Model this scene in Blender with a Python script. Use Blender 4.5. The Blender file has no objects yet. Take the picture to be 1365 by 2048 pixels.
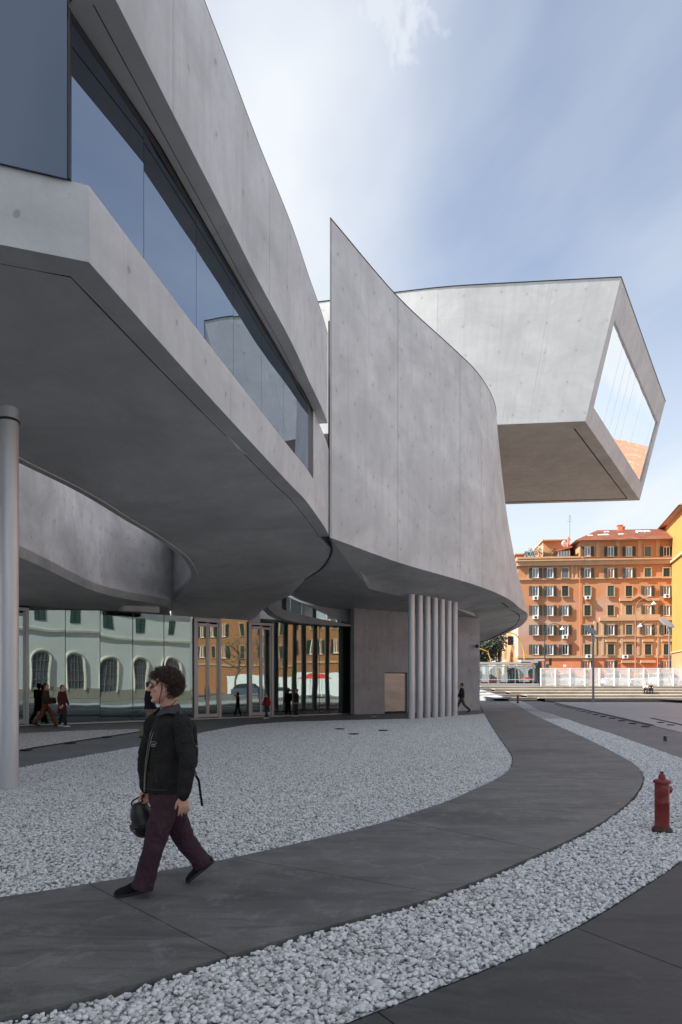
import bpy, bmesh, math, random
from mathutils import Vector, Matrix, geometry, noise
rnd = random.Random(7)
sc = bpy.context.scene
COL = sc.collection
H = 1.69              # eye height
F = 1365.33           # focal length in photo pixels (24 mm on 36 mm)
CX, CY = 682.5, 1365.0

# ---------------------------------------------------------------- camera
cam = bpy.data.cameras.new('camera'); camo = bpy.data.objects.new('camera', cam); COL.objects.link(camo)
cam.lens = 24; cam.sensor_width = 36; cam.shift_y = 341/2048; cam.clip_end = 3000; cam.clip_start = 0.05
camo.location = (0, 0, H); camo.rotation_euler = (math.radians(90), 0, 0); sc.camera = camo

# ---------------------------------------------------------------- light
SUN = Vector((-0.80, -0.13, 0.76)).normalized()
el = math.asin(SUN.z)
w = bpy.data.worlds.new("World"); sc.world = w; w.use_nodes = True
nt = w.node_tree; nt.nodes.clear()
def N(t, ty, **kw):
    n = t.nodes.new(ty)
    for k, v in kw.items(): setattr(n, k, v)
    return n
sky = N(nt, 'ShaderNodeTexSky'); sky.sky_type = 'NISHITA'; sky.sun_disc = False
sky.sun_elevation = el; sky.sun_rotation = math.atan2(SUN.x, SUN.y); sky.air_density = 1.0; sky.dust_density = 0.7; sky.ozone_density = 1.5
tc = N(nt, 'ShaderNodeTexCoord')
sep = N(nt, 'ShaderNodeSeparateXYZ'); nt.links.new(tc.outputs['Generated'], sep.inputs[0])
# clouds laid on a high flat layer: direction / (z + 0.12)
addz = N(nt, 'ShaderNodeMath', operation='ADD'); addz.inputs[1].default_value = 0.14; nt.links.new(sep.outputs[2], addz.inputs[0])
mx = N(nt, 'ShaderNodeMath', operation='MAXIMUM'); mx.inputs[1].default_value = 0.03; nt.links.new(addz.outputs[0], mx.inputs[0])
dx = N(nt, 'ShaderNodeMath', operation='DIVIDE'); nt.links.new(sep.outputs[0], dx.inputs[0]); nt.links.new(mx.outputs[0], dx.inputs[1])
dy = N(nt, 'ShaderNodeMath', operation='DIVIDE'); nt.links.new(sep.outputs[1], dy.inputs[0]); nt.links.new(mx.outputs[0], dy.inputs[1])
cmb = N(nt, 'ShaderNodeCombineXYZ'); nt.links.new(dx.outputs[0], cmb.inputs[0]); nt.links.new(dy.outputs[0], cmb.inputs[1])
mp = N(nt, 'ShaderNodeMapping'); mp.inputs['Location'].default_value = (1.9, 0.6, 0); mp.inputs['Scale'].default_value = (1.0, 0.45, 1)
mp.inputs['Rotation'].default_value = (0, 0, 0.5)
nt.links.new(cmb.outputs[0], mp.inputs[0])
def mth(t, op, a, b=None, c=None):
    m = N(t, 'ShaderNodeMath', operation=op)
    for i, v in enumerate((a, b, c)):
        if v is None: continue
        if isinstance(v, (int, float)): m.inputs[i].default_value = v
        else: t.links.new(v, m.inputs[i])
    return m.outputs[0]
def wnoise(scale, detail, rough, dist):
    n = N(nt, 'ShaderNodeTexNoise'); n.inputs['Scale'].default_value = scale; n.inputs['Detail'].default_value = detail
    n.inputs['Roughness'].default_value = rough; n.inputs['Distortion'].default_value = dist
    nt.links.new(mp.outputs[0], n.inputs['Vector']); return n
n1 = wnoise(0.75, 6, 0.5, 0.5); n2 = wnoise(2.2, 7, 0.55, 0.4)
def ramp(t, src, stops):
    r = N(t, 'ShaderNodeValToRGB'); e = r.color_ramp.elements
    e[0].position, e[0].color = stops[0][0], (*[stops[0][1]]*3, 1) if not isinstance(stops[0][1], tuple) else (*stops[0][1], 1)
    e[1].position, e[1].color = stops[-1][0], (*[stops[-1][1]]*3, 1) if not isinstance(stops[-1][1], tuple) else (*stops[-1][1], 1)
    for p, c in stops[1:-1]:
        q = e.new(p); q.color = (*[c]*3, 1) if not isinstance(c, tuple) else (*c, 1)
    t.links.new(src, r.inputs[0]); return r
r1 = ramp(nt, n1.outputs[0], [(0.38, 0.15), (0.61, 0.90)])
r2_ = ramp(nt, n2.outputs[0], [(0.60, 0.0), (0.76, 0.55)])
# one loose cumulus above the museum
cd = N(nt, 'ShaderNodeVectorMath', operation='DISTANCE'); cd.inputs[1].default_value = (0.060, 0.695, 0.718)
cs = N(nt, 'ShaderNodeVectorMath', operation='MULTIPLY'); cs.inputs[1].default_value = (1.0, 1.0, 1.0); nt.links.new(tc.outputs['Generated'], cs.inputs[0]); nt.links.new(cs.outputs[0], cd.inputs[0])
cn = N(nt, 'ShaderNodeTexNoise'); cn.inputs['Scale'].default_value = 9; cn.inputs['Detail'].default_value = 8; cn.inputs['Roughness'].default_value = 0.6; cn.inputs['Distortion'].default_value = 0.3; nt.links.new(tc.outputs['Generated'], cn.inputs['Vector'])
cm = mth(nt, 'SUBTRACT', mth(nt, 'ADD', mth(nt, 'MULTIPLY', cn.outputs[0], 0.34), -0.085), mth(nt, 'MULTIPLY', cd.outputs['Value'], 1.0))
cr = ramp(nt, cm, [(-0.01, 0.0), (0.07, 0.75)])
r2m = mth(nt, 'MAXIMUM', cr.outputs[0], r2_.outputs[0])
mxc = N(nt, 'ShaderNodeMath', operation='MAXIMUM'); nt.links.new(r1.outputs[0], mxc.inputs[0]); nt.links.new(r2m, mxc.inputs[1])
# thin bright veil low over the horizon
hz = N(nt, 'ShaderNodeMapRange'); hz.inputs[1].default_value = 0.02; hz.inputs[2].default_value = 0.62; hz.inputs[3].default_value = 1.0; hz.inputs[4].default_value = 0.0
hz.clamp = True; nt.links.new(sep.outputs[2], hz.inputs[0])
mx2 = N(nt, 'ShaderNodeMath', operation='MAXIMUM'); nt.links.new(mxc.outputs[0], mx2.inputs[0]); nt.links.new(hz.outputs[0], mx2.inputs[1])
mixc = N(nt, 'ShaderNodeMix', data_type='RGBA'); nt.links.new(mx2.outputs[0], mixc.inputs[0])
hs = N(nt, 'ShaderNodeHueSaturation'); hs.inputs['Saturation'].default_value = 0.92; hs.inputs['Value'].default_value = 0.82; nt.links.new(sky.outputs[0], hs.inputs['Color']); nt.links.new(hs.outputs[0], mixc.inputs[6]); mixc.inputs[7].default_value = (3.85, 4.0, 4.15, 1)
bg = N(nt, 'ShaderNodeBackground'); bg.inputs[1].default_value = 0.080
nt.links.new(mixc.outputs[2], bg.inputs[0])
wo = N(nt, 'ShaderNodeOutputWorld'); nt.links.new(bg.outputs[0], wo.inputs[0])

sl = bpy.data.lights.new('sun', 'SUN'); sl.energy = 4.7; sl.angle = math.radians(0.6); sl.color = (1.0, 0.95, 0.89)
so = bpy.data.objects.new('sun', sl); COL.objects.link(so); so.rotation_euler = SUN.to_track_quat('Z', 'Y').to_euler(); so.location = (-40, -10, 60)
vs = sc.view_settings; vs.view_transform = 'Standard'; vs.look = 'None'; vs.exposure = 1.65; vs.gamma = 1; vs.use_curve_mapping = False
sc.render.engine = 'CYCLES'; sc.cycles.max_bounces = 8; sc.cycles.glossy_bounces = 5; sc.cycles.transparent_max_bounces = 16; sc.cycles.diffuse_bounces = 4
sc.cycles.use_denoising = True

# ---------------------------------------------------------------- placing helpers
def at(px, py, Y):    return Vector(((px-CX)/F*Y, Y, H+(CY-py)/F*Y))
def lv(px, py, rel):  return at(px, py, F*rel/(CY-py))            # point on the level 'rel' above the eye
def gd(px, py, z=0.0): return at(px, py, F*(z-H)/(CY-py))
def sx(px, s, z=0.0): Y = F/s; return Vector(((px-CX)/s, Y, z))
def catmull(pts, n=6):
    pts = [Vector(p) for p in pts]; out = []
    P = [pts[0]*2-pts[1]] + pts + [pts[-1]*2-pts[-2]]
    for i in range(1, len(P)-2):
        a, b, c, d = P[i-1:i+3]
        for k in range(n):
            t = k/n
            out.append(0.5*((2*b)+(c-a)*t+(2*a-5*b+4*c-d)*t*t+(3*b-a-3*c+d)*t**3))
    out.append(pts[-1]); return out
def flat(pts): return [Vector((p[0], p[1], 0)) for p in pts]
def offset(pts, d):
    """offset a plan polyline to its left by d (mitred)"""
    out = []
    for i, p in enumerate(pts):
        a = pts[max(i-1, 0)]; b = pts[min(i+1, len(pts)-1)]
        t1 = (p-a) if i else (b-p); t2 = (b-p) if i < len(pts)-1 else (p-a)
        t1 = Vector((t1.x, t1.y, 0)).normalized(); t2 = Vector((t2.x, t2.y, 0)).normalized()
        n1 = Vector((-t1.y, t1.x, 0)); n2 = Vector((-t2.y, t2.x, 0)); m = (n1+n2)
        m = m/max(m.length_squared, 0.2)*2
        out.append(p+m*d)
    return out

# ---------------------------------------------------------------- object helpers
def link(name, me, mat=None, parent=None):
    if isinstance(me, bpy.types.Mesh) and len(me.polygons) and me.polygons[0].use_smooth | me.polygons[-1].use_smooth: me.set_sharp_from_angle(angle=math.radians(38))
    o = bpy.data.objects.new(name, me); COL.objects.link(o)
    if mat is not None and hasattr(me, 'materials') and not me.materials: me.materials.append(mat)
    if parent is not None: o.parent = parent
    return o
def tag(o, label=None, cat=None, group=None, kind=None):
    if label: o['label'] = label
    if cat: o['category'] = cat
    if group: o['group'] = group
    if kind: o['kind'] = kind
    return o
def empty(name, loc=(0, 0, 0), rz=0.0):
    o = bpy.data.objects.new(name, None); COL.objects.link(o); o.location = loc; o.rotation_euler = (0, 0, rz)
    o.empty_display_size = 0.2; return o
def thing(name, label, cat, loc=(0, 0, 0), rz=0.0, group=None): return tag(empty(name, loc, rz), label, cat, group)
def mesh(name, verts, faces, uvs=None, smooth=False):
    me = bpy.data.meshes.new(name); me.from_pydata([tuple(v) for v in verts], [], faces)
    if uvs:
        ul = me.uv_layers.new(name='UVMap')
        for l in me.loops: ul.data[l.index].uv = uvs[l.vertex_index]
    if smooth: me.polygons.foreach_set('use_smooth', [True]*len(me.polygons))
    me.update(); return me
def bm_mesh(name, bm, smooth=False):
    me = bpy.data.meshes.new(name); bm.to_mesh(me); bm.free()
    if smooth: me.polygons.foreach_set('use_smooth', [True]*len(me.polygons))
    return me
def local(o, pts):
    return pts
def box_bm(bm, c, d, rz=0.0, rot=None):
    m = Matrix.Translation(Vector(c)) @ (rot.to_4x4() if rot else Matrix.Rotation(rz, 4, 'Z')) @ Matrix.Diagonal((*d, 1))
    return bmesh.ops.create_cube(bm, size=1, matrix=m)['verts']
def box(name, c, d, mat, parent=None, rz=0.0, bevel=0.0):
    bm = bmesh.new(); box_bm(bm, c, d, rz)
    if bevel: bmesh.ops.bevel(bm, geom=bm.edges[:], offset=bevel, segments=2, profile=0.7, affect='EDGES')
    me = bm_mesh(name, bm); o = link(name, me, mat, parent); return o
def cyl_bm(bm, p0, p1, r0, r1=None, n=12, caps=True):
    p0 = Vector(p0); p1 = Vector(p1); r1 = r0 if r1 is None else r1
    d = p1-p0; q = d.to_track_quat('Z', 'Y').to_matrix().to_4x4()
    m = Matrix.Translation((p0+p1)/2) @ q
    return bmesh.ops.create_cone(bm, cap_ends=caps, segments=n, radius1=r0, radius2=r1, depth=d.length, matrix=m)['verts']
def tube_bm(bm, pts, r, n=6):
    """one swept tube along a polyline"""
    pts = [Vector(p) for p in pts]; rings = []
    up = Vector((0.13, 0.21, 0.97))
    for i, p in enumerate(pts):
        t = (pts[min(i+1, len(pts)-1)]-pts[max(i-1, 0)]).normalized()
        a = t.cross(up)
        if a.length < 1e-4: a = t.cross(Vector((1, 0, 0)))
        a.normalize(); b = t.cross(a)
        rr = r[i] if isinstance(r, (list, tuple)) else r
        rings.append([bm.verts.new(p+(a*math.cos(2*math.pi*k/n)+b*math.sin(2*math.pi*k/n))*rr) for k in range(n)])
    for i in range(len(rings)-1):
        for k in range(n):
            bm.faces.new((rings[i][k], rings[i][(k+1) % n], rings[i+1][(k+1) % n], rings[i+1][k]))
    bm.faces.new(rings[0]); bm.faces.new(rings[-1][::-1])
def tube(name, pts, r, mat, parent=None, n=8, smooth=True):
    bm = bmesh.new(); tube_bm(bm, pts, r, n); return link(name, bm_mesh(name, bm, smooth), mat, parent)
def lathe_bm(bm, prof, n=20, M=None):
    M = M or Matrix.Identity(4); rings = []
    for r, z in prof:
        rings.append([bm.verts.new(M @ Vector((max(r, 1e-4)*math.cos(2*math.pi*k/n), max(r, 1e-4)*math.sin(2*math.pi*k/n), z))) for k in range(n)])
    for i in range(len(rings)-1):
        for k in range(n): bm.faces.new((rings[i][k], rings[i][(k+1) % n], rings[i+1][(k+1) % n], rings[i+1][k]))
    bm.faces.new(rings[0][::-1]); bm.faces.new(rings[-1])
def lathe(name, prof, mat, parent=None, n=20, M=None, smooth=True):
    bm = bmesh.new(); lathe_bm(bm, prof, n, M)
    o = link(name, bm_mesh(name, bm, smooth), mat, parent)
    return o
def ribbon(name, bot, top, mat, parent=None, thick=0.0, smooth=True, rows=1, back=None):
    """a wall between two polylines (bot, top: 3D); thick = thickness to the left of travel; closed solid when thick"""
    n = len(bot); verts = []; uvs = []; faces = []
    L = [0.0]
    for i in range(1, n): L.append(L[-1]+(Vector(bot[i])-Vector(bot[i-1])).length)
    for r in range(rows+1):
        t = r/rows
        for i in range(n):
            p = Vector(bot[i]).lerp(Vector(top[i]), t); verts.append(p); uvs.append((L[i]+bot[0][1]*0.37, p.z))
    for r in range(rows):
        for i in range(n-1):
            a = r*n+i; faces.append((a, a+1, a+1+n, a+n))
    nf = len(faces)
    if thick:
        ob = offset([Vector((p[0], p[1], 0)) for p in bot], thick); ot = offset([Vector((p[0], p[1], 0)) for p in top], thick)
        base = len(verts)
        for r in range(2):
            for i in range(n):
                p = ob[i] if r == 0 else ot[i]; z = bot[i][2] if r == 0 else top[i][2]
                verts.append(Vector((p.x, p.y, z))); uvs.append((L[i]+thick, z))
        for i in range(n-1):
            a = base+i; faces.append((a+n, a+n+1, a+1, a))
            faces.append((a, a+1, i+1, i))
            t0 = rows*n+i; faces.append((t0, t0+1, a+n+1, a+n))
        faces.append((base, 0, *[r*n for r in range(1, rows+1)], base+n))
        e = n-1; faces.append((base+n+e, *[r*n+e for r in range(rows, -1, -1)], base+e))
    me = mesh(name, verts, faces, uvs, smooth)
    return link(name, me, mat, parent)
def prism(name, plan, z0, z1, mat, parent=None):
    """solid on a plan polygon (CCW or CW), z0/z1 numbers"""
    n = len(plan); verts = [Vector((p[0], p[1], z0)) for p in plan]+[Vector((p[0], p[1], z1)) for p in plan]
    faces = [tuple(range(n-1, -1, -1)), tuple(range(n, 2*n))]+[(i, (i+1) % n, (i+1) % n+n, i+n) for i in range(n)]
    uvs = [(v.x+v.y, v.z+v.x*0.2) for v in verts]
    me = mesh(name, verts, faces, uvs); bm = bmesh.new(); bm.from_mesh(me); bmesh.ops.recalc_face_normals(bm, faces=bm.faces); bm.to_mesh(me); bm.free()
    return link(name, me, mat, parent)
def fill(name, loop, mat, parent=None, step=0.8, up=0.3, smooth=True, relax=60, inside=()):
    """smooth sheet spanning a closed 3D loop (heights relaxed over the inside), thickened upward"""
    loop = [Vector(p) for p in loop]; n = len(loop)
    P2 = [Vector((p.x, p.y)) for p in loop]; zs = [p.z for p in loop]
    def inpoly(q):
        c = False
        for i in range(n):
            a = P2[i]; b = P2[i-1]
            if (a.y > q.y) != (b.y > q.y) and q.x < (b.x-a.x)*(q.y-a.y)/(b.y-a.y)+a.x: c = not c
        return c
    x0 = min(p.x for p in P2); x1 = max(p.x for p in P2); y0 = min(p.y for p in P2); y1 = max(p.y for p in P2)
    pts = list(P2); zz = list(zs)
    y = y0+step/2; k = 0
    while y < y1:
        x = x0+step/2+(step/2 if k % 2 else 0)
        while x < x1:
            q = Vector((x, y))
            if inpoly(q) and min((q-p).length for p in P2) > step*0.35:
                pts.append(q); wsum = 0; zsum = 0
                for i in range(n):
                    ww = 1/((q-P2[i]).length**3+1e-3); wsum += ww; zsum += ww*zs[i]
                zz.append(zsum/wsum)
            x += step
        y += step*0.87; k += 1
    res = geometry.delaunay_2d_cdt(pts, [(i, (i+1) % n) for i in range(n)], [list(range(n))], 1, 1e-5)
    vo, ed, fa, ov = res[0], res[1], res[2], res[3]
    Z = []
    for i, v in enumerate(vo):
        Z.append(zz[ov[i][0]] if ov[i] else sum(zs)/n)
    bnd = [any(j < n for j in ov[i]) for i in range(len(vo))]
    nb = [set() for _ in vo]
    for f in fa:
        for i in range(len(f)): nb[f[i]].add(f[i-1]); nb[f[i-1]].add(f[i])
    for _ in range(relax):
        for i in range(len(vo)):
            if not bnd[i] and nb[i]: Z[i] = sum(Z[j] for j in nb[i])/len(nb[i])
    bm = bmesh.new(); lo = [bm.verts.new((v.x, v.y, Z[i])) for i, v in enumerate(vo)]
    for f in fa:
        try: bm.faces.new([lo[i] for i in f])
        except ValueError: pass
    for f in bm.faces:
        f.normal_update()
        if f.normal.z > 0: f.normal_flip()
    if up:
        r = bmesh.ops.extrude_face_region(bm, geom=bm.faces[:])
        for v in r['geom']:
            if isinstance(v, bmesh.types.BMVert): v.co.z += up
        bmesh.ops.recalc_face_normals(bm, faces=bm.faces)
    ul = bm.loops.layers.uv.new('UVMap')
    for f in bm.faces:
        for l in f.loops: l[ul].uv = (l.vert.co.x, l.vert.co.y)
    me = bm_mesh(name, bm)
    if smooth: me.polygons.foreach_set('use_smooth', [True]*len(me.polygons))
    return link(name, me, mat, parent)

def strip(name, l1, l2, mat, parent=None, up=0.2):
    n = min(len(l1), len(l2)); v = [Vector(p) for p in l1[:n]]+[Vector(p) for p in l2[:n]]
    fs = [(i, i+1, i+1+n, i+n) for i in range(n-1)]
    bm = bmesh.new(); vv = [bm.verts.new(p) for p in v]
    for f in fs: bm.faces.new([vv[i] for i in f])
    if up:
        r = bmesh.ops.extrude_face_region(bm, geom=bm.faces[:])
        for q in r['geom']:
            if isinstance(q, bmesh.types.BMVert): q.co.z += up
        bmesh.ops.recalc_face_normals(bm, faces=bm.faces)
    ul = bm.loops.layers.uv.new('UVMap')
    for f in bm.faces:
        for l in f.loops: l[ul].uv = (l.vert.co.x, l.vert.co.y)
    return link(name, bm_mesh(name, bm), mat, parent)

# ---------------------------------------------------------------- materials
def mat(name, col=(0.5, 0.5, 0.5), rough=0.6, metal=0.0, spec=0.5):
    m = bpy.data.materials.new(name); m.use_nodes = True; b = m.node_tree.nodes['Principled BSDF']
    b.inputs['Base Color'].default_value = (*col, 1); b.inputs['Roughness'].default_value = rough; b.inputs['Metallic'].default_value = metal
    b.inputs['Specular IOR Level'].default_value = spec; return m
def mnoise(t, vec, scale, detail=5, rough=0.6, dist=0.0):
    n = N(t, 'ShaderNodeTexNoise'); n.inputs['Scale'].default_value = scale; n.inputs['Detail'].default_value = detail
    n.inputs['Roughness'].default_value = rough; n.inputs['Distortion'].default_value = dist
    if vec is not None: t.links.new(vec, n.inputs['Vector'])
    return n
def mmap(t, vec, scale=(1, 1, 1), loc=(0, 0, 0)):
    m = N(t, 'ShaderNodeMapping'); m.inputs['Scale'].default_value = scale; m.inputs['Location'].default_value = loc; t.links.new(vec, m.inputs[0]); return m.outputs[0]
def mixcol(t, f, a, b, blend='MIX'):
    m = N(t, 'ShaderNodeMix', data_type='RGBA', blend_type=blend)
    if isinstance(f, (int, float)): m.inputs[0].default_value = f
    else: t.links.new(f, m.inputs[0])
    for i, v in ((6, a), (7, b)):
        if isinstance(v, tuple): m.inputs[i].default_value = (*v, 1)
        else: t.links.new(v, m.inputs[i])
    return m.outputs[2]
def bump(t, b, h, strength=0.2, dist=0.01):
    n = N(t, 'ShaderNodeBump'); n.inputs['Strength'].default_value = strength; n.inputs['Distance'].default_value = dist
    t.links.new(h, n.inputs['Height']); t.links.new(n.outputs[0], b.inputs['Normal'])
def varied(name, c1, c2, scale=3.0, rough=0.7, bs=0.15, bd=0.01, c3=None, stretch=(1, 1, 1), metal=0.0, speck=0.0):
    """two (three) tones mixed by world-size noise, small relief"""
    m = mat(name, c1, rough, metal); t = m.node_tree; b = t.nodes['Principled BSDF']
    g = N(t, 'ShaderNodeNewGeometry').outputs['Position']; v = mmap(t, g, stretch)
    n = mnoise(t, v, scale, 6, 0.65); r = ramp(t, n.outputs[0], [(0.35, 0.0), (0.65, 1.0)])
    c = mixcol(t, r.outputs[0], c1, c2)
    if c3:
        n3 = mnoise(t, v, scale*0.23, 4, 0.6); r3 = ramp(t, n3.outputs[0], [(0.52, 0.0), (0.62, 1.0)]); c = mixcol(t, r3.outputs[0], c, c3)
    t.links.new(c, b.inputs['Base Color'])
    if speck:
        sn = mnoise(t, g, 55, 4, 0.8); c = mixcol(t, mth(t, 'MULTIPLY', ramp(t, sn.outputs[0], [(0.50, 0.0), (0.68, 1.0)]).outputs[0], speck), c, tuple(x*0.35 for x in c1))
        sw = mnoise(t, mmap(t, g, (0.5, 2.2, 1)), 1.3, 7, 0.75, 1.2); c = mixcol(t, mth(t, 'MULTIPLY', ramp(t, sw.outputs[0], [(0.48, 0.0), (0.60, 1.0)]).outputs[0], 0.65), c, tuple(x*0.55 for x in c1))
        s2 = mnoise(t, g, 3.1, 7, 0.8, 0.4); c = mixcol(t, mth(t, 'MULTIPLY', ramp(t, s2.outputs[0], [(0.52, 0.0), (0.64, 1.0)]).outputs[0], 0.5), c, tuple(x*1.4 for x in c2))
        t.links.new(c, b.inputs['Base Color'])
    if bs:
        nb = mnoise(t, v, scale*8, 5, 0.7); bump(t, b, nb.outputs[0], bs, bd)
    return m
def concrete(name, base, holes=True, streak=1.0, contrast=0.8, hu=1.22, hv=1.08):
    m = mat(name, base, 0.55, 0, 0.35); t = m.node_tree; b = t.nodes['Principled BSDF']
    uv = N(t, 'ShaderNodeTexCoord').outputs['UV']; g = N(t, 'ShaderNodeNewGeometry').outputs['Position']
    big = mnoise(t, mmap(t, g, (0.35, 0.35, 0.5)), 1.0, 6, 0.62, 0.6)
    mid = mnoise(t, mmap(t, g, (1, 1, 0.55)), 1.7, 7, 0.7, 0.4)
    ver = mnoise(t, mmap(t, uv, (2.6, 0.10, 1)), 1.5, 5, 0.65, 0.2)
    fine = mnoise(t, g, 14, 6, 0.75)
    d = tuple(x*(1-0.30*contrast) for x in base); l = tuple(min(1, x*(1+0.16*contrast)) for x in base)
    c = mixcol(t, ramp(t, big.outputs[0], [(0.33, 0.0), (0.66, 1.0)]).outputs[0], d, l)
    c = mixcol(t, mth(t, 'MULTIPLY', ramp(t, mid.outputs[0], [(0.46, 0.0), (0.66, 1.0)]).outputs[0], 0.42*contrast), c, tuple(x*0.72 for x in base[:2])+(base[2]*0.76,))
    c = mixcol(t, mth(t, 'MULTIPLY', ramp(t, ver.outputs[0], [(0.50, 0.0), (0.68, 1.0)]).outputs[0], 0.30*streak), c, tuple(x*0.66 for x in base))
    c = mixcol(t, mth(t, 'MULTIPLY', ramp(t, fine.outputs[0], [(0.35, 1.0), (0.55, 0.0)]).outputs[0], 0.12), c, tuple(x*0.5 for x in base))
    hgt = fine.outputs[0]
    # air holes
    vo = N(t, 'ShaderNodeTexVoronoi'); vo.inputs['Scale'].default_value = 2.7; t.links.new(g, vo.inputs['Vector'])
    air = ramp(t, vo.outputs['Distance'], [(0.018, 1.0), (0.04, 0.0)]).outputs[0]
    c = mixcol(t, mth(t, 'MULTIPLY', air, 0.55), c, tuple(x*0.3 for x in base))
    if holes:
        s = N(t, 'ShaderNodeSeparateXYZ'); t.links.new(uv, s.inputs[0])
        jit = mnoise(t, mmap(t, uv, (0.5, 0.5, 1)), 1.0, 1, 0.5).outputs[0]
        fu = mth(t, 'MULTIPLY', mth(t, 'SUBTRACT', mth(t, 'FRACT', mth(t, 'ADD', mth(t, 'DIVIDE', s.outputs[0], hu), jit)), 0.5), hu)
        fv = mth(t, 'MULTIPLY', mth(t, 'SUBTRACT', mth(t, 'FRACT', mth(t, 'ADD', mth(t, 'DIVIDE', s.outputs[1], hv), mth(t, 'MULTIPLY', jit, 0.5))), 0.5), hv)
        rr = mth(t, 'SQRT', mth(t, 'ADD', mth(t, 'MULTIPLY', fu, fu), mth(t, 'MULTIPLY', fv, mth(t, 'MULTIPLY', fv, 0.6))))
        hole = ramp(t, rr, [(0.026, 1.0), (0.042, 0.0)]).outputs[0]
        halo = ramp(t, rr, [(0.03, 1.0), (0.16, 0.0)]).outputs[0]
        lu = ramp(t, mth(t, 'ABSOLUTE', mth(t, 'SUBTRACT', mth(t, 'FRACT', mth(t, 'DIVIDE', s.outputs[0], hu*2)), 0.5)), [(0.002, 1.0), (0.006, 0.0)]).outputs[0]
        lv_ = ramp(t, mth(t, 'ABSOLUTE', mth(t, 'SUBTRACT', mth(t, 'FRACT', mth(t, 'DIVIDE', s.outputs[1], hv*3)), 0.5)), [(0.001, 1.0), (0.005, 0.0)]).outputs[0]
        cell = N(t, 'ShaderNodeTexWhiteNoise', noise_dimensions='2D'); cv = N(t, 'ShaderNodeCombineXYZ'); t.links.new(mth(t, 'FLOOR', mth(t, 'ADD', mth(t, 'DIVIDE', s.outputs[0], hu*2), 0.5)), cv.inputs[0]); t.links.new(mth(t, 'FLOOR', mth(t, 'ADD', mth(t, 'DIVIDE', s.outputs[1], hv*3), 0.5)), cv.inputs[1]); t.links.new(cv.outputs[0], cell.inputs['Vector'])
        c = mixcol(t, mth(t, 'MULTIPLY', cell.outputs['Value'], 0.09), c, tuple(x*0.6 for x in base))
        c = mixcol(t, mth(t, 'MULTIPLY', mth(t, 'MAXIMUM', lu, lv_), 0.12), c, tuple(x*0.35 for x in base))
        c = mixcol(t, mth(t, 'MULTIPLY', halo, 0.22), c, tuple(x*0.6 for x in base))
        c = mixcol(t, mth(t, 'MULTIPLY', hole, 0.48), c, tuple(x*0.25 for x in base))
    t.links.new(c, b.inputs['Base Color'])
    rr2 = ramp(t, mid.outputs[0], [(0.3, 0.42), (0.7, 0.68)]); t.links.new(rr2.outputs[0], b.inputs['Roughness'])
    bump(t, b, hgt, 0.12, 0.01)
    return m
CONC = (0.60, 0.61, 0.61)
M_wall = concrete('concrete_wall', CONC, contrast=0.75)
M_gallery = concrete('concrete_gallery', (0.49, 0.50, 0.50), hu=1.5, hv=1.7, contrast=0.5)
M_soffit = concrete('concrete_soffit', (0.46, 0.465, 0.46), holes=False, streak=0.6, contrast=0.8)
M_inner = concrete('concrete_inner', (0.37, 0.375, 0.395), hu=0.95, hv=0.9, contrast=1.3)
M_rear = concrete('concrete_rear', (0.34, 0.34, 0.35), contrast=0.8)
M_dark = mat('dark_joint', (0.02, 0.02, 0.022), 0.8)
M_capping = mat('dark_metal_capping', (0.05, 0.052, 0.056), 0.45, 0.6)
M_roof = varied('roof_membrane', (0.16, 0.16, 0.16), (0.20, 0.20, 0.20), 2)
M_frame = mat('grey_aluminium', (0.30, 0.31, 0.32), 0.4, 0.7)
M_mullion = mat('dark_mullion', (0.035, 0.037, 0.04), 0.4, 0.3)
M_steel = varied('brushed_steel', (0.56, 0.57, 0.59), (0.48, 0.49, 0.51), 2, 0.40, 0.05, 0.002, stretch=(3, 3, 0.4), metal=0.45)
def glass(name, tint, refl, through):
    m = bpy.data.materials.new(name); m.use_nodes = True; t = m.node_tree; t.nodes.clear()
    tr = N(t, 'ShaderNodeBsdfTransparent'); tr.inputs[0].default_value = (*through, 1)
    gl = N(t, 'ShaderNodeBsdfGlossy'); gl.inputs[0].default_value = (*tint, 1); gl.inputs['Roughness'].default_value = 0.0
    # real panes are never quite flat
    g = N(t, 'ShaderNodeNewGeometry').outputs['Position']; nz = mnoise(t, mmap(t, g, (0.55, 0.55, 0.35)), 1.0, 1, 0.4)
    bp = N(t, 'ShaderNodeBump'); bp.inputs['Strength'].default_value = 0.16; bp.inputs['Distance'].default_value = 0.05; t.links.new(nz.outputs[0], bp.inputs['Height']); t.links.new(bp.outputs[0], gl.inputs['Normal'])
    fr = N(t, 'ShaderNodeLayerWeight'); fr.inputs[0].default_value = 0.35
    f = mth(t, 'ADD', mth(t, 'MULTIPLY', fr.outputs['Fresnel'], 1-refl), refl)
    mi = N(t, 'ShaderNodeMixShader'); t.links.new(f, mi.inputs[0]); t.links.new(tr.outputs[0], mi.inputs[1]); t.links.new(gl.outputs[0], mi.inputs[2])
    o = N(t, 'ShaderNodeOutputMaterial'); t.links.new(mi.outputs[0], o.inputs[0]); return m
M_glass = glass('lobby_glass', (0.52, 0.60, 0.57), 0.32, (0.55, 0.62, 0.59))
M_band = glass('gallery_band_glass', (0.52, 0.59, 0.69), 0.58, (0.10, 0.12, 0.14))
M_darkglass = glass('dark_corner_glass', (0.34, 0.42, 0.56), 0.26, (0.05, 0.06, 0.09))
M_bigglass = glass('gallery_end_glass', (0.97, 0.98, 0.98), 0.96, (0.3, 0.32, 0.34))
# ================================================================ museum
mus = thing('museum_building', 'large pale grey concrete museum with sweeping curved walls, cantilevered gallery box and glazed lobby', 'museum')
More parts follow.
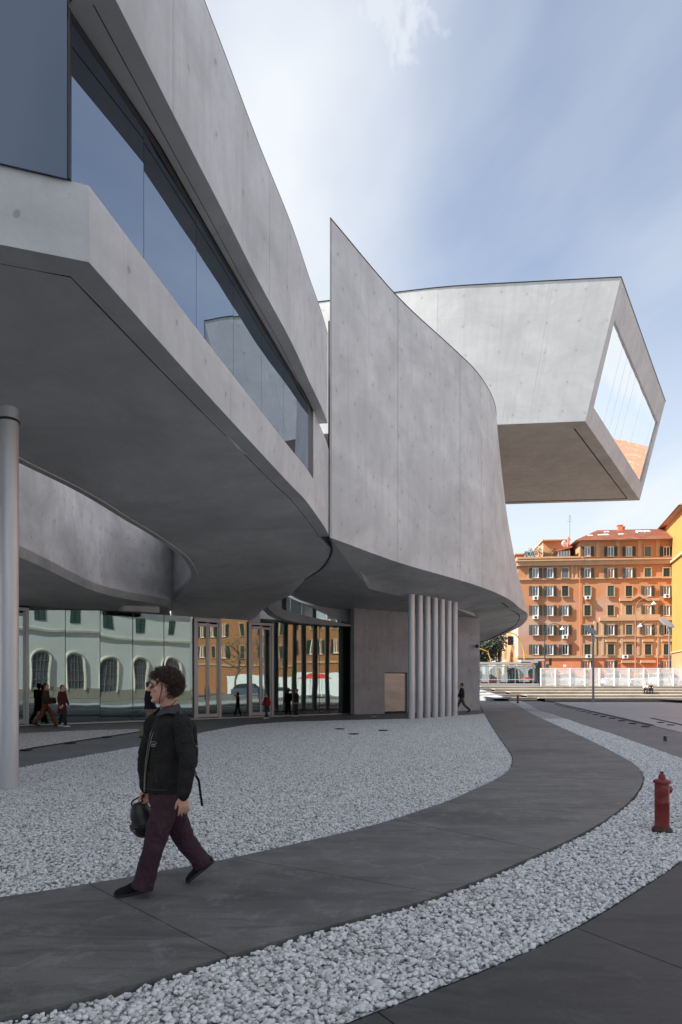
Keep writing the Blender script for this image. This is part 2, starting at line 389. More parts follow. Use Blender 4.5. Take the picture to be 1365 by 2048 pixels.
# --- volume A: the long raised gallery with the ribbon window
R_SOF, R_SILL, R_HEAD, R_FB, R_FT = 4.61, 5.45, 7.20, 7.30, 9.80
edge = [sx(178, 182.4), sx(400, 128.4), sx(572, 88.0), sx(611, 79.2), sx(636, 71.8), sx(651, 66.9), sx(659, 63.4)]
edge = catmull(edge, 5)
A0 = edge[0]; nleft = Vector((-0.94, -0.342, 0)).normalized()
A_left = A0+nleft*5.8
face_left = [A_left, A0]
def lev(pts, rel): return [Vector((p.x, p.y, H+rel)) for p in pts]
def px_of(p): return CX+p.x/p.y*F
# parapet: face to the left of the corner, and the curved one up to the window end
i_end = min(range(len(edge)), key=lambda i: abs(px_of(edge[i])-629))
def seg_panels(name, line, r0, r1, m, parent, cuts, thick, gap=0.008, rows=1, tfun=None):
    """split a long wall into cast panels at the given distances along it, leaving an open joint between them"""
    L = [0.0]
    for i in range(1, len(line)): L.append(L[-1]+(line[i]-line[i-1]).length)
    def pt(d):
        for i in range(1, len(line)):
            if d <= L[i] or i == len(line)-1:
                return line[i-1].lerp(line[i], (d-L[i-1])/max(L[i]-L[i-1], 1e-6))
    cuts = [0.0]+[c for c in cuts if 0 < c < L[-1]]+[L[-1]]
    for a, b in zip(cuts, cuts[1:]):
        a2 = a+(gap if a > 0 else 0); b2 = b-(gap if b < L[-1] else 0)
        pts = [pt(a2)]+[line[i] for i in range(len(line)) if a2+0.02 < L[i] < b2-0.02]+[pt(b2)]
        o = ribbon(name, lev(pts, r0), lev(pts, r1), m, parent, thick=thick, rows=rows)
    return L[-1]
seg_panels('parapet_panel', face_left, R_SOF, R_SILL, M_wall, mus, [], 0.22)
seg_panels('parapet_panel', edge[:i_end+1], R_SOF, R_SILL, M_wall, mus, [4.6, 9.4], 0.22)
# the solid end of the wall past the window
tail = edge[i_end:]
ribbon('wall_panel', lev(tail, R_SOF), lev(tail, R_FB+0.0), M_wall, mus, thick=0.3)
# dark backing that shows as the joint
joint = [edge[-1]+Vector((0.02, 0.0, 0)), edge[-1]+Vector((0.05, 0.35, 0))]
# floor slab behind the parapet, underside outer band
inset = offset(edge, 0.36); insl = offset([A_left, A0, edge[1]], 0.36)
def corner_line(d):
    pts = [A_left, A0]+edge[1:]
    return offset(pts, d)
full = [A_left, A0]+edge[1:]
def fac0(px, rel):
    s = 50.0+(px-57)*(36.1-50.0)/(709-57); return Vector(((px-CX)/s, F/s, H+rel))
after = [lv(664, 1098, 4.55), lv(657, 1119, 4.5), lv(643, 1137, 4.5), lv(611, 1158, 4.52), fac0(569, 4.58)]
in034 = corner_line(0.34)
# outer soffit strip (flat) split in two so that the corner stays crisp
strip_loop = lev(full, R_SOF)+[Vector((p.x, p.y, H+R_SOF+0.012)) for p in reversed(in034)]
strip('soffit_edge', lev(offset(full, 0.004), R_SOF-0.004), lev(in034, R_SOF-0.004), M_soffit, mus, 0)
groove = [Vector((p.x, p.y, H+R_SOF-0.012)) for p in in034]
# facade line
def fac(px, rel=0.0):
    s = 50.0+(px-57)*(36.1-50.0)/(709-57); return Vector(((px-CX)/s, F/s, H+rel))
FT = 3.06
opening = [(-60, 872, 4.25), (37, 925, 4.25), (130, 970, 4.25), (190, 1003, 4.24), (250, 1040, 4.2), (300, 1069, 4.15), (340, 1096, 4.1), (367, 1118, 4.05), (381, 1140, 3.95), (383, 1158, 3.85), (373, 1178, 3.72), (345, 1203, 3.6)]
op3 = catmull([lv(*o) for o in opening], 4)
inner_near = Vector((-7.6, 8.5, H+4.35))
near_in = [Vector((-7.4, 6.6, H+4.5))]
soff_loop = [Vector((p.x, p.y, H+4.60)) for p in corner_line(0.31)]+after+[fac(560, 4.42), fac(545, 4.22), fac(532, 4.02), fac(522, 3.6), fac(512, 3.25)]+[fac(p, FT) for p in (500, 460, 420, 390, 360, 345)]+list(reversed(op3))+near_in
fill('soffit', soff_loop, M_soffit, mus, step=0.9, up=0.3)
tube('drip_groove', [p+Vector((0, 0, 0.004)) for p in groove], 0.012, M_dark, mus, n=5)
# rim of the opening: a thin pale strip painting the lip's highlight, and the upstand going up through the roof
trim = [Vector((p.x, p.y, p.z-0.008)) for p in offset(op3, -0.20)]  # course of the painted lip highlight
M_trim = mat('pale_highlight', (0.55, 0.52, 0.46), 0.5)
bmt = bmesh.new()
tube_bm(bmt, [p+Vector((0, 0, 0.002)) for p in trim[3:-8]], 0.016, 6); link('edge_highlight', bm_mesh('edge_highlight', bmt, True), M_trim, mus)
ribbon('opening_upstand', op3, [Vector((p.x, p.y, H+9.7)) for p in op3], M_inner, mus)
# ribbon window
gcorner = Vector((-2.945, 7.37, 0))
gl_line = [gcorner+nleft*5.6, gcorner]+corner_line(0.02)[4:]
gcurve = gl_line[1:]
def resample_line(c, n):
    L = [0]
    for a, b in zip(c, c[1:]): L.append(L[-1]+(b-a).length)
    out = []; j = 0
    for k in range(n):
        d = L[-1]*k/(n-1)
        while j < len(L)-2 and L[j+1] < d: j += 1
        out.append(c[j].lerp(c[j+1], (d-L[j])/max(L[j+1]-L[j], 1e-9)))
    return out
def cut_line(line, px):
    for a, b in zip(line, line[1:]):
        if px_of(a) <= px <= px_of(b): 
            t = (px-px_of(a))/(px_of(b)-px_of(a))
            # exact hit of the sight line with the segment
            k = (px-CX)/F; d = b-a; t = (k*a.y-a.x)/(d.x-k*d.y); return a+d*t
    return line[-1]
ribbon('window_pane', lev([gl_line[0], gcorner-Vector((0.012, 0.004, 0))], R_SILL-0.012), lev([gl_line[0], gcorner-Vector((0.012, 0.004, 0))], R_FT-0.02), M_darkglass, mus, thick=0.02, smooth=False)
cuts = [px_of(gcorner), 288, 393, 467, 523, 567, 617]
for a, b in zip(cuts, cuts[1:]):
    p0 = gcorner if a == cuts[0] else cut_line(gcurve, a); p1 = cut_line(gcurve, b)
    d = (p1-p0).normalized()*0.006
    mids = [q for q in gcurve if px_of(p0)+2 < px_of(q) < px_of(p1)-2]
    line = [p0+d]+mids+[p1-d]
    # each pane is flat in plan
    line = [line[0], line[-1]]
    ribbon('window_pane', lev(line, R_SILL-(0.1 if a > 200 else 0.0)), lev(line, R_HEAD), M_band, mus, thick=0.02, smooth=False)
    nn = Vector((-d.y, d.x, 0)).normalized()
    q = p1+nn*0.03
    if b < 600: box('mullion', (q.x, q.y, H+(R_SILL+R_HEAD)/2), (0.05, 0.05, R_HEAD-R_SILL), M_mullion, mus, math.atan2(d.y, d.x))
box('corner_post', (gcorner.x-0.01, gcorner.y+0.03, H+7.63), (0.05, 0.05, 4.36), M_mullion, mus)
pe = cut_line(gcurve, 617); pe2 = cut_line(gcurve, 627)
box('window_jamb', ((pe.x+pe2.x)/2-0.03, (pe.y+pe2.y)/2+0.0, H+(R_SILL+R_HEAD)/2), (0.06, (pe2-pe).length, R_HEAD-R_SILL+0.2), M_mullion, mus, math.atan2(pe2.y-pe.y, pe2.x-pe.x)-math.pi/2)
# fascia band above the window
fas = catmull([Vector(((x-CX)/s, F/s, 0)) for x, s in ((232, 187.0), (382, 146.3), (450, 128.2), (516, 110.3), (583, 93.4), (618, 82.8), (643, 75.6), (656, 71.0))], 4)
f0 = fas[0]+(fas[0]-fas[1]).normalized()*0.42
fas = [f0]+fas
fas_left = [gcorner-Vector((0.02, 0.0, 0)), f0]
def fpan(line, cuts):
    seg_panels('fascia_panel', line, R_FB, R_FT, M_wall, mus, cuts, 0.30, gap=0.006)
fpan(fas, [1.9, 6.3])
# soffit under the fascia, back to the glass
fin = [Vector((p.x, p.y, 0)) for p in fas_left[:1]+fas]
gl2 = offset(full, 0.05)
g_in = [p for p in gl2 if px_of(p) < 660]
loopU = lev(fin, R_FB+0.012)+[Vector((edge[-1].x, edge[-1].y, H+R_FB+0.012))]+[Vector((p.x, p.y, H+R_FB-0.004)) for p in reversed(corner_line(0.14)[2:])]
gin = resample_line([gcorner]+corner_line(-0.005)[4:i_end+3], len(fas))
strip('upper_soffit', lev(offset(fas, 0.004), R_FB-0.004), lev(gin, R_FB-0.010), M_soffit, mus, 0)
ribbon('window_head', lev(gl_line[1:i_end+2], R_HEAD-0.02), lev(gl_line[1:i_end+2], R_FB+0.01), M_dark, mus, thick=0.15, smooth=False)
tube('drip_groove', [Vector((p.x, p.y, H+R_FB+0.0)) for p in offset(fas, 0.26)[1:-1]], 0.012, M_dark, mus, n=5)
# roof, capping, inner floor and back wall of volume A
roofA = [(-7.6, 4.9)]+[(p.x-0.05, p.y+0.02) for p in fas[:]]+[(-0.45, 22.5), (-1.5, 27), (-4.6, 26.4)]+[(p.x, p.y) for p in reversed(op3[4:-6])]+[(-7.6, 9)]
prism('roof', roofA, H+R_FT-0.35, H+R_FT-0.1, M_roof, mus)
tube('capping', lev(offset(fas, 0.015), R_FT+0.012), 0.022, M_capping, mus, n=6)
floorA = [(p.x, p.y) for p in corner_line(0.25)]+[(-0.6, 24), (-4.4, 25)]+[(p.x+0.1, p.y) for p in reversed(op3[4:-8])]+[(-7.2, 8.6)]
prism('inner_floor', floorA, H+5.1, H+5.3, M_dark, mus)
prism('shade_block', [(-8.0, 5.6), (-8.0, 8.4), (-26, 12.5), (-34, 2), (-30, -24), (-13.5, -22), (-9.5, -6), (-9.0, 2.5)], H+4.2, H+14.5, M_wall, mus)  # unseen block added left behind the camera to shade the foreground
prism('support_wall', [(-12, -20), (-11.6, -20), (-10.6, -2), (-11.0, -2)], -0.045, H+4.25, M_wall, mus)
bk = [Vector((-7.0, 8.6, 0)), Vector((-5.6, 9.2, 0)), Vector((-5.2, 13.5, 0)), Vector((-4.3, 18, 0)), Vector((-3.0, 22.5, 0))]
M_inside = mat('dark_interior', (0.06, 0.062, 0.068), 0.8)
ribbon('inner_wall', lev(bk, 5.3), lev(bk, 9.5), M_inside, mus)
# --- round columns
def column(base, r, ztop, name='column'):
    o = lathe(name, [(r*0.98, -0.06), (r, 0.0), (r, ztop)], M_steel, mus, 32, Matrix.Translation(Vector((base[0], base[1], 0))))
    return o
cb = Vector(((17.5-CX)/124.2, F/124.2, 0)); column(cb, 0.152, H+4.45)
lathe('column_collar', [(0.17, H+4.19), (0.17, H+4.215), (0.15, H+4.235), (0.15, H+4.4)], M_dark, mus, 32, Matrix.Translation(cb))
# --- volume B: the curved wall
R_BB, R_BT = 4.53, 14.5
botB = [(-0.35, 21.3, 4.53), (2.14, 25.7, 4.53), (4.69, 29.4, 4.53), (6.2, 31.65, 4.53), (7.9, 34.6, 4.53), (9.5, 38.0, 4.53), (10.9, 41.6, 4.53), (12.05, 44.3, 4.53), (12.85, 47.0, 4.53), (13.35, 49.4, 4.42), (13.45, 51.4, 4.2), (12.75, 53.5, 3.75), (11.7, 54.6, 3.35), (10.2, 55, 3.2)]
topB = [(-0.35, 21.3), (2.14, 25.7), (4.69, 29.4), (6.2, 31.65), (7.35, 33.9), (8.2, 36.2), (8.75, 38.8), (8.9, 41.0), (8.9, 43), (8.8, 45), (8.5, 47), (8.0, 49), (7.2, 51), (6.0, 52.6)]
cb3 = catmull([Vector(p) for p in botB], 6); cb_ = [Vector((p.x, p.y, 0)) for p in cb3]; relB = [p.z for p in cb3]; ct_ = catmull([Vector((*p, 0)) for p in topB], 6)
def ribB(i0, i1, name='wall_panel'):
    b = [Vector((p.x, p.y, H+r)) for p, r in zip(cb_[i0:i1+1], relB[i0:i1+1])]; t = [Vector((p.x, p.y, H+R_BT)) for p in ct_[i0:i1+1]]
    return b, t
# seams at the places the photograph shows them
def idx(px): return min(range(60), key=lambda i: abs(px_of(cb_[i])-px))
seams = [0, idx(787), idx(916), idx(962), idx(1018), len(cb_)-1]
off0 = 0
for a, b in zip(seams, seams[1:]):
    B, T = ribB(a, b)
    g = 0.010
    if a: B[0] += (B[1]-B[0]).normalized()*g; T[0] += (T[1]-T[0]).normalized()*g
    if b < len(cb_)-1: B[-1] += (B[-2]-B[-1]).normalized()*g; T[-1] += (T[-2]-T[-1]).normalized()*g
    th = 0.30
    o = ribbon('wall_panel', B, T, M_wall, mus, rows=6)
# body behind the panels (shows only in the joints) and the roof
Bb = [Vector((p.x, p.y, H+r+0.01)) for p, r in zip(offset(cb_, 0.04)[1:], relB[1:])]; Bt = [Vector((p.x, p.y, H+R_BT-0.01)) for p in offset(ct_, 0.04)[1:]]
Bb = [cb_[0]+Vector((0.03, 0.05, H+R_BB+0.01))]+Bb; Bt = [ct_[0]+Vector((0.03, 0.05, H+R_BT-0.01))]+Bt
ribbon('wall_core', Bb, Bt, M_dark, mus)
backB = [Vector((-0.34, 21.45, 0)), Vector((-0.45, 40, 0)), Vector((-0.5, 52, 0))]
ribbon('rear_face', lev(backB, R_BB), lev(backB, R_BT-0.02), M_wall, mus)
roofB = [(p.x, p.y) for p in offset(ct_, 0.12)[4:]]+[(-0.5, 52), (-0.45, 40), (-0.3, 22.5)]
prism('roof', roofB, H+R_BT-0.3, H+R_BT-0.03, M_roof, mus)
tube('capping', [Vector((p.x, p.y, H+R_BT+0.015)) for p in ct_], 0.022, M_capping, mus, n=6)
# B soffit: sloping facet from the wall foot to the column line, then the flat part
crease = [lv(667, 1084, 4.5), lv(706, 1137, 4.36), lv(738, 1177, 4.12), lv(780, 1188, 4.05), lv(815, 1196, 4.0), lv(865, 1207, 4.0), lv(912, 1217, 4.0), Vector((8.9, 43.6, H+3.98)), Vector((9.0, 48, H+3.8)), Vector((9.1, 53, H+3.3))]
outB = [Vector((p.x, p.y, H+r)) for p, r in zip(cb_, relB)]
loopF1 = outB+list(reversed(crease))
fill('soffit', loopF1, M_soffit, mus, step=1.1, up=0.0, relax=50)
ins = offset(cb_, 0.55)
tube('drip_groove', [Vector((p.x, p.y, H+r-0.05)) for p, r in zip(ins[30:76], relB[30:76])], 0.035, M_dark, mus, n=5)
band = [Vector((p.x, p.y, H+R_BB-0.03)) for p in ins[26:80]]
rw0 = gd(709, 1427.5); rw1 = gd(960, 1419.5)
rwd = (rw1-rw0); rw_ang = math.atan2(rwd.y, rwd.x)
loopF2 = crease[:7]+[Vector((rw1.x+0.1, rw1.y+0.3, H+3.98)), Vector((rw0.x, rw0.y+0.2, H+4.02)), fac(700, 4.0)+Vector((0, .2, 0)), fac(640, 4.05)+Vector((0, .2, 0)), fac(600, 4.28), fac(585, 4.45)]+[after[-1], after[-2], after[-3], after[-4], after[-5], Vector((edge[-1].x+0.03, edge[-1].y, H+4.54))]
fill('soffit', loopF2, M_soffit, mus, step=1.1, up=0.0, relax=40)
jl = [Vector((edge[-1].x+0.0, edge[-1].y, H+R_BB))]+after
tube('movement_joint', [p+Vector((0.0, 0, -0.01)) for p in catmull(jl, 5)], 0.03, M_dark, mus, n=6)
bmj = bmesh.new(); box_bm(bmj, (edge[-1].x-0.01, edge[-1].y+0.12, H+8.0), (0.05, 0.1, 6.9)); link('movement_joint', bm_mesh('movement_joint', bmj), M_dark, mus)
# seven slender columns
for i, (cx_, by) in enumerate(((823.5, 1437.6), (839.5, 1436.6), (854.8, 1435.6), (870, 1434.6), (884, 1433.4), (897.3, 1432.2), (909.6, 1431.0))):
    b = gd(cx_, by); column(b, 0.155, H+4.1)
# --- rear concrete wall with the metal hatch
def rw(px):
    k = (px-CX)/F; t = (k*rw0.y-rw0.x)/(rwd.x-k*rwd.y); return rw0+rwd*t
T_ = lambda p, z: Vector((p.x, p.y, z))
hz0, hz1 = -0.045, H+4.05
hatch_top = H+(CY-1345)/F*rw(790).y
a, b_, c_, d_ = rw0, rw(770), rw(815), rw1
ribbon('wall_panel', [T_(a, hz0), T_(b_, hz0)], [T_(a, hz1), T_(b_, hz1)], M_rear, mus, thick=0.35, smooth=False)
ribbon('wall_panel', [T_(b_, hatch_top), T_(c_, hatch_top)], [T_(b_, hz1), T_(c_, hz1)], M_rear, mus, thick=0.35, smooth=False)
ribbon('wall_panel', [T_(c_, hz0), T_(d_, hz0)], [T_(c_, hz1), T_(d_, hz1)], M_rear, mus, thick=0.35, smooth=False)
M_hatch = varied('brushed_metal_hatch', (0.30, 0.285, 0.27), (0.21, 0.20, 0.195), 1.2, 0.38, 0.05, 0.003, stretch=(0.6, 0.6, 2.0), metal=0.8)
off = Vector((-rwd.y, rwd.x, 0)).normalized()*0.10
ribbon('metal_hatch', [T_(b_, 0.06)+off, T_(c_, 0.06)+off], [T_(b_, hatch_top-0.05)+off, T_(c_, hatch_top-0.05)+off], M_hatch, mus, thick=0.05, smooth=False)
# side return of that wall at its right-hand end
ribbon('wall_panel', [T_(d_, hz0), T_(d_, hz0)+Vector((0.6, 9, 0))], [T_(d_, hz1), T_(d_, hz1)+Vector((0.6, 9, 0))], M_rear, mus, thick=0.35, smooth=False)
cam_p = rw(951); bmc = bmesh.new()
box_bm(bmc, (0, -0.12, 0), (0.06, 0.24, 0.05)); bmesh.ops.create_uvsphere(bmc, u_segments=14, v_segments=8, radius=0.12, matrix=Matrix.Translation((0.05, -0.3, -0.03)))
o = link('security_camera', bm_mesh('security_camera', bmc, True), M_capping, mus); o.location = (cam_p.x, cam_p.y, H+(CY-1292)/F*cam_p.y)

# --- lobby glazing
lob = mus
mulls = [-60, 0, 57, 131, 200.5, 266, 328.5, 387, 441, 496, 545.5, 593, 639, 682, 708.5]
facd = (fac(700)-fac(60)).normalized(); facn = Vector((-facd.y, facd.x, 0)); fang = math.atan2(facd.y, facd.x)
def fq(px, z, d=0.0): p = fac(px)+facn*d; return Vector((p.x, p.y, z))
ZG0, ZG1 = 0.02, H+FT
doors = {(387, 441), (496, 545.5), (0, 57)}
for a, b in zip(mulls, mulls[1:]):
    w_ = (fac(b)-fac(a)).length; mid = (a+b)/2; pm = (fac(a)+fac(b))/2
    if (a, b) in doors:
        root = empty('door'); root.parent = mus
        root.location = (pm.x, pm.y, 0); root.rotation_euler = (0, 0, fang)
        ft = 0.13
        bmf = bmesh.new()
        for cx2 in (-w_/2+ft/2, w_/2-ft/2): box_bm(bmf, (cx2, -0.03, ZG1/2-0.04), (ft, 0.18, ZG1-0.1))
        box_bm(bmf, (0, -0.03, ZG1-0.15), (w_-2*ft, 0.178, 0.13))
        link('door_frame', bm_mesh('door_frame', bmf), M_frame, root)
        lw = (w_-2*ft)/2-0.01
        for sgn in (-1, 1):
            lx = sgn*(lw/2+0.006); bmf = bmesh.new(); st = 0.075
            for ex in (-lw/2+st/2, lw/2-st/2): box_bm(bmf, (lx+ex, -0.05, (ZG1-0.2)/2), (st, 0.07, ZG1-0.28))
            box_bm(bmf, (lx, -0.05, 0.14), (lw-2*st, 0.068, 0.16)); box_bm(bmf, (lx, -0.05, ZG1-0.36), (lw-2*st, 0.068, 0.12))
            link('door_leaf_frame', bm_mesh('door_leaf_frame', bmf), M_frame, root)
            bmf = bmesh.new(); box_bm(bmf, (lx, -0.05, ZG1/2-0.08), (lw-2*st+0.01, 0.012, ZG1-0.6)); link('door_pane', bm_mesh('door_pane', bmf), M_glass, root)
            bmf = bmesh.new(); cyl_bm(bmf, (sgn*0.09, -0.14, 0.85), (sgn*0.09, -0.14, 1.45), 0.016, n=8)
            for zz in (0.9, 1.4): cyl_bm(bmf, (sgn*0.09, -0.14, zz), (sgn*0.09, -0.08, zz), 0.012, n=6)
            link('door_handle', bm_mesh('door_handle', bmf, True), M_steel, root)
        bmf = bmesh.new(); box_bm(bmf, (-w_*0.2, -0.125, ZG1-0.34), (0.42, 0.01, 0.09)); link('door_notice', bm_mesh('door_notice', bmf), mat('notice_white', (0.7, 0.7, 0.7), 0.6), root)
    else:
        bmf = bmesh.new(); box_bm(bmf, (0, 0, (ZG0+ZG1)/2), (w_-0.03, 0.02, ZG1-ZG0), 0)
        o = link('glass_pane', bm_mesh('glass_pane', bmf), M_glass, mus); o.location = (pm.x, pm.y, 0)
        # each big pane sits a hair off true
        o.rotation_euler = (rnd.uniform(-0.004, 0.004), 0, fang+rnd.uniform(-0.006, 0.006))
    if (a, b) not in doors:
        p = fac(b)
        thick_m = {200.5: 0.07, 266: 0.07}.get(b, 0.05)
        box('mullion', (p.x+facn.x*0.09, p.y+facn.y*0.09, ZG1/2), (thick_m, 0.16, ZG1), M_mullion, mus, fang)
q0, q1 = fac(-60), fac(709); 
o = box('sill', ((q0.x+q1.x)/2, (q0.y+q1.y)/2-0.05, -0.012), ((q1-q0).length, 0.10, 0.06), M_frame, mus, fang)
# glazed eye above the lobby, under the meeting of the two soffits
def fpoly(name, pts, m, d=0.0, thick=0.06, parent=mus):
    vs_ = [fq(px, H+(CY-py)/F*fq(px, 0, d).y, d) for px, py in pts]; n = len(vs_)
    bk_ = [v+facn*thick for v in vs_]
    me = mesh(name, vs_+bk_, [tuple(range(n-1, -1, -1)), tuple(range(n, 2*n))]+[(i, (i+1) % n, (i+1) % n+n, i+n) for i in range(n)], [(v.x+v.y, v.z) for v in vs_+bk_])
    return link(name, me, m, parent)
M_clear = glass('clerestory_glass', (0.8, 0.85, 0.85), 0.30, (0.80, 0.86, 0.86))
lens_top = [(563, 1188), (600, 1204), (640, 1221), (680, 1239), (709, 1252)]
lens_bot = [(536, 1207), (545, 1214), (560, 1221), (590, 1229), (620, 1236), (650, 1242), (680, 1248), (709, 1253.5)]
def ytop(x):
    if x < 563: return 1207+(x-536)*(1188-1207)/27
    for (a, b), (c, d) in zip(lens_top, lens_top[1:]):
        if a <= x <= c: return b+(x-a)*(d-b)/(c-a)
    return 1253
def ybot(x):
    for (a, b), (c, d) in zip(lens_bot, lens_bot[1:]):
        if a <= x <= c: return b+(x-a)*(d-b)/(c-a)
    return 1253.5
xs = [536, 566, 574, 582, 605, 628, 634, 655, 682, 700]
for a, b in zip(xs, xs[1:]):
    if (a, b) in ((566, 574), (628, 634)): 
        fpoly('mullion', [(a, ybot(a)), (b, ybot(b)), (b, ytop(b)), (a, ytop(a))], M_mullion, 0.05); continue
    pts = [(a+0.4, ybot(a+.4)), (b-0.4, ybot(b-.4)), (b-0.4, ytop(b-.4))]
    if a < 563 < b: pts.append((563, ytop(563)))
    pts.append((a+0.4, ytop(a+.4)))
    fpoly('clerestory_pane', pts, M_clear, 0.05, 0.02)
# concrete lip below and infill above the eye
lip = [(524, 1215), (525, 1205), (536, 1194), (550, 1187), (566, 1183), (566, 1188), (552, 1194), (541, 1201), (536, 1207), (545, 1214), (560, 1221), (590, 1229), (620, 1236), (650, 1242), (709, 1253.5), (640, 1250), (590, 1246), (560, 1240), (538, 1229)]
fpoly('concrete_lip', lip, M_rear, -0.55, 0.6)
fpoly('infill_wall', [(566, 1183), (600, 1196), (640, 1205), (720, 1200), (720, 1252), (709, 1252), (640, 1221), (600, 1204), (566, 1188)], M_soffit, 0.12, 0.1)
fpoly('infill_wall', [(345, 1236), (524, 1246), (524, 1180), (345, 1180)], M_soffit, 0.15, 0.1)
# inside the lobby
M_lobfloor = varied('lobby_floor', (0.10, 0.10, 0.10), (0.13, 0.13, 0.13), 1.5, 0.35)
ip = [fq(-120, 0, 0.05), fq(709, 0, 0.05), fq(709, 0, 14), fq(-120, 0, 14)]
prism('lobby_floor', [(p.x, p.y) for p in ip], -0.04, 0.0, M_lobfloor, mus)
prism('lobby_ceiling', [(p.x, p.y) for p in [fq(-120, 0, 0.25), fq(709, 0, 0.25), fq(709, 0, 14), fq(-120, 0, 14)]], H+FT+0.0, H+FT+0.15, M_inside, mus)
for a, b in ((fq(-120, 0, 14), fq(709, 0, 14)), (fq(709, 0, 14), fq(709, 0, 0.3)), (fq(-120, 0, 0.2), fq(-120, 0, 14))):
    ribbon('lobby_wall', [T_(a, 0), T_(b, 0)], [T_(a, H+FT), T_(b, H+FT)], M_inside, mus, smooth=False)
for px in (300, 600, 618, 668):
    p = fq(px, 0, 1.6); box('lobby_pillar', (p.x, p.y, (H+FT)/2), (0.55, 0.35, H+FT-0.01), M_inside, mus, fang)
# --- the inner wall W seen through the slot between A and the rear block
Wp = catmull([Vector((-8.9, 11.5, 0)), Vector((-8.45, 17.7, 0)), Vector((-8.9, 25, 0)), Vector((-7.75, 28.8, 0)), Vector((-7.45, 30.2, 0))], 5)
ribbon('inner_curved_wall', lev(Wp, 3.3), lev(Wp, 8.0), M_inner, mus)
def ext(p, d): return Vector((p.x+d[0], p.y+d[1], p.z))
Wl = lev(Wp, 3.3)
lowsof = Wl+[Vector((*fac(345).xy, H+FT+0.2)), Vector((*fac(200).xy, H+FT)), Vector((*fac(57).xy, H+FT)), Vector((*fac(-120).xy, H+FT)), Vector((-26, 14, H+3.3))]
fill('soffit', lowsof, M_soffit, mus, step=2.5, up=0.3, relax=20)
prism('rear_block', [(p.x-0.05, p.y) for p in Wp]+[(-7.6, 31.5), (-30, 20), (-26, 12)], H+3.9, H+7.9, M_wall, mus)
lb0, lb1 = fac(226), fac(296)
lp = (lb0+lb1)/2-facn*1.0
box('lintel_beam', (lp.x, lp.y, H+FT+0.22), ((lb1-lb0).length, 0.5, 0.55), M_soffit, mus, fang)
# --- rear mass of the museum, hidden; added and sized for its shadow
prism('shade_block', [(-3.0, 46.0), (-2.2, 60), (-40, 60), (-30, 34), (-12.5, 33.2)], H+4.0, H+19.5, M_wall, mus)
prism('shade_block', [(-0.9, 46), (5.8, 48), (5.6, 52.4), (-1, 52.4)], 0, H+14.3, M_wall, mus)

# --- volume C: the cantilevered gallery box
C4 = Vector((14.2, 39.7, H+15.2)); C3 = Vector((24.9, 56.9, H+15.2)); TL = Vector((1.74, -0.85, 7.88))
C1 = C4+TL; C2 = C3+TL
# side facing the square: gently curved at its inner end
sb = catmull([Vector((-14, 45.5, H+15.2)), Vector((-7, 43.0, H+15.2)), Vector((-1.5, 41.8, H+15.2)), Vector((3.0, 41.0, H+15.2)), Vector((6.5, 40.55, H+15.2)), Vector((10, 40.15, H+15.2)), C4], 4)
tops = [(-14, 44.8), (-7, 42.6), (-1.2, 41.35), (3.35, 40.35), (6.5, 39.75), (11.0, 39.3), (C1.x, C1.y)]
st_ = catmull([Vector((*p, H+23.08)) for p in tops], 4)
n = len(sb); k1 = int(n*0.62); k2 = int(n*0.84)
seg = [0, k1, k2, n-1]
for a, b in zip(seg, seg[1:]):
    B = [Vector(p) for p in sb[a:b+1]]; T = [Vector(p) for p in st_[a:b+1]]
    if a: B[0] += (B[1]-B[0]).normalized()*0.006; T[0] += (T[1]-T[0]).normalized()*0.006
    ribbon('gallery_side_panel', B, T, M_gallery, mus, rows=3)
# end frame with its big window
nrm = (C3-C4).cross(C1-C4).normalized()
if nrm.x < 0: nrm = -nrm
def on_end(px, py):
    d = Vector(((px-CX)/F, 1, (CY-py)/F)); o_ = Vector((0, 0, H)); t = (C4-o_).dot(nrm)/d.dot(nrm); return o_+d*t
W1, W2, W3, W4 = on_end(1230, 640), on_end(1316, 845), on_end(1283, 965), on_end(1188, 815)
def quad(name, pts, m, parent, depth):
    back = [p-nrm*depth for p in pts]; nn = len(pts)
    me = mesh(name, list(pts)+back, [tuple(range(nn)), tuple(range(2*nn-1, nn-1, -1))]+[(i, i+nn, (i+1) % nn+nn, (i+1) % nn) for i in range(nn)], [(v.y, v.z) for v in list(pts)+back])
    bm = bmesh.new(); bm.from_mesh(me); bmesh.ops.recalc_face_normals(bm, faces=bm.faces); bm.to_mesh(me); bm.free()
    return link(name, me, m, parent)
fr = empty('gallery_window'); fr.parent = mus
for i, (a, b, c, d) in enumerate(((C1, C2, W2, W1), (C2, C3, W3, W2), (C3, C4, W4, W3), (C4, C1, W1, W4))):
    quad('end_frame', [a, b, c, d], M_gallery, mus, 0.45)
ng = 11
for i in range(ng):
    t0, t1 = i/ng, (i+1)/ng
    a = W1.lerp(W2, t0); b = W1.lerp(W2, t1); c = W4.lerp(W3, t1); d = W4.lerp(W3, t0)
    e = (b-a).normalized()*0.008
    jit = nrm*rnd.uniform(-0.012, 0.012)
    quad('pane', [a+e-nrm*0.10, b-e-nrm*0.10+jit, c-e-nrm*0.10+jit*0.5, d+e-nrm*0.10], M_bigglass, fr, 0.02)
    if i: 
        bmz = bmesh.new(); cyl_bm(bmz, a-nrm*0.12, d-nrm*0.12, 0.012, n=6); link('mullion', bm_mesh('mullion', bmz), M_mullion, fr)
C3b = Vector((5, 59.2, H+15.2)); C3t = Vector((6, 58.4, H+23.08))
roofC = [(p.x, p.y+0.35) for p in st_[:-1]]+[(C1.x-0.6, C1.y+0.5), (C2.x-0.7, C2.y-0.3), (C3t.x, C3t.y), (-12, 60)]
M_soffc = concrete('concrete_gallery_soffit', (0.34, 0.30, 0.26), holes=False, streak=0.5, contrast=0.5)
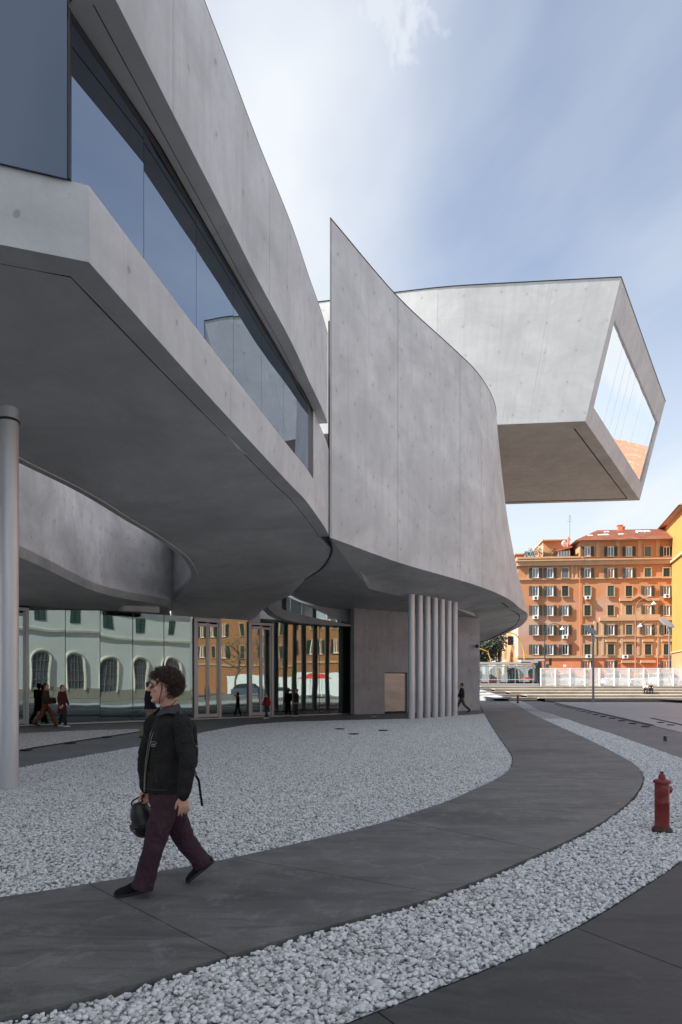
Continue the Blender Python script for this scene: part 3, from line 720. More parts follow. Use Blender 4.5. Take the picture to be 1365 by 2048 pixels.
prism('roof', roofC, H+22.7, H+23.0, M_roof, mus)
tube('capping', st_, 0.035, M_capping, mus, n=6)
tube('capping', [C1, C2], 0.035, M_capping, mus, n=6)
sofC = [(p.x, p.y+0.02) for p in sb]+[(C3.x-0.01, C3.y), (C3b.x, C3b.y), (-12, 60)]
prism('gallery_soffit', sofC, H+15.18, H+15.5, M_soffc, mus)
ribbon('gallery_side_panel', [C3, C3b], [C2, C3t], M_gallery, mus, smooth=False)
ribbon('inner_wall', [Vector((4, 44, H+15.5)), Vector((12, 56, H+15.5))], [Vector((4, 44, H+22.7)), Vector((12, 56, H+22.7))], M_inside, mus, smooth=False)
# soffit groove a little inside its edges
e1 = (C3-C4).normalized(); inn = Vector((-e1.y, e1.x, 0))
tube('drip_groove', [C4+e1*0.8+inn*0.8-Vector((0, 0, 0.02)), C3-e1*1.2+inn*0.8-Vector((0, 0, 0.02))], 0.04, M_dark, mus, n=5)
tube('drip_groove', [C3-e1*1.2+inn*0.8-Vector((0, 0, 0.02)), C3b+Vector((0.5, -0.8, -0.02))], 0.04, M_dark, mus, n=5)
# ================================================================ ground
ZB = -0.045
M_pave = varied('grey_paving', (0.125, 0.130, 0.137), (0.165, 0.171, 0.180), 0.5, 0.60, 0.12, 0.006, c3=(0.135, 0.135, 0.14), speck=0.3)
M_slab = varied('path_concrete', (0.112, 0.111, 0.107), (0.162, 0.160, 0.154), 0.9, 0.58, 0.25, 0.006, c3=(0.070, 0.069, 0.068), stretch=(1, 1.6, 1), speck=0.4)
M_near = varied('darkened_path_concrete', (0.040, 0.038, 0.037), (0.058, 0.056, 0.054), 0.8, 0.6, 0.25, 0.006, c3=(0.058, 0.055, 0.055), speck=0.4)  # same concrete as the path, foreground darkening put into its colour
ground = link('ground', mesh('ground', [(-900, -900, ZB-0.02), (900, -900, ZB-0.02), (900, 1500, ZB-0.02), (-900, 1500, ZB-0.02)], [(0, 1, 2, 3)]), M_pave); tag(ground, kind='structure')
def sheet(name, px_pts, z, m, smooth_n=0, parent=None):
    P = [gd(*p, z=z) if len(p) == 2 else Vector((p[0], p[1], z)) for p in px_pts]
    tri = geometry.tessellate_polygon([P]); me = mesh(name, P, [tuple(t) for t in tri])
    bm = bmesh.new(); bm.from_mesh(me); bmesh.ops.recalc_face_normals(bm, faces=bm.faces)
    for f in bm.faces:
        if f.normal.z < 0: f.normal_flip()
    bm.to_mesh(me); bm.free(); return link(name, me, m, parent)
# the raised concrete path: inner edge (towards the building) and outer edge, sampled along the path
inner_px = [(-260, 1815), (-60, 1800), (0, 1794), (103, 1779), (261, 1753), (446, 1719), (600, 1685), (700, 1662), (768, 1644), (840, 1621), (901, 1600), (950, 1578), (993, 1558), (1018, 1540), (1026, 1524), (1024, 1510), (1009, 1488), (988, 1458), (971, 1430), (965, 1419), (958, 1403), (948, 1393), (935, 1386.5)]
outer_px = [(-300, 2110), (-60, 2050), (0, 2036), (236, 1977), (456, 1910), (600, 1868), (700, 1839), (885, 1787), (1075, 1708), (1178, 1659), (1240, 1618), (1270, 1590), (1285, 1563), (1282, 1545), (1264, 1525), (1217, 1499), (1164, 1473), (1106, 1447), (1062, 1426), (1031, 1408), (1010, 1400), (1001, 1393.5), (990, 1387.5)]
inn_c = catmull([gd(*p) for p in inner_px], 8); out_c = catmull([gd(*p) for p in outer_px], 8)
def resample(c, n):
    L = [0]
    for a, b in zip(c, c[1:]): L.append(L[-1]+(b-a).length)
    out = []; j = 0
    for k in range(n):
        d = L[-1]*k/(n-1)
        while j < len(L)-2 and L[j+1] < d: j += 1
        out.append(c[j].lerp(c[j+1], (d-L[j])/max(L[j+1]-L[j], 1e-9)))
    return out
def cutseg(c, i0, i1, t0=0.0, t1=0.0): return c[i0:i1+1]
def near_i(c, px, py):
    q = gd(px, py); return min(range(len(c)), key=lambda i: (c[i]-q).length)
joints = [((180, 1766), (456, 1910)), ((465, 1715), (885, 1787)), ((790, 1637), (1085, 1704)), ((893, 1603), (1222, 1630)), ((955, 1576), (1262, 1598)), ((1005, 1552), (1287, 1560)), ((1026, 1526), (1264, 1525)), ((1018, 1500), (1217, 1499)), ((1003, 1478), (1168, 1475)), ((988, 1458), (1125, 1456)), ((978, 1443), (1090, 1440)), ((968, 1424), (1052, 1421))]
path = tag(empty('concrete_path'), kind='structure')
I = [(0, 0)]+[(near_i(inn_c, *a), near_i(out_c, *b)) for a, b in joints]+[(len(inn_c)-1, len(out_c)-1)]
def slab(a_pts, b_pts, z0, z1, m, name='slab', parent=None):
    loop = a_pts+b_pts[::-1]; n = len(loop)
    V_ = [Vector((p.x, p.y, z1)) for p in loop]+[Vector((p.x, p.y, z0)) for p in loop]
    na, nb_ = len(a_pts), len(b_pts)
    tri = geometry.tessellate_polygon([[v for v in V_[:n]]])
    faces = [tuple(t) for t in tri]+[(i, (i+1) % n, (i+1) % n+n, i+n) for i in range(n)]
    me = mesh(name, V_, faces); bm = bmesh.new(); bm.from_mesh(me); bmesh.ops.recalc_face_normals(bm, faces=bm.faces)
    if sum(f.normal.z*f.calc_area() for f in bm.faces if abs(f.normal.z) > .9 and f.calc_center_median().z > (z0+z1)/2) < 0:
        for f in bm.faces: f.normal_flip()
    bm.to_mesh(me); bm.free(); return link(name, me, m, parent)
for (a0, b0), (a1, b1) in zip(I, I[1:]):
    A = [p.copy() for p in inn_c[a0:a1+1]]; B = [p.copy() for p in out_c[b0:b1+1]]
    if len(A) < 2 or len(B) < 2: continue
    g = 0.005
    if a0: A[0] += (A[1]-A[0]).normalized()*g; B[0] += (B[1]-B[0]).normalized()*g
    A[-1] += (A[-2]-A[-1]).normalized()*g; B[-1] += (B[-2]-B[-1]).normalized()*g
    slab(A, B, ZB-0.03, rnd.uniform(-0.001, 0.001), M_slab, 'slab', path)
# near path at the lower right, in slabs; its darkening is in the colour
strip_out_px = [(560, 2110), (703, 2046), (921, 1962), (1050, 1907), (1168, 1849), (1270, 1787), (1365, 1723), (1440, 1660), (1490, 1605)]
so_c = catmull([gd(*p, z=-0.03) for p in strip_out_px], 8)
near_path = tag(empty('near_path'), kind='structure')
far_c = [p+Vector((1.6, -1.3, 0)) if True else p for p in so_c]
cutsN = [0, near_i(so_c, 760, 2025), near_i(so_c, 1168, 1849), near_i(so_c, 1440, 1660), len(so_c)-1]
for a, b in zip(cutsN, cutsN[1:]):
    A = [p.copy() for p in so_c[a:b+1]]; B = [p+Vector((1.9, -3.2, 0)) for p in A]
    if a: A[0] += (A[1]-A[0]).normalized()*0.005; B[0] += Vector((0.005, 0, 0))
    A[-1] += (A[-2]-A[-1]).normalized()*0.005; B[-1] -= Vector((0.005, 0, 0))
    slab(A, B, ZB-0.02, -0.028, M_near, 'slab', near_path)
# --- gravel beds
inn_s = offset(inn_c, 0.025); out_s = offset(out_c, -0.03)
bed_px = [(-300, 1830)]+[tuple(p) for p in inn_s[:18*8+1]]+[(970, 1428), (905, 1432.5), (814, 1438), (694, 1441), (593, 1444), (545, 1446.5), (494, 1450.5), (430, 1461), (396, 1468), (340, 1480), (283, 1493), (160, 1515), (36, 1537), (-60, 1551), (-250, 1580)]
bed_small = [(-200, 1530), (36, 1499.5), (155, 1481), (230, 1470), (275, 1463.3), (281, 1460.5), (275, 1457.5), (230, 1459), (133, 1462), (36, 1467), (-200, 1476)]
strip_px = [(560, 2112), (300, 2112), (-300, 2112)]+[tuple(p) for p in out_s[6:18*8+1]]+[(1044, 1418), (1080, 1422), (1106, 1428), (1164, 1450), (1229, 1470), (1288, 1491), (1365, 1519), (1440, 1550), (1490, 1572), (1490, 1605), (1440, 1660)]+[tuple(p) for p in offset(so_c, 0.02)[::-1][16:]]
strip_far = [(1006, 1401), (1031, 1409), (1044, 1417.4), (1080, 1421.3), (1051, 1405), (1040, 1400.8)]
mg = mat('white_gravel_bed', (0.33, 0.34, 0.36), 0.8); t = mg.node_tree; b = t.nodes['Principled BSDF']
g = N(t, 'ShaderNodeNewGeometry').outputs['Position']
vo = N(t, 'ShaderNodeTexVoronoi'); vo.inputs['Scale'].default_value = 27; vo.inputs['Randomness'].default_value = 1; t.links.new(g, vo.inputs['Vector'])
vcol = N(t, 'ShaderNodeSeparateColor'); t.links.new(vo.outputs['Color'], vcol.inputs[0])
cellc = ramp(t, vcol.outputs[0], [(0.0, (0.42, 0.425, 0.43)), (0.75, (0.66, 0.665, 0.675)), (1.0, (0.76, 0.765, 0.775))]).outputs[0]
gapc = ramp(t, vo.outputs['Distance'], [(0.42, 0.0), (0.80, 1.0)]).outputs[0]
dirt = ramp(t, mnoise(t, g, 0.55, 5, 0.65).outputs[0], [(0.42, 0.0), (0.72, 0.55)]).outputs[0]
c = mixcol(t, gapc, cellc, (0.13, 0.135, 0.145)); c = mixcol(t, mth(t, 'MULTIPLY', dirt, 0.5), c, (0.32, 0.33, 0.35))
t.links.new(c, b.inputs['Base Color']); bump(t, b, mth(t, 'SUBTRACT', 1.0, vo.outputs['Distance']), 0.9, 0.03)
for pts in (bed_px, bed_small, strip_px, strip_far):
    o = sheet('gravel_bed', pts, -0.034, mg); tag(o, kind='structure')
# real pebbles on the nearer part of both beds
def pebble(seed):
    r = random.Random(seed); bm = bmesh.new(); bmesh.ops.create_icosphere(bm, subdivisions=2 if seed < 4 else 1, radius=1)
    sxx, syy, szz = r.uniform(0.8, 1.25), r.uniform(0.65, 0.95), r.uniform(0.5, 0.75)
    for v in bm.verts:
        nn = noise.noise(v.co*1.1+Vector((seed*7.1, 0, 0))); v.co *= 1+0.55*nn+0.18*noise.noise(v.co*2.6+Vector((0, seed*3.3, 0)))
        v.co = Vector((v.co.x*sxx, v.co.y*syy, v.co.z*szz))
    return bm_mesh('pebble', bm, True)
mp_ = mat('white_pebble', (0.6, 0.6, 0.6), 0.75, 0, 0.3); t = mp_.node_tree; b = t.nodes['Principled BSDF']
oi = N(t, 'ShaderNodeObjectInfo'); nz = mnoise(t, N(t, 'ShaderNodeTexCoord').outputs['Object'], 1.4, 5, 0.7)
c = ramp(t, oi.outputs['Random'], [(0.0, (0.22, 0.22, 0.22)), (0.10, (0.50, 0.50, 0.50)), (0.5, (0.70, 0.71, 0.71)), (1.0, (0.82, 0.825, 0.83))]).outputs[0]
c = mixcol(t, mth(t, 'MULTIPLY', ramp(t, nz.outputs[0], [(0.45, 0.0), (0.7, 1.0)]).outputs[0], 0.35), c, (0.36, 0.36, 0.37))
t.links.new(c, b.inputs['Base Color']); bump(t, b, nz.outputs[0], 0.25, 0.2)
protos = bpy.data.collections.new('pebble_shapes')
for k in range(6):
    me = pebble(k); me.materials.append(mp_); po = bpy.data.objects.new('pebble', me); protos.objects.link(po)
def scatter(name, poly, z, density, smin, smax, clip, seed):
    """poly in photo-derived ground points clipped to the part nearer than clip (metres); pebbles by geometry nodes"""
    P = [gd(*p, z=z) if len(p) == 2 else Vector((p[0], p[1], z)) for p in poly]
    # clip to y < clip
    out = []
    for i in range(len(P)):
        a, b_ = P[i-1], P[i]
        if (a.y < clip) != (b_.y < clip): out.append(a.lerp(b_, (clip-a.y)/(b_.y-a.y)))
        if b_.y < clip: out.append(b_)
    tri = geometry.tessellate_polygon([out]); me = mesh(name, out, [tuple(q) for q in tri])
    o = link(name, me); tag(o, kind='stuff')
    ng_ = bpy.data.node_groups.new(name, 'GeometryNodeTree')
    ng_.interface.new_socket('Geometry', in_out='INPUT', socket_type='NodeSocketGeometry'); ng_.interface.new_socket('Geometry', in_out='OUTPUT', socket_type='NodeSocketGeometry')
    gi = N(ng_, 'NodeGroupInput'); go = N(ng_, 'NodeGroupOutput')
    dp = N(ng_, 'GeometryNodeDistributePointsOnFaces'); dp.inputs['Density'].default_value = density; dp.inputs['Seed'].default_value = seed
    ci = N(ng_, 'GeometryNodeCollectionInfo'); ci.inputs['Collection'].default_value = protos; ci.inputs['Separate Children'].default_value = True; ci.inputs['Reset Children'].default_value = True
    ip_ = N(ng_, 'GeometryNodeInstanceOnPoints'); ip_.inputs['Pick Instance'].default_value = True
    rv = N(ng_, 'FunctionNodeRandomValue', data_type='FLOAT_VECTOR'); rv.inputs[0].default_value = (-0.5, -0.5, 0); rv.inputs[1].default_value = (0.5, 0.5, 6.283)
    rs = N(ng_, 'FunctionNodeRandomValue', data_type='FLOAT'); rs.inputs[2].default_value = smin; rs.inputs[3].default_value = smax
    rz_ = N(ng_, 'FunctionNodeRandomValue', data_type='FLOAT_VECTOR'); rz_.inputs[0].default_value = (0, 0, -0.006); rz_.inputs[1].default_value = (0, 0, 0.016); rz_.inputs['Seed'].default_value = 5
    sp = N(ng_, 'GeometryNodeSetPosition')
    L_ = ng_.links.new
    L_(gi.outputs[0], dp.inputs['Mesh']); L_(dp.outputs['Points'], sp.inputs['Geometry']); L_(rz_.outputs[0], sp.inputs['Offset'])
    L_(sp.outputs[0], ip_.inputs['Points']); L_(ci.outputs[0], ip_.inputs['Instance']); L_(rv.outputs[0], ip_.inputs['Rotation']); L_(rs.outputs[1], ip_.inputs['Scale'])
    L_(ip_.outputs[0], go.inputs[0])
    md = o.modifiers.new('scatter', 'NODES'); md.node_group = ng_
    return o
scatter('strip_gravel', strip_px, -0.026, 2000, 0.008, 0.024, 32, 1)
scatter('bed_gravel', bed_px, -0.026, 1900, 0.008, 0.022, 60, 2)
# --- small things lying flush in the beds and paving
M_cover = mat('cast_cover', (0.025, 0.025, 0.027), 0.85)
def cover(px, py, w_, l_, label, group=None, z=-0.02, ang=0.0, cat='ground light'):
    p = gd(px, py, z=z); o = thing('ground_light', label, cat, p, ang, group)
    bmx = bmesh.new(); lathe_bm(bmx, [(w_*0.5, 0), (w_*0.5, 0.012), (w_*0.44, 0.016)], 20, Matrix.Diagonal((1, l_/w_, 1, 1))); link('ring', bm_mesh('ring', bmx), M_cover, o)
    bmx = bmesh.new(); lathe_bm(bmx, [(w_*0.36, 0.0), (w_*0.36, 0.02), (w_*0.2, 0.024)], 16, Matrix.Diagonal((1, l_/w_, 1, 1))); link('lens', bm_mesh('lens', bmx), M_cover, o)
for px, py, lb in ((680, 1458, 'small dark ground light in the gravel nearest the rear wall'), (708, 1468, 'wider dark ground light in the gravel in front of the metal hatch'), (767, 1461, 'dark ground light in the gravel left of the seven columns')):
    cover(px, py, 0.35, 0.45, lb, 'ground lights in the main gravel bed', z=0.0)
for px, py, lb in ((52, 1500, 'dark ground light on the paving just right of the big pillar'), (141, 1486, 'dark ground light in the paving below the walking couple'), (214, 1474, 'dark ground light in the paving behind the walking man')):
    cover(px, py, 0.32, 0.36, lb, 'ground lights along the small gravel wedge', z=ZB)
row = [(1113, 1408.8), (1120, 1410.9), (1128, 1413), (1137, 1415), (1146, 1417.5), (1156, 1420.2), (1167, 1422.9), (1179, 1425.8), (1192, 1429.3), (1207, 1433), (1224.5, 1436.6), (1244, 1441.4), (1266, 1447), (1291.5, 1453)]
names = ['first', 'second', 'third', 'fourth', 'fifth', 'sixth', 'seventh', 'eighth', 'ninth', 'tenth', 'eleventh', 'twelfth', 'thirteenth', 'nearest']
for (px, py), nm in zip(row, names):
    cover(px, py, 0.32, 0.42, f'{nm} dark round light in the row beside the drain slot, counted from the steps' if nm != 'nearest' else 'nearest dark round light in the row beside the drain slot', 'round lights set in the square beside the drain', z=ZB)
for px, py, lb in ((1322, 1445, 'dark paving light at the far right, upper one of two'), (1342, 1450, 'dark paving light at the far right, lower one of two')):
    cover(px, py, 0.3, 0.4, lb, 'round lights set in the square beside the drain', z=ZB)
M_slot = mat('drain_slot_metal', (0.02, 0.02, 0.022), 0.6, 0.3)
def slot(a, b, w_, label):
    A = gd(*a, z=ZB); B = gd(*b, z=ZB); d = (B-A); m_ = (A+B)/2
    o = thing('drain_channel', label, 'drain', m_, math.atan2(d.y, d.x)); 
    for s_ in (-1, 1):
        bmx = bmesh.new(); box_bm(bmx, (0, s_*w_*0.42, 0.0), (d.length, w_*0.14, 0.02)); link('rail', bm_mesh('rail', bmx), M_slot, o)
    bmx = bmesh.new(); box_bm(bmx, (0, 0, -0.004), (d.length-0.02, w_*0.7, 0.014)); link('grate', bm_mesh('grate', bmx), M_slot, o)
slot((1076, 1397.5), (1305, 1450.5), 0.22, 'long dark drain slot running across the square beside the row of lights')
slot((1303, 1436), (1420, 1462), 0.16, 'short dark drain slot at the right edge of the square')
# paving joints of the square
M_pslab = varied('square_paving', (0.24, 0.255, 0.275), (0.31, 0.325, 0.345), 0.25, 0.5, 0.08, 0.005, c3=(0.27, 0.285, 0.305))
sq = sheet('square', [(1082, 1399.5), (1307, 1451.5), (1900, 1590), (2600, 1590), (2200, 1405), (1340, 1399)], ZB+0.002-0.01, M_pslab); tag(sq, kind='structure')

# ================================================================ hydrants
M_red = varied('worn_red_paint', (0.26, 0.022, 0.020), (0.17, 0.018, 0.016), 9, 0.45, 0.3, 0.004, c3=(0.20, 0.03, 0.02), speck=0.55)
M_rust = varied('rusty_base', (0.09, 0.030, 0.020), (0.05, 0.02, 0.015), 14, 0.7, 0.3, 0.004)
def hydrant(px, py, h, label):
    p = gd(px, py, z=-0.02); o = thing('fire_hydrant', label, 'hydrant', p, rnd.uniform(0, 0.2), 'fire hydrants along the gravel strip')
    k = h/0.68
    lathe('base_flange', [(0.100*k, -0.02), (0.112*k, 0.0), (0.112*k, 0.03*k), (0.10*k, 0.045*k), (0.085*k, 0.06*k), (0.08*k, 0.07*k)], M_rust, o, 28)
    lathe('barrel', [(0.078*k, 0.05*k), (0.078*k, 0.33*k), (0.0795*k, 0.332*k), (0.0795*k, 0.345*k), (0.078*k, 0.347*k), (0.078*k, 0.555*k), (0.072*k, 0.57*k)], M_red, o, 32)
    cp = lathe('bonnet', [(0.088*k, 0.556*k), (0.096*k, 0.562*k), (0.096*k, 0.574*k), (0.085*k, 0.590*k), (0.045*k, 0.602*k), (0.040*k, 0.606*k), (0.038*k, 0.632*k), (0.028*k, 0.655*k), (0.021*k, 0.660*k)], M_red, o, 32)
    nb_ = lathe('operating_nut', [(0.020*k, 0.655*k), (0.021*k, 0.683*k), (0.015*k, 0.688*k)], M_red, cp, 5)
    for ang, r, ln in ((-2.05, 0.058, 0.085), (0.25, 0.044, 0.06)):
        d = Vector((math.cos(ang), math.sin(ang), 0)); M = Matrix.Translation(Vector((0, 0, 0.475*k))) @ d.to_track_quat('Z', 'Y').to_matrix().to_4x4()
        q = lathe('outlet', [(r*0.8*k, 0.04*k), (r*0.8*k, (0.07)*k), (r*k, 0.072*k), (r*k, (0.05+ln)*k), (r*0.85*k, (0.058+ln)*k), (r*0.35*k, (0.060+ln)*k), (r*0.35*k, (0.075+ln)*k)], M_red, o, 20, M)
    for a in range(6):
        an = a*math.pi/3; bmx = bmesh.new(); cyl_bm(bmx, (0.095*k*math.cos(an), 0.095*k*math.sin(an), 0.025*k), (0.095*k*math.cos(an), 0.095*k*math.sin(an), 0.05*k), 0.010*k, n=6)
        link('bolt', bm_mesh('bolt', bmx), M_rust, o)
hydrant(1324.5, 1664, 0.685, 'red fire hydrant standing in the gravel strip close to the viewer')
hydrant(1036, 1406, 0.70, 'small distant red fire hydrant beside the foot of the steps')
p = gd(1331, 1482, z=ZB); o = thing('remnant_stub', 'short dark stub standing in for a blurred remnant right of the gravel strip', 'stub', p)  # made-up stub in place of a blurred dark remnant
lathe('post', [(0.05, 0), (0.05, 0.12), (0.04, 0.14)], M_capping, o, 12); lathe('cap', [(0.045, 0.14), (0.047, 0.16), (0.02, 0.17)], M_frame, o, 12)
# ================================================================ steps, street, fence
ST = 1.30
M_step = varied('travertine_step', (0.36, 0.31, 0.24), (0.44, 0.38, 0.30), 1.2, 0.7, 0.2, 0.01, c3=(0.28, 0.25, 0.21))
M_riser = varied('step_riser', (0.16, 0.15, 0.14), (0.24, 0.22, 0.19), 2.2, 0.75, 0.2, 0.01)
M_asph = varied('asphalt', (0.05, 0.05, 0.052), (0.065, 0.065, 0.066), 2, 0.85, 0.2, 0.01)
steps = thing('terrace_steps', 'wide low terrace of pale stone steps rising to the street fence', 'steps', (0, 0, 0))
y0 = 61.8
for i in range(5):
    z1 = (i+1)*ST/5; ya = y0+i*2.75; x_a, x_b = 18.5-i*0.9, 75
    # thin dark riser below a lighter overhanging tread
    box('riser', ((x_a+x_b)/2, ya+0.06, (z1-ST/5+z1-0.06)/2), (x_b-x_a, 0.1, ST/5-0.06+0.0), M_riser, steps)
    box('tread', ((x_a+x_b)/2, ya+1.48, z1-0.03), (x_b-x_a+0.02, 2.96, 0.06), M_step, steps)
box('riser', (44.5, 57.7, 0.06), (31, 0.1, 0.2), M_riser, steps); box('tread', (44.5, 59.65, 0.19), (31.1, 4.1, 0.05), M_step, steps)
for i in range(5):
    z1 = (i+1)*ST/5; ya = 64.0+i*2.4; xb = 18.4-i*0.9+0
    box('riser', ((13.5+xb)/2, ya+0.06, z1-0.13), (xb-13.5, 0.1, 0.20), M_riser, steps); box('tread', ((13.5+xb)/2, ya+1.3, z1-0.03), (xb-13.5-0.02, 2.6, 0.06), M_riser, steps)
street = link('street', mesh('street', [(-60, 75.4, ST), (300, 75.4, ST), (300, 700, ST), (-60, 700, ST)], [(0, 1, 2, 3)]), M_asph); tag(street, kind='structure')
bank = box('street_bank', (45, 75.6, ST/2-0.05), (70, 0.5, ST), M_step); tag(bank, kind='structure')
pav = box('pavement', (45, 107.5, ST+0.06), (110, 6.0, 0.14), M_pave); tag(pav, kind='structure')
# curved kerbed ramp that climbs beside the steps
rl = catmull([Vector((13.7, 62.5, 0)), Vector((13.0, 66, 0.15)), Vector((12.2, 70, 0.5)), Vector((11.4, 76, 0.95)), Vector((10.6, 84, 1.30)), Vector((9, 96, 1.33))], 6)
rr_ = catmull([Vector((15.6, 62.3, 0)), Vector((15.2, 66, 0.15)), Vector((14.9, 70, 0.5)), Vector((14.4, 76, 0.95)), Vector((13.6, 84, 1.30)), Vector((12, 96, 1.33))], 6)
M_kerb = varied('grey_kerb', (0.20, 0.20, 0.20), (0.26, 0.26, 0.26), 1, 0.7)
ramp_t = thing('planted_kerb', 'low curved kerb with a white gravel strip climbing beside the steps', 'kerb', (0, 0, 0))
ribbon('kerb', [p-Vector((0, 0, 0.3)) for p in rl], [p+Vector((0, 0, 0.32)) for p in rl], M_kerb, ramp_t, thick=-0.3)
ribbon('kerb', [p-Vector((0, 0, 0.3)) for p in rr_], [p+Vector((0, 0, 0.32)) for p in rr_], M_kerb, ramp_t, thick=0.3)
strip('gravel_infill', [p+Vector((0.28, 0, 0.22)) for p in rl], [p+Vector((-0.28, 0, 0.22)) for p in rr_], mg, ramp_t, 0.03)
# mesh-panel fence on top of the steps
M_white = mat('white_paint', (0.72, 0.73, 0.74), 0.5)
mm = bpy.data.materials.new('white_perforated_sheet'); mm.use_nodes = True; t = mm.node_tree; b = t.nodes['Principled BSDF']; b.inputs['Base Color'].default_value = (0.78, 0.79, 0.80, 1); b.inputs['Roughness'].default_value = 0.6; b.inputs['Alpha'].default_value = 0.36
FY = 75.2
fence = thing('site_fence', 'long white see-through mesh fence with white posts on top of the steps', 'fence', (0, FY, ST))
x = (1082-CX)/F*FY; i = 0
while x < 66:
    w_ = 1.62
    if i < 30 or True:
        bmx = bmesh.new(); box_bm(bmx, (x+w_/2, 0, 1.02), (w_-0.10, 0.015, 1.80)); link('mesh_panel', bm_mesh('mesh_panel', bmx), mm, fence)
        bmx = bmesh.new(); box_bm(bmx, (x, -0.03, 0.92), (0.09 if i % 2 else 0.12, 0.10, 2.06)); link('post', bm_mesh('post', bmx), M_white, fence)
    x += w_; i += 1
    if i > 29: break
xe = x
for zz in (0.10, 1.95):
    bmx = bmesh.new(); box_bm(bmx, (((1082-CX)/F*FY+xe)/2, 0.01, zz), (xe-(1082-CX)/F*FY, 0.05, 0.06)); link('rail', bm_mesh('rail', bmx), M_white, fence)
# dark railing with pickets behind it, at the street edge
rail = thing('street_railing', 'thin grey railing with short posts behind the white mesh fence', 'railing', (0, 79, ST))
bmx = bmesh.new(); box_bm(bmx, (44, 0, 2.02), (44, 0.08, 0.06)); link('rail', bm_mesh('rail', bmx), M_frame, rail)
for k in range(22):
    bmx = bmesh.new(); box_bm(bmx, (23+k*2.0, 0, 1.15), (0.05, 0.05, 2.3)); link('post', bm_mesh('post', bmx), M_frame, rail)
roofb = thing('white_canopy', 'long flat white roof edge of the street shelter behind the fence at right', 'canopy', (0, 80.5, ST))
bmx = bmesh.new(); box_bm(bmx, (54, 0, 2.25), (24, 1.6, 0.16)); link('roof_slab', bm_mesh('roof_slab', bmx), M_white, roofb)
for k in range(6):
    bmx = bmesh.new(); cyl_bm(bmx, (43+k*4.3, 0.3, 0), (43+k*4.3, 0.3, 2.2), 0.05, n=8); link('post', bm_mesh('post', bmx), M_white, roofb)
# tram shelter like kiosk left of the fence, with railings
M_greymetal = mat('pale_grey_metal', (0.42, 0.43, 0.44), 0.5, 0.3)
M_darkpanel = mat('dark_panel', (0.05, 0.045, 0.045), 0.6)
shel = thing('street_shelter', 'low pale grey street shelter with flat roof and glass screens left of the mesh fence', 'shelter', (0, 77, ST))
def sx_at(px, Y): return (px-CX)/F*Y
XL, XR = sx_at(950, 77), sx_at(1080, 77)
bmx = bmesh.new(); box_bm(bmx, ((XL+XR)/2-1.0, 0, 2.55), (XR-XL-0.6, 1.8, 0.26)); link('roof', bm_mesh('roof', bmx), M_greymetal, shel)
bmx = bmesh.new(); box_bm(bmx, (XR-1.4, -0.2, 2.75), (1.9, 1.4, 0.34)); link('roof_box', bm_mesh('roof_box', bmx), M_greymetal, shel)
bmx = bmesh.new(); box_bm(bmx, (XR-0.25, 0, 1.35), (0.45, 1.6, 2.75)); link('end_wall', bm_mesh('end_wall', bmx), M_capping, shel)
for k in range(8):
    bmx = bmesh.new(); box_bm(bmx, (XL+0.4+k*1.0, -0.6, 1.2), (0.07, 0.07, 2.45)); link('post', bm_mesh('post', bmx), M_greymetal, shel)
    if k < 7:
        bmx = bmesh.new(); box_bm(bmx, (XL+0.9+k*1.0, -0.6, 1.4), (0.93, 0.02, 1.9)); link('glass_screen', bm_mesh('glass_screen', bmx), M_clear, shel)
for zz in (0.72, 2.2):
    bmx = bmesh.new(); box_bm(bmx, ((XL+XR)/2-0.4, -0.66, zz), (XR-XL-0.8, 0.05, 0.07)); link('rail', bm_mesh('rail', bmx), M_greymetal, shel)
bmx = bmesh.new(); box_bm(bmx, (XR-2.2, 0.5, 1.25), (3.4, 0.08, 2.1)); link('back_panel', bm_mesh('back_panel', bmx), M_darkpanel, shel)
bmx = bmesh.new(); box_bm(bmx, ((XL+XR)/2-0.5, -0.9, 0.12), (XR-XL+0.2, 0.5, 0.35)); link('bench_plinth', bm_mesh('bench_plinth', bmx), M_greymetal, shel)

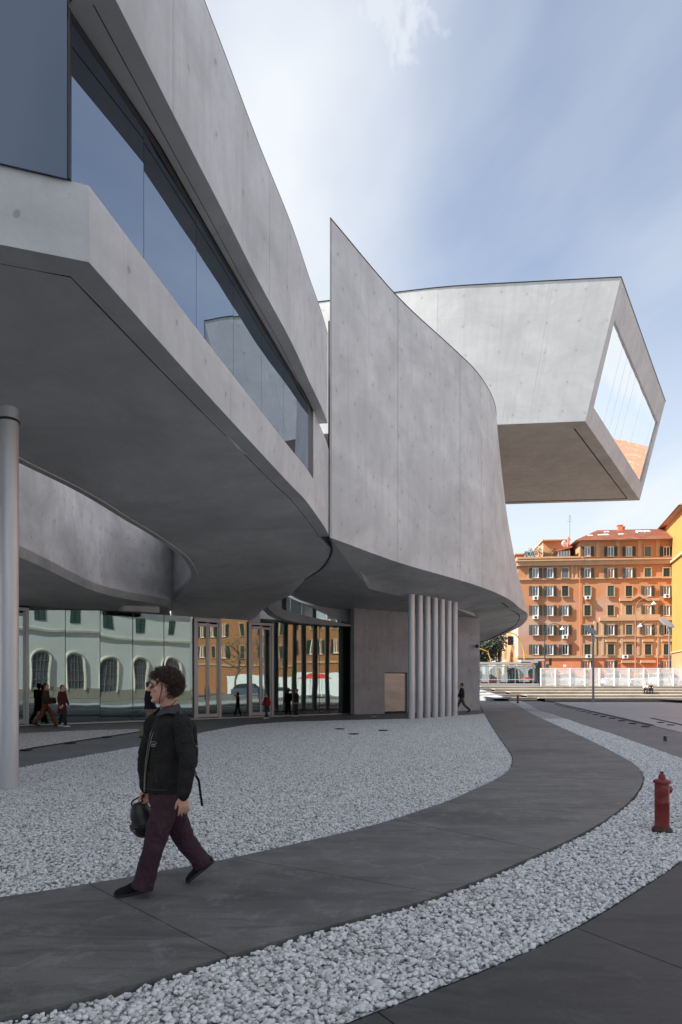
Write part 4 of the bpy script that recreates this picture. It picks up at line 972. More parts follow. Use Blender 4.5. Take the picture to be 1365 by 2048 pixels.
# ================================================================ cars
M_tyre = mat('tyre', (0.02, 0.02, 0.02), 0.8); M_carglass = mat('car_glass', (0.03, 0.035, 0.04), 0.08); M_rim = mat('rim', (0.4, 0.4, 0.42), 0.35, 0.8)
M_head = mat('headlight', (0.7, 0.7, 0.7), 0.1); M_tail = mat('tail_light', (0.35, 0.02, 0.02), 0.3)
def car(loc, rz, colr, label, L=4.1, hh=1.48, name='parked_car', group='cars parked along the street'):
    o = thing(name, label, 'car', loc, rz, group)
    m = mat('car_paint', colr, 0.28, 0.2, 0.6)
    k = hh/1.48; W = 0.84
    side = [(-L/2, 0.35), (-L/2+0.04, 0.78*k), (-L/2+0.25, 0.93*k), (-L*0.30, 0.97*k), (L*0.22, 0.93*k), (L*0.42, 0.82*k), (L/2-0.03, 0.66*k), (L/2, 0.35)]
    low = [(L/2-0.1, 0.22), (L*0.38, 0.22), (L*0.36, 0.50), (L*0.30, 0.62), (L*0.24, 0.50), (L*0.22, 0.22), (-L*0.22, 0.22), (-L*0.24, 0.50), (-L*0.30, 0.62), (-L*0.36, 0.50), (-L*0.38, 0.22), (-L/2+0.08, 0.22)]
    prof = side+low
    vs_ = []; n = len(prof)
    for yy, kx in ((-W, 0.97), (-W*0.9, 1.0), (W*0.9, 1.0), (W, 0.97)):
        for px_, pz in prof: vs_.append((px_*kx, yy if pz < 0.8 else yy*0.96, pz))
    fs = [tuple(range(n)), tuple(range(4*n-1, 3*n-1, -1))]
    for r in range(3):
        for i in range(n): fs.append((r*n+i, (r+1)*n+i, (r+1)*n+(i+1) % n, r*n+(i+1) % n))
    link('body', mesh('body', vs_, fs), m, o)
    cab = [(-L*0.43, 0.90*k), (-L*0.34, 1.36*k), (-L*0.20, 1.47*k), (L*0.06, 1.46*k), (L*0.28, 0.90*k)]
    def cabm(nm, pr, wy, wt, mt, zoff=0.0, parent=o):
        n = len(pr); vv = []
        for s_ in (-1, 1):
            for px_, pz in pr:
                f = (pz-0.9*k)/(0.57*k); vv.append((px_, s_*(wy*(1-f)+wt*f), pz+zoff))
        return link(nm, mesh(nm, vv, [tuple(range(n)), tuple(range(2*n-1, n-1, -1))]+[(i, i+n, (i+1) % n+n, (i+1) % n) for i in range(n)]), mt, parent)
    cabm('window', cab, 0.78, 0.60, M_carglass)
    cabm('roof', [(-L*0.345, 1.375*k), (-L*0.20, 1.485*k), (L*0.06, 1.475*k), (L*0.085, 1.42*k), (-L*0.3, 1.37*k)], 0.62, 0.62, m)
    for px_ in (-L*0.03,):
        for s_ in (-1, 1):
            bmx = bmesh.new(); cyl_bm(bmx, (px_, s_*0.80, 0.9*k), (px_-0.03, s_*0.61, 1.46*k), 0.04, n=5); link('pillar', bm_mesh('pillar', bmx), m, o)
    for s_ in (-1, 1):
        for wx in (-L*0.30, L*0.30):
            wm = bmesh.new(); cyl_bm(wm, (wx, s_*0.62, 0.31), (wx, s_*0.84, 0.31), 0.31, n=20); q = link('wheel', bm_mesh('wheel', wm), M_tyre, o)
            wm = bmesh.new(); cyl_bm(wm, (wx, s_*0.83, 0.31), (wx, s_*0.855, 0.31), 0.20, 0.17, n=14); link('rim', bm_mesh('rim', wm), M_rim, q)
        wm = bmesh.new(); box_bm(wm, (L/2-0.09, s_*0.62, 0.62*k), (0.14, 0.30, 0.13)); link('headlight', bm_mesh('headlight', wm), M_head, o)
        wm = bmesh.new(); box_bm(wm, (-L/2+0.05, s_*0.68, 0.78*k), (0.10, 0.18, 0.2)); link('tail_light', bm_mesh('tail_light', wm), M_tail, o)
    return o
cars = [(1101, 80, 0.15, (0.75, 0.75, 0.76), 'white parked car seen through the left end of the mesh fence', 1.5),
        (1141, 82.5, 0.0, (0.62, 0.63, 0.65), 'silver parked car with rounded roof, second from the left end of the mesh fence', 1.5),
        (1188, 83, 3.1, (0.45, 0.10, 0.09), 'dull red parked car behind the mesh fence just right of the left disc lamp', 1.42),
        (1238, 82, 0.05, (0.70, 0.71, 0.73), 'long light car behind the mesh fence left of the two seated people', 1.48),
        (1289, 82, 3.2, (0.60, 0.61, 0.63), 'light grey parked car directly behind the two seated people', 1.5),
        (1336, 81, 0.1, (0.80, 0.80, 0.80), 'bright white parked car behind the fence near the right disc lamp', 1.55),
        (976, 88, 0.1, (0.30, 0.05, 0.06), 'dark red parked car seen through the glass of the street shelter', 1.45),
        (1031, 90, 0.0, (0.04, 0.045, 0.05), 'black parked car behind the dark end of the street shelter', 1.6)]
for px, Y, rz, colr, lb, hh in cars: car((sx_at(px, Y), Y, ST), rz, colr, lb, 4.2, hh)

# ================================================================ buildings
M_or = varied('orange_render', (0.42, 0.180, 0.078), (0.46, 0.21, 0.10), 0.25, 0.85, 0.05, 0.01, c3=(0.42, 0.30, 0.24))
M_or_low = varied('deep_orange_render', (0.52, 0.16, 0.065), (0.56, 0.20, 0.09), 0.4, 0.85, 0.05, 0.01)
M_trimb = varied('weathered_tan_trim', (0.38, 0.24, 0.14), (0.44, 0.29, 0.17), 1.0, 0.8, 0.1, 0.01)
M_cream = varied('cream_render', (0.50, 0.33, 0.19), (0.55, 0.38, 0.23), 0.5, 0.85)
M_yel = varied('yellow_ochre_render', (0.42, 0.175, 0.035), (0.46, 0.20, 0.045), 0.2, 0.85, 0.05, 0.01)
M_shut = mat('dark_green_shutter', (0.012, 0.035, 0.030), 0.6); M_shut2 = mat('green_shutter', (0.03, 0.085, 0.07), 0.6); M_shut3 = mat('faded_green_shutter', (0.10, 0.15, 0.14), 0.7)
M_pane = mat('window_pane', (0.10, 0.12, 0.14), 0.05, 0, 0.8); M_pane_l = mat('curtained_pane', (0.24, 0.26, 0.28), 0.15); M_pane_o = mat('warm_curtain_pane', (0.30, 0.12, 0.03), 0.3); M_pane_d = mat('open_dark_room', (0.015, 0.012, 0.012), 0.6)
M_wfr = mat('white_window_frame', (0.75, 0.75, 0.74), 0.5)
M_tile = varied('terracotta_tiles', (0.36, 0.155, 0.095), (0.29, 0.12, 0.075), 3.0, 0.85, 0.4, 0.05, c3=(0.38, 0.20, 0.13))
M_ac = mat('air_con_white', (0.68, 0.68, 0.66), 0.5)
share = {}
def shared(key, build):
    if key not in share: share[key] = build()
    return share[key]
def put(name, key, build, m, parent, loc, rz=0.0, scale=(1, 1, 1)):
    me = shared(key, build); o = bpy.data.objects.new(name, me); COL.objects.link(o)
    if not me.materials: me.materials.append(m)
    o.parent = parent; o.location = loc; o.rotation_euler = (0, 0, rz); o.scale = scale; return o
def bxm(*args):
    def f():
        bm = bmesh.new()
        for c, d in args: box_bm(bm, c, d)
        return bm_mesh('piece', bm)
    return f
def shutter_mesh(w_, h_):
    def f():
        bm = bmesh.new()
        for sx_ in (-1, 1): box_bm(bm, (sx_*(w_/2-0.035), 0, 0), (0.07, 0.05, h_))
        for zz in (-h_/2+0.04, 0, h_/2-0.04): box_bm(bm, (0, 0, zz), (w_-0.14, 0.045, 0.08))
        k = 9
        for i in range(k): box_bm(bm, (0, 0.005, -h_/2+0.1+(h_-0.2)*(i+0.5)/k), (w_-0.14, 0.03, (h_-0.2)/k*0.75))
        return bm_mesh('shutter', bm)
    return f
def window(parent, x, z, w_, h_, kind='O', pane=None, sur=True, y=0.0, ln='window'):
    """x, z = centre on the facade, front plane at y (outward is -y)"""
    o = empty(ln); o.parent = parent; o.location = (x, y, z)
    key = (round(w_, 2), round(h_, 2))
    if sur:
        s_ = 0.17
        put('surround', ('sur', key), bxm(((-w_/2-s_/2, -0.03, 0), (s_, 0.08, h_)), ((w_/2+s_/2, -0.03, 0), (s_, 0.08, h_)), ((0, -0.04, h_/2+s_/2), (w_+2*s_, 0.10, s_)), ((0, -0.06, -h_/2-0.06), (w_+2*s_+0.1, 0.16, 0.11))), M_trimb, o, (0, 0, 0))
    if kind in 'OH':
        put('pane', ('pane', key, (pane or M_pane).name), bxm(((0, 0.10, 0), (w_, 0.03, h_))), pane or M_pane, o, (0, -0.03, 0))
        put('frame', ('fr', key), bxm(((-w_/2+0.045, 0, 0), (0.09, 0.07, h_)), ((w_/2-0.045, 0, 0), (0.09, 0.07, h_)), ((0, 0, 0), (0.08, 0.068, h_-0.18)), ((0, 0, h_/2-0.045), (w_-0.18, 0.07, 0.09)), ((0, 0, -h_/2+0.045), (w_-0.18, 0.07, 0.09))), M_wfr, o, (0, 0.02, 0))
        sw = w_/2+0.02
        for s_ in (-1, 1):
            put('shutter', ('sh', key), shutter_mesh(sw, h_), M_shut, o, (s_*(w_/2+sw/2+0.03), -0.11, 0), 0.10*s_)
    elif kind in 'CGL':
        ms = {'C': M_shut, 'G': M_shut2, 'L': M_shut3}[kind]; sw = w_/2
        for s_ in (-1, 1):
            put('shutter', ('shc', key, kind), shutter_mesh(sw-0.01, h_), ms, o, (s_*sw/2, -0.02, 0), 0.02*s_)
        put('pane', ('pane', key, M_pane_d.name), bxm(((0, 0.10, 0), (w_, 0.03, h_))), M_pane_d, o, (0, -0.03, 0))
    return o
# --- orange apartment house facing the square
PB = (11.85, 12.07)       # px per metre at x = 1071 and x = 1333
def spx(px): return PB[0]+(px-1071)*(PB[1]-PB[0])/262
def bp(px, z=0.0): s = spx(px); return Vector(((px-CX)/s, F/s, z))
B0 = bp(1037); B1 = bp(1370); bd = (B1-B0); bang = math.atan2(bd.y, bd.x); blen = bd.length
ob = thing('apartment_house', 'tall orange apartment house with green shutters, tan trim and tiled roof across the street', 'building', (B0.x, B0.y, 0), bang)
bdn = bd.normalized()
def bx_(px): return (bp(px)-B0).dot(bdn)
def bz(py, px=1200): return H+(CY-py)/spx(px)
xm = bx_(1160); x9 = blen+6
Z_ROOF = bz(1081); Z_TER = bz(1117, 1100)
def bbox(name, x0, x1, yy0, yy1, z0, z1, m, parent=ob):
    bm = bmesh.new(); box_bm(bm, ((x0+x1)/2, (yy0+yy1)/2, (z0+z1)/2), (x1-x0, yy1-yy0, z1-z0)); return link(name, bm_mesh(name, bm), m, parent)
bbox('wall', 0, xm, 0.12, 14, bz(1312), Z_TER, M_or); bbox('wall', xm, x9, 0.12, 14.002, bz(1312), Z_ROOF-0.2, M_or)
bbox('base_wall', -0.05, x9, 0.05, 14.1, 0.5, bz(1312), M_or_low)
bbox('belt_course', -0.08, x9, -0.10, 0.2, bz(1316), bz(1311), M_trimb)
bbox('belt_course', -0.05, x9, -0.06, 0.2, bz(1158), bz(1155), M_trimb)
bbox('cornice', -0.4, xm+0.6, -0.55, 0.25, bz(1121), bz(1118.5), M_trimb); bbox('cornice', -0.2, xm+0.3, -0.30, 0.24, bz(1130), bz(1121), M_trimb)
bbox('cornice', xm+0.6, x9, -0.45, 0.24, bz(1121), bz(1118), M_trimb); bbox('cornice', xm+0.3, x9, -0.2, 0.23, bz(1130), bz(1121), M_trimb)
bbox('cornice', xm, x9, -0.12, 0.2, bz(1083), bz(1078), M_trimb)
bbox('downpipe', xm-0.06, xm+0.06, -0.12, -0.02, bz(1312), bz(1130), M_or_low)
for a, b in ((1165, 1172), (1193, 1200), (1232, 1240), (1276, 1284), (1312, 1320)): bbox('pilaster', bx_(a), bx_(b), 0.04, 0.2, bz(1115), bz(1083), M_trimb)
for a, b in ((1056, 1060), (1143, 1147), (1152, 1156)): bbox('pilaster', bx_(a), bx_(b), 0.04, 0.2, bz(1155), bz(1130), M_trimb)
# entrance frontispiece
xa, xb = bx_(1196), bx_(1372)
bbox('rusticated_panel', xa, xb, -0.04, 0.2, bz(1311), bz(1242), M_trimb)
for a, b in ((1188, 1193), (1204, 1208), (1241, 1246), (1274, 1279), (1314, 1318)): bbox('pilaster', bx_(a), bx_(b), -0.14, 0.1, bz(1311), bz(1242), M_trimb)
bbox('belt_course', bx_(1186), xb, -0.22, 0.1, bz(1274), bz(1270), M_trimb); bbox('cornice', bx_(1199), xb, -0.35, 0.1, bz(1242), bz(1235), M_trimb)
bbox('cornice', bx_(1235), bx_(1320), -0.28, 0.1, bz(1235), bz(1230), M_trimb)
bbox('tan_panel', bx_(1243), bx_(1316), -0.03, 0.2, bz(1230), bz(1205), M_trimb)
bmx = bmesh.new()
pdp = [(1239, 1203), (1262, 1203), (1278, 1194), (1295, 1203), (1318, 1203), (1318, 1197.5), (1298, 1197.5), (1278, 1189), (1260, 1197.5), (1239, 1197.5)]
n_ = len(pdp); vv = [(bx_(a), -0.35, bz(b)) for a, b in pdp]+[(bx_(a), 0.1, bz(b)) for a, b in pdp]
o_ = link('pediment', mesh('pediment', vv, [tuple(range(n_)), tuple(range(2*n_-1, n_-1, -1))]+[(i, i+n_, (i+1) % n_+n_, (i+1) % n_) for i in range(n_)]), M_trimb, ob); bmx.free()
cols = [1071.3, 1100.6, 1130.7, 1175.4, 1221.9, 1258.3, 1296, 1333.5]
rows = {'attic': 1103, 'r2': 1146, 'r3': 1182, 'r4': 1221, 'r5': 1260, 'r6': 1299.2}
pat = {'attic': '---OOOLh', 'r2': 'OOLOoOGC', 'r3': 'OOCGGCwO', 'r4': 'wwwCCCwO', 'r5': 'OOOOOGOd', 'r6': 'OOdCCCCC'}
for rk, py in rows.items():
    for cxp, ch in zip(cols, pat[rk]):
        if ch == '-': continue
        pn = {'O': M_pane if rnd.random() < 0.5 else M_pane_l, 'o': M_pane_o, 'w': M_pane_l, 'h': M_pane_d, 'd': M_pane_d}.get(ch)
        window(ob, bx_(cxp), bz(py, cxp), 1.0, 1.72 if rk not in ('attic', 'r2') else 1.6, 'O' if ch in 'Oowhd' else ch, pn, y=(-0.13 if rk in ('r5', 'r6') and cxp > 1200 else -0.07 if rk == 'r4' and 1250 < cxp < 1300 else 0.0))
for cxp in (1175.4, 1221.9, 1333.5): window(ob, bx_(cxp), bz(1330, cxp), 1.0, 1.4, 'O', M_pane_d)
for a in (1258, 1296): bbox('door_hood', bx_(a-15), bx_(a+15), -0.4, 0.1, bz(1326), bz(1321), M_trimb)
for cxp in (1221.9, 1258.3, 1296, 1333.5): bbox('window_hood', bx_(cxp-11), bx_(cxp+11), -0.35, 0.0, bz(1284), bz(1279.5), M_trimb)
def aircon(px, py):
    o = empty('air_conditioner'); o.parent = ob; o.location = (bx_(px), -0.28, bz(py, px))
    put('casing', 'acc', bxm(((0, 0, 0), (0.85, 0.34, 0.56))), M_ac, o, (0, 0, 0))
    def fan():
        bm = bmesh.new(); cyl_bm(bm, (0, -0.19, 0), (0, -0.16, 0), 0.21, n=14); return bm_mesh('fan', bm)
    put('fan', 'acf', fan, M_capping, o, (0.0, 0, 0)); put('bracket', 'acb', bxm(((-0.3, 0.1, -0.32), (0.05, 0.5, 0.06)), ((0.3, 0.1, -0.32), (0.05, 0.5, 0.06))), M_ac, o, (0, 0, 0))
for px, py in ((1071, 1196.5), (1071, 1235), (1129.5, 1274), (1175, 1195.5), (1333, 1192.5), (1177, 1312.5), (1250, 1313.5)): aircon(px, py)
# roof
zr = Z_ROOF
xr0, xr1 = xm-0.9, x9+1
roofv = [(xr0, -1.0, zr-0.05), (xr1, -1.0, zr-0.05), (xr1, 15, zr-0.05), (xr0, 15, zr-0.05), (xr0+5.5, 6.5, zr+3.1), (xr1-1, 6.5, zr+3.1)]
rf = link('roof', mesh('roof', roofv, [(0, 1, 5, 4), (1, 2, 5), (2, 3, 4, 5), (3, 0, 4), (3, 2, 1, 0)]), M_tile, ob)
# rows of tile courses standing proud of the roof plane
sl_ = math.atan2(3.15, 7.5)
bmx = bmesh.new()
for k in range(17):
    f = (k+0.5)/17; xx0 = xr0+5.5*f; box_bm(bmx, ((xx0+xr1)/2, -1.0+7.5*f, zr-0.05+3.15*f+0.05), (xr1-xx0, 0.12, 0.06), rot=Matrix.Rotation(sl_, 3, 'X'))
o_ = link('tile_courses', bm_mesh('tile_courses', bmx), M_tile, ob); o_['kind'] = 'stuff'
M_sky = mat('skylight_glass', (0.5, 0.53, 0.56), 0.1, 0.2)
for px, py in ((1187, 1074.8), (1209, 1074.2), (1221, 1073.8), (1230, 1069), (1252, 1073.5)):
    f = (1081-py)/16; bmx = bmesh.new(); box_bm(bmx, (bx_(px), -1.0+7.5*f, zr+3.15*f+0.04), (0.8, 0.9, 0.12), rot=Matrix.Rotation(sl_, 3, 'X')); link('skylight', bm_mesh('skylight', bmx), M_sky, rf)
for px in (1294.5, 1309.5):
    f = 0.62; bmx = bmesh.new(); box_bm(bmx, (bx_(px), -1.0+7.5*f, zr+3.15*f+0.12), (1.0, 1.3, 0.3), rot=Matrix.Rotation(sl_, 3, 'X')); link('skylight', bm_mesh('skylight', bmx), M_sky, rf)
bmx = bmesh.new(); box_bm(bmx, (bx_(1263.5), 6.4, zr+3.2), (0.8, 0.8, 1.2)); box_bm(bmx, (bx_(1263.5)+0.55, 6.4, zr+3.0), (0.5, 0.6, 1.0)); box_bm(bmx, (bx_(1263.5), 6.4, zr+3.85), (1.0, 0.9, 0.12)); box_bm(bmx, (bx_(1263.5)+0.55, 6.4, zr+3.56), (0.7, 0.7, 0.1))
link('chimney', bm_mesh('chimney', bmx), M_or_low, rf)
# penthouse and roof terrace
zt = Z_TER
bbox('penthouse_wall', bx_(1096), bx_(1149), 4.0, 11, zt, bz(1071), M_or); bbox('penthouse_roof', bx_(1093), bx_(1151), 3.2, 11.5, bz(1071), bz(1069), M_trimb)
bbox('chimney', bx_(1143.5), bx_(1147.5), 2.6, 3.6, zt, bz(1066), M_or_low)
bbox('terrace_parapet', -0.2, xm, -0.2, 0.2, zt, zt+0.3, M_trimb)
bbox('terrace_wall', 0.0, bx_(1052), 1.5, 6, zt, bz(1103), M_or_low); bbox('terrace_wall_coping', -0.4, bx_(1053), 1.2, 6.2, bz(1103), bz(1101), M_cream)
bbox('conservatory', bx_(1119), bx_(1142), 0.8, 4, zt, bz(1098.5), M_pane_l); 
for k in range(5): bbox('conservatory_bar', bx_(1119+k*5.75)-0.05, bx_(1119+k*5.75)+0.05, 0.7, 0.8, zt, bz(1098.5), M_wfr)
o_ = link('conservatory_roof', mesh('conservatory_roof', [(bx_(1112), 0.4, bz(1100)), (bx_(1120), 0.4, bz(1096)), (bx_(1143), 0.4, bz(1090)), (bx_(1147), 0.4, bz(1090)), (bx_(1147), 0.4, bz(1092)), (bx_(1119), 0.4, bz(1099)), (bx_(1112), 4, bz(1100)), (bx_(1120), 4, bz(1096)), (bx_(1143), 4, bz(1090)), (bx_(1147), 4, bz(1090)), (bx_(1147), 4, bz(1092)), (bx_(1119), 4, bz(1099))], [(0, 1, 2, 3, 4, 5), (11, 10, 9, 8, 7, 6), (0, 6, 7, 1), (1, 7, 8, 2), (2, 8, 9, 3), (4, 10, 11, 5), (5, 11, 6, 0), (3, 9, 10, 4)]), M_tile, ob)
pg = bmesh.new()
for px in (1073, 1084, 1093): box_bm(pg, (bx_(px), 3.0, (zt+bz(1083))/2), (0.07, 0.07, bz(1083)-zt))
for yy in (1083, 1087): box_bm(pg, ((bx_(1072)+bx_(1095))/2, 3.0, bz(yy)), (bx_(1095)-bx_(1072), 0.06, 0.06))
link('pergola', bm_mesh('pergola', pg), M_wfr, ob)
bmx = bmesh.new(); bmesh.ops.create_uvsphere(bmx, u_segments=16, v_segments=8, radius=0.5, matrix=Matrix.Translation((0, 0, 0)) @ Matrix.Rotation(0.5, 4, 'Z') @ Matrix.Diagonal((1, 0.25, 1, 1))); cyl_bm(bmx, (0, 0.1, 0), (0.2, 0.8, -0.3), 0.04, n=6)
o_ = link('satellite_dish', bm_mesh('satellite_dish', bmx, True), M_white, ob); o_.location = (bx_(1135.5), 2.4, bz(1080.5)); o_.scale = (1.15, 1, 1.1)
bmx = bmesh.new(); cyl_bm(bmx, (0, 0, 0), (0, 0, 4.4), 0.03, n=4)
for k in range(3): box_bm(bmx, (0, 0, 3.2+k*0.4), (0.9-k*0.2, 0.03, 0.03))
o_ = link('roof_aerial', bm_mesh('roof_aerial', bmx), M_capping, ob); o_.location = (bx_(1150), 3.5, bz(1070))
# side facade towards the cross street (turns away to the left)
side_ang = math.radians(180-72)
sroot = empty('side_wing'); sroot.parent = ob; sroot.location = (0, 0.0, 0); sroot.rotation_euler = (0, 0, math.radians(82)-bang)
SL = 46
def sb_(name, x0, x1, yy0, yy1, z0, z1, m):
    bm = bmesh.new(); box_bm(bm, ((x0+x1)/2, (yy0+yy1)/2, (z0+z1)/2), (x1-x0, yy1-yy0, z1-z0)); o = link(name, bm_mesh(name, bm), m, sroot); return o
sb_('wall', 0.3, SL, -0.6, -0.1, 0.5, Z_TER, M_cream)
sb_('belt_course', 0, SL, -0.2, 0.12, bz(1316), bz(1311), M_trimb); sb_('cornice', 0, SL, -0.2, 0.5, bz(1130), bz(1118), M_trimb)
for k in range(11):
    xx = 2.6+k*4.1
    for py in (1182, 1221, 1260, 1299.2):
        q = window(sroot, xx, bz(py), 1.0, 1.7, 'G' if rnd.random() < .5 else 'O', M_pane, y=-0.08); q.rotation_euler = (0, 0, math.pi)
    if k in (1, 4): sb_('downpipe', xx+1.6, xx+1.9, -0.05, 0.14, 2, Z_TER, M_or_low)
# --- terrace plants on the roof
M_leafg = varied('terrace_leaves', (0.05, 0.075, 0.03), (0.10, 0.12, 0.05), 8, 0.8, 0)
M_pot = mat('terracotta_pot', (0.30, 0.10, 0.05), 0.8)
def leafy(bm, c, rx, ry, rz_, n, size, rr):
    for _ in range(n):
        while True:
            v = Vector((rr.uniform(-1, 1), rr.uniform(-1, 1), rr.uniform(-1, 1)))
            if v.length < 1: break
        p = Vector(c)+Vector((v.x*rx, v.y*ry, v.z*rz_)); a = Vector((rr.gauss(0, 1), rr.gauss(0, 1), rr.gauss(0, 1))).normalized(); b = a.orthogonal().normalized(); s = size*rr.uniform(0.6, 1.4)
        c2 = a.cross(b)
        q = [bm.verts.new(p+a*s*0.9), bm.verts.new(p+b*s*0.5), bm.verts.new(p-a*s*0.9), bm.verts.new(p-b*s*0.5+c2*s*0.2)]
        bm.faces.new(q)
bmatw = ob.matrix_world.copy()
M_ob = Matrix.Translation((B0.x, B0.y, 0)) @ Matrix.Rotation(bang, 4, 'Z')
kinds = ['low bushy', 'tall thin', 'round', 'wide spreading', 'small dry', 'dark leafy', 'pale leafy']
for k, px in enumerate((1056, 1064, 1072, 1081, 1092, 1101, 1109)):
    p = M_ob @ Vector((bx_(px), 0.9+0.2*(k % 3), zt))
    o = thing('terrace_plant', f'{kinds[k]} potted plant on the roof terrace, number {["one","two","three","four","five","six","seven"][k]} from the left', 'plant', p, 0, 'potted plants on the roof terrace')
    hh = rnd.uniform(0.9, 1.7); lathe('pot', [(0.22, 0), (0.30, 0.45), (0.32, 0.5)], M_pot, o, 10)
    tube('stem', [(0, 0, 0.4), (0.03, 0, hh*0.7)], 0.03, M_pot, o, 5)
    bmx = bmesh.new(); leafy(bmx, (0, 0, 0.5+hh/2), 0.55, 0.5, hh/2, 260, 0.10, rnd); link('foliage', bm_mesh('foliage', bmx), M_leafg, o)
# --- long ochre house down the right side of the square
Y0 = Vector((51.6, 104.3, 0)); Y1 = Vector((128, 84, 0)); yd = (Y1-Y0); yang = math.atan2(yd.y, yd.x)
yb = thing('ochre_house', 'bright ochre yellow house with tiled eaves at the right edge of the picture', 'building', (Y0.x, Y0.y, 0), yang)
def yz(py): return H+(CY-py)/F*Y0.y
YL = yd.length
def ybx(name, x0, x1, yy0, yy1, z0, z1, m):
    bm = bmesh.new(); box_bm(bm, ((x0+x1)/2, (yy0+yy1)/2, (z0+z1)/2), (x1-x0, yy1-yy0, z1-z0)); return link(name, bm_mesh(name, bm), m, yb)
ybx('wall', 0.8, YL, 0.0, 26, 0.2, yz(1014), M_yel)
ybx('base_wall', 0.75, YL, -0.08, 11.9, -0.045, yz(1302), M_or)
ybx('belt_course', 0.6, YL, -0.14, 12.1, yz(1302), yz(1299), M_trimb)
ybx('belt_course', 0.5, YL, -0.18, 12.2, yz(1107), yz(1102.5), M_cream)
o_ = link('roof', mesh('roof', [(-0.2, -0.9, yz(1012)), (YL, -0.9, yz(1012)), (YL, 27, yz(1012)), (-0.2, 27, yz(1012)), (12, 13, yz(1012)+9), (YL-6, 13, yz(1012)+9)], [(0, 1, 5, 4), (1, 2, 5), (2, 3, 4, 5), (3, 0, 4), (3, 2, 1, 0)]), M_tile, yb)
ybx('eaves', 0.1, YL, -0.6, 12.6, yz(1014), yz(1011.5), M_trimb)
for k in range(17):
    xx = 5.2+k*4.1
    for zc, hh in ((4.6, 1.9), (9, 1.9), (13, 1.9), (17, 1.9), (21, 1.7), (25.6, 1.5)):
        window(yb, xx, zc, 1.1, hh, 'O' if rnd.random() < 0.55 else 'C', M_pane if rnd.random() < .6 else M_pane_l)
M_deep = varied('deep_orange_stucco', (0.27, 0.115, 0.05), (0.31, 0.14, 0.065), 0.3, 0.85, 0.05, 0.01)
db = thing('orange_house', 'deep orange house with green shutters, mirrored in the right part of the lobby glass', 'building', (45.9, 45.7, 0), math.radians(-63.3))
def dbx(name, x0, x1, yy0, yy1, z0, z1, m):
    bm = bmesh.new(); box_bm(bm, ((x0+x1)/2, (yy0+yy1)/2, (z0+z1)/2), (x1-x0, yy1-yy0, z1-z0)); return link(name, bm_mesh(name, bm), m, db)
dbx('wall', 0, 58, 0, 12, -0.045, 21, M_deep); dbx('belt_course', -0.1, 58.1, -0.15, 12.1, 4.4, 4.7, M_trimb); dbx('cornice', -0.3, 58.3, -0.5, 12.4, 20.8, 21.4, M_trimb)
for k in range(15):
    for zc, hh in ((6.7, 1.9), (10.2, 1.9), (13.7, 1.9), (17.4, 1.7)): window(db, 2.2+k*3.8, zc, 1.1, hh, 'O' if rnd.random() < 0.5 else 'C', M_pane)
for px in (1359,): ybx('recessed_line', 2.0, 2.1, -0.04, 0.02, yz(1300), yz(1120), M_or_low)
# --- long white two-storey house behind the camera's right shoulder (seen in the lobby glass)
Wa = Vector((8.0, -9.5, 0)); Wb = Vector((44.0, 6.6, 0)); wd = (Wb-Wa); wang = math.atan2(wd.y, wd.x)+math.pi
M_wh = varied('white_stucco', (0.74, 0.76, 0.76), (0.68, 0.70, 0.70), 0.3, 0.85); M_wht = mat('pale_stone_trim', (0.55, 0.52, 0.45), 0.8); M_whb = mat('grey_plinth', (0.36, 0.34, 0.28), 0.85)
wb = thing('white_barracks', 'long low white house with arched windows mirrored in the lobby glass', 'building', (Wb.x, Wb.y, 0), wang)
WL = wd.length
def wbx(name, x0, x1, yy0, yy1, z0, z1, m):
    bm = bmesh.new(); box_bm(bm, ((x0+x1)/2, (yy0+yy1)/2, (z0+z1)/2), (x1-x0, yy1-yy0, z1-z0)); return link(name, bm_mesh(name, bm), m, wb)
wbx('wall', 0, WL, 0, 10, 1.1, 11.5, M_wh); wbx('plinth', -0.05, WL+0.05, -0.07, 10.05, -0.045, 1.1, M_whb)
wbx('belt_course', -0.1, WL+0.1, -0.15, 0.1, 7.0, 7.25, M_wht); wbx('cornice', -0.3, WL+0.3, -0.4, 0.1, 11.2, 11.6, M_wht)
for k in range(9):
    xx = 2.6+k*4.3
    q = empty('arched_window'); q.parent = wb; q.location = (xx, 0, 0)
    arc = [(0.95*math.cos(a_), 4.1+0.95*0.75*math.sin(a_)) for a_ in [i*math.pi/10 for i in range(11)]]
    bmx = bmesh.new()
    for u_ in (-0.45, 0, 0.45): box_bm(bmx, (u_, -0.05, 2.8), (0.07, 0.04, 3.8))
    for v_ in (1.9, 2.9, 3.9): box_bm(bmx, (0, -0.05, v_), (1.85, 0.038, 0.07))
    link('glazing_bars', bm_mesh('glazing_bars', bmx), M_frame, q)
    pr = [(-0.95, 0.5)]+[(0.95, 0.5)]+arc
    nn = len(pr); vv = [(a_, -0.03, b_) for a_, b_ in pr]+[(a_, 0.02, b_) for a_, b_ in pr]
    link('pane', mesh('pane', vv, [tuple(range(nn)), tuple(range(2*nn-1, nn-1, -1))]+[(i, i+nn, (i+1) % nn+nn, (i+1) % nn) for i in range(nn)]), M_pane, q)
    arco = [(1.2*math.cos(a_), 4.1+1.2*0.8*math.sin(a_)) for a_ in [i*math.pi/10 for i in range(11)]]
    bmx = bmesh.new()
    tube_bm(bmx, [(1.08, -0.05, 0.9)]+[(a_*0.97, -0.05, b_) for a_, b_ in arco]+[(-1.08, -0.05, 0.9)], 0.13, 5); link('surround', bm_mesh('surround', bmx), M_wht, q)
    window(wb, xx, 9.0, 1.15, 1.7, 'G', None, sur=False)

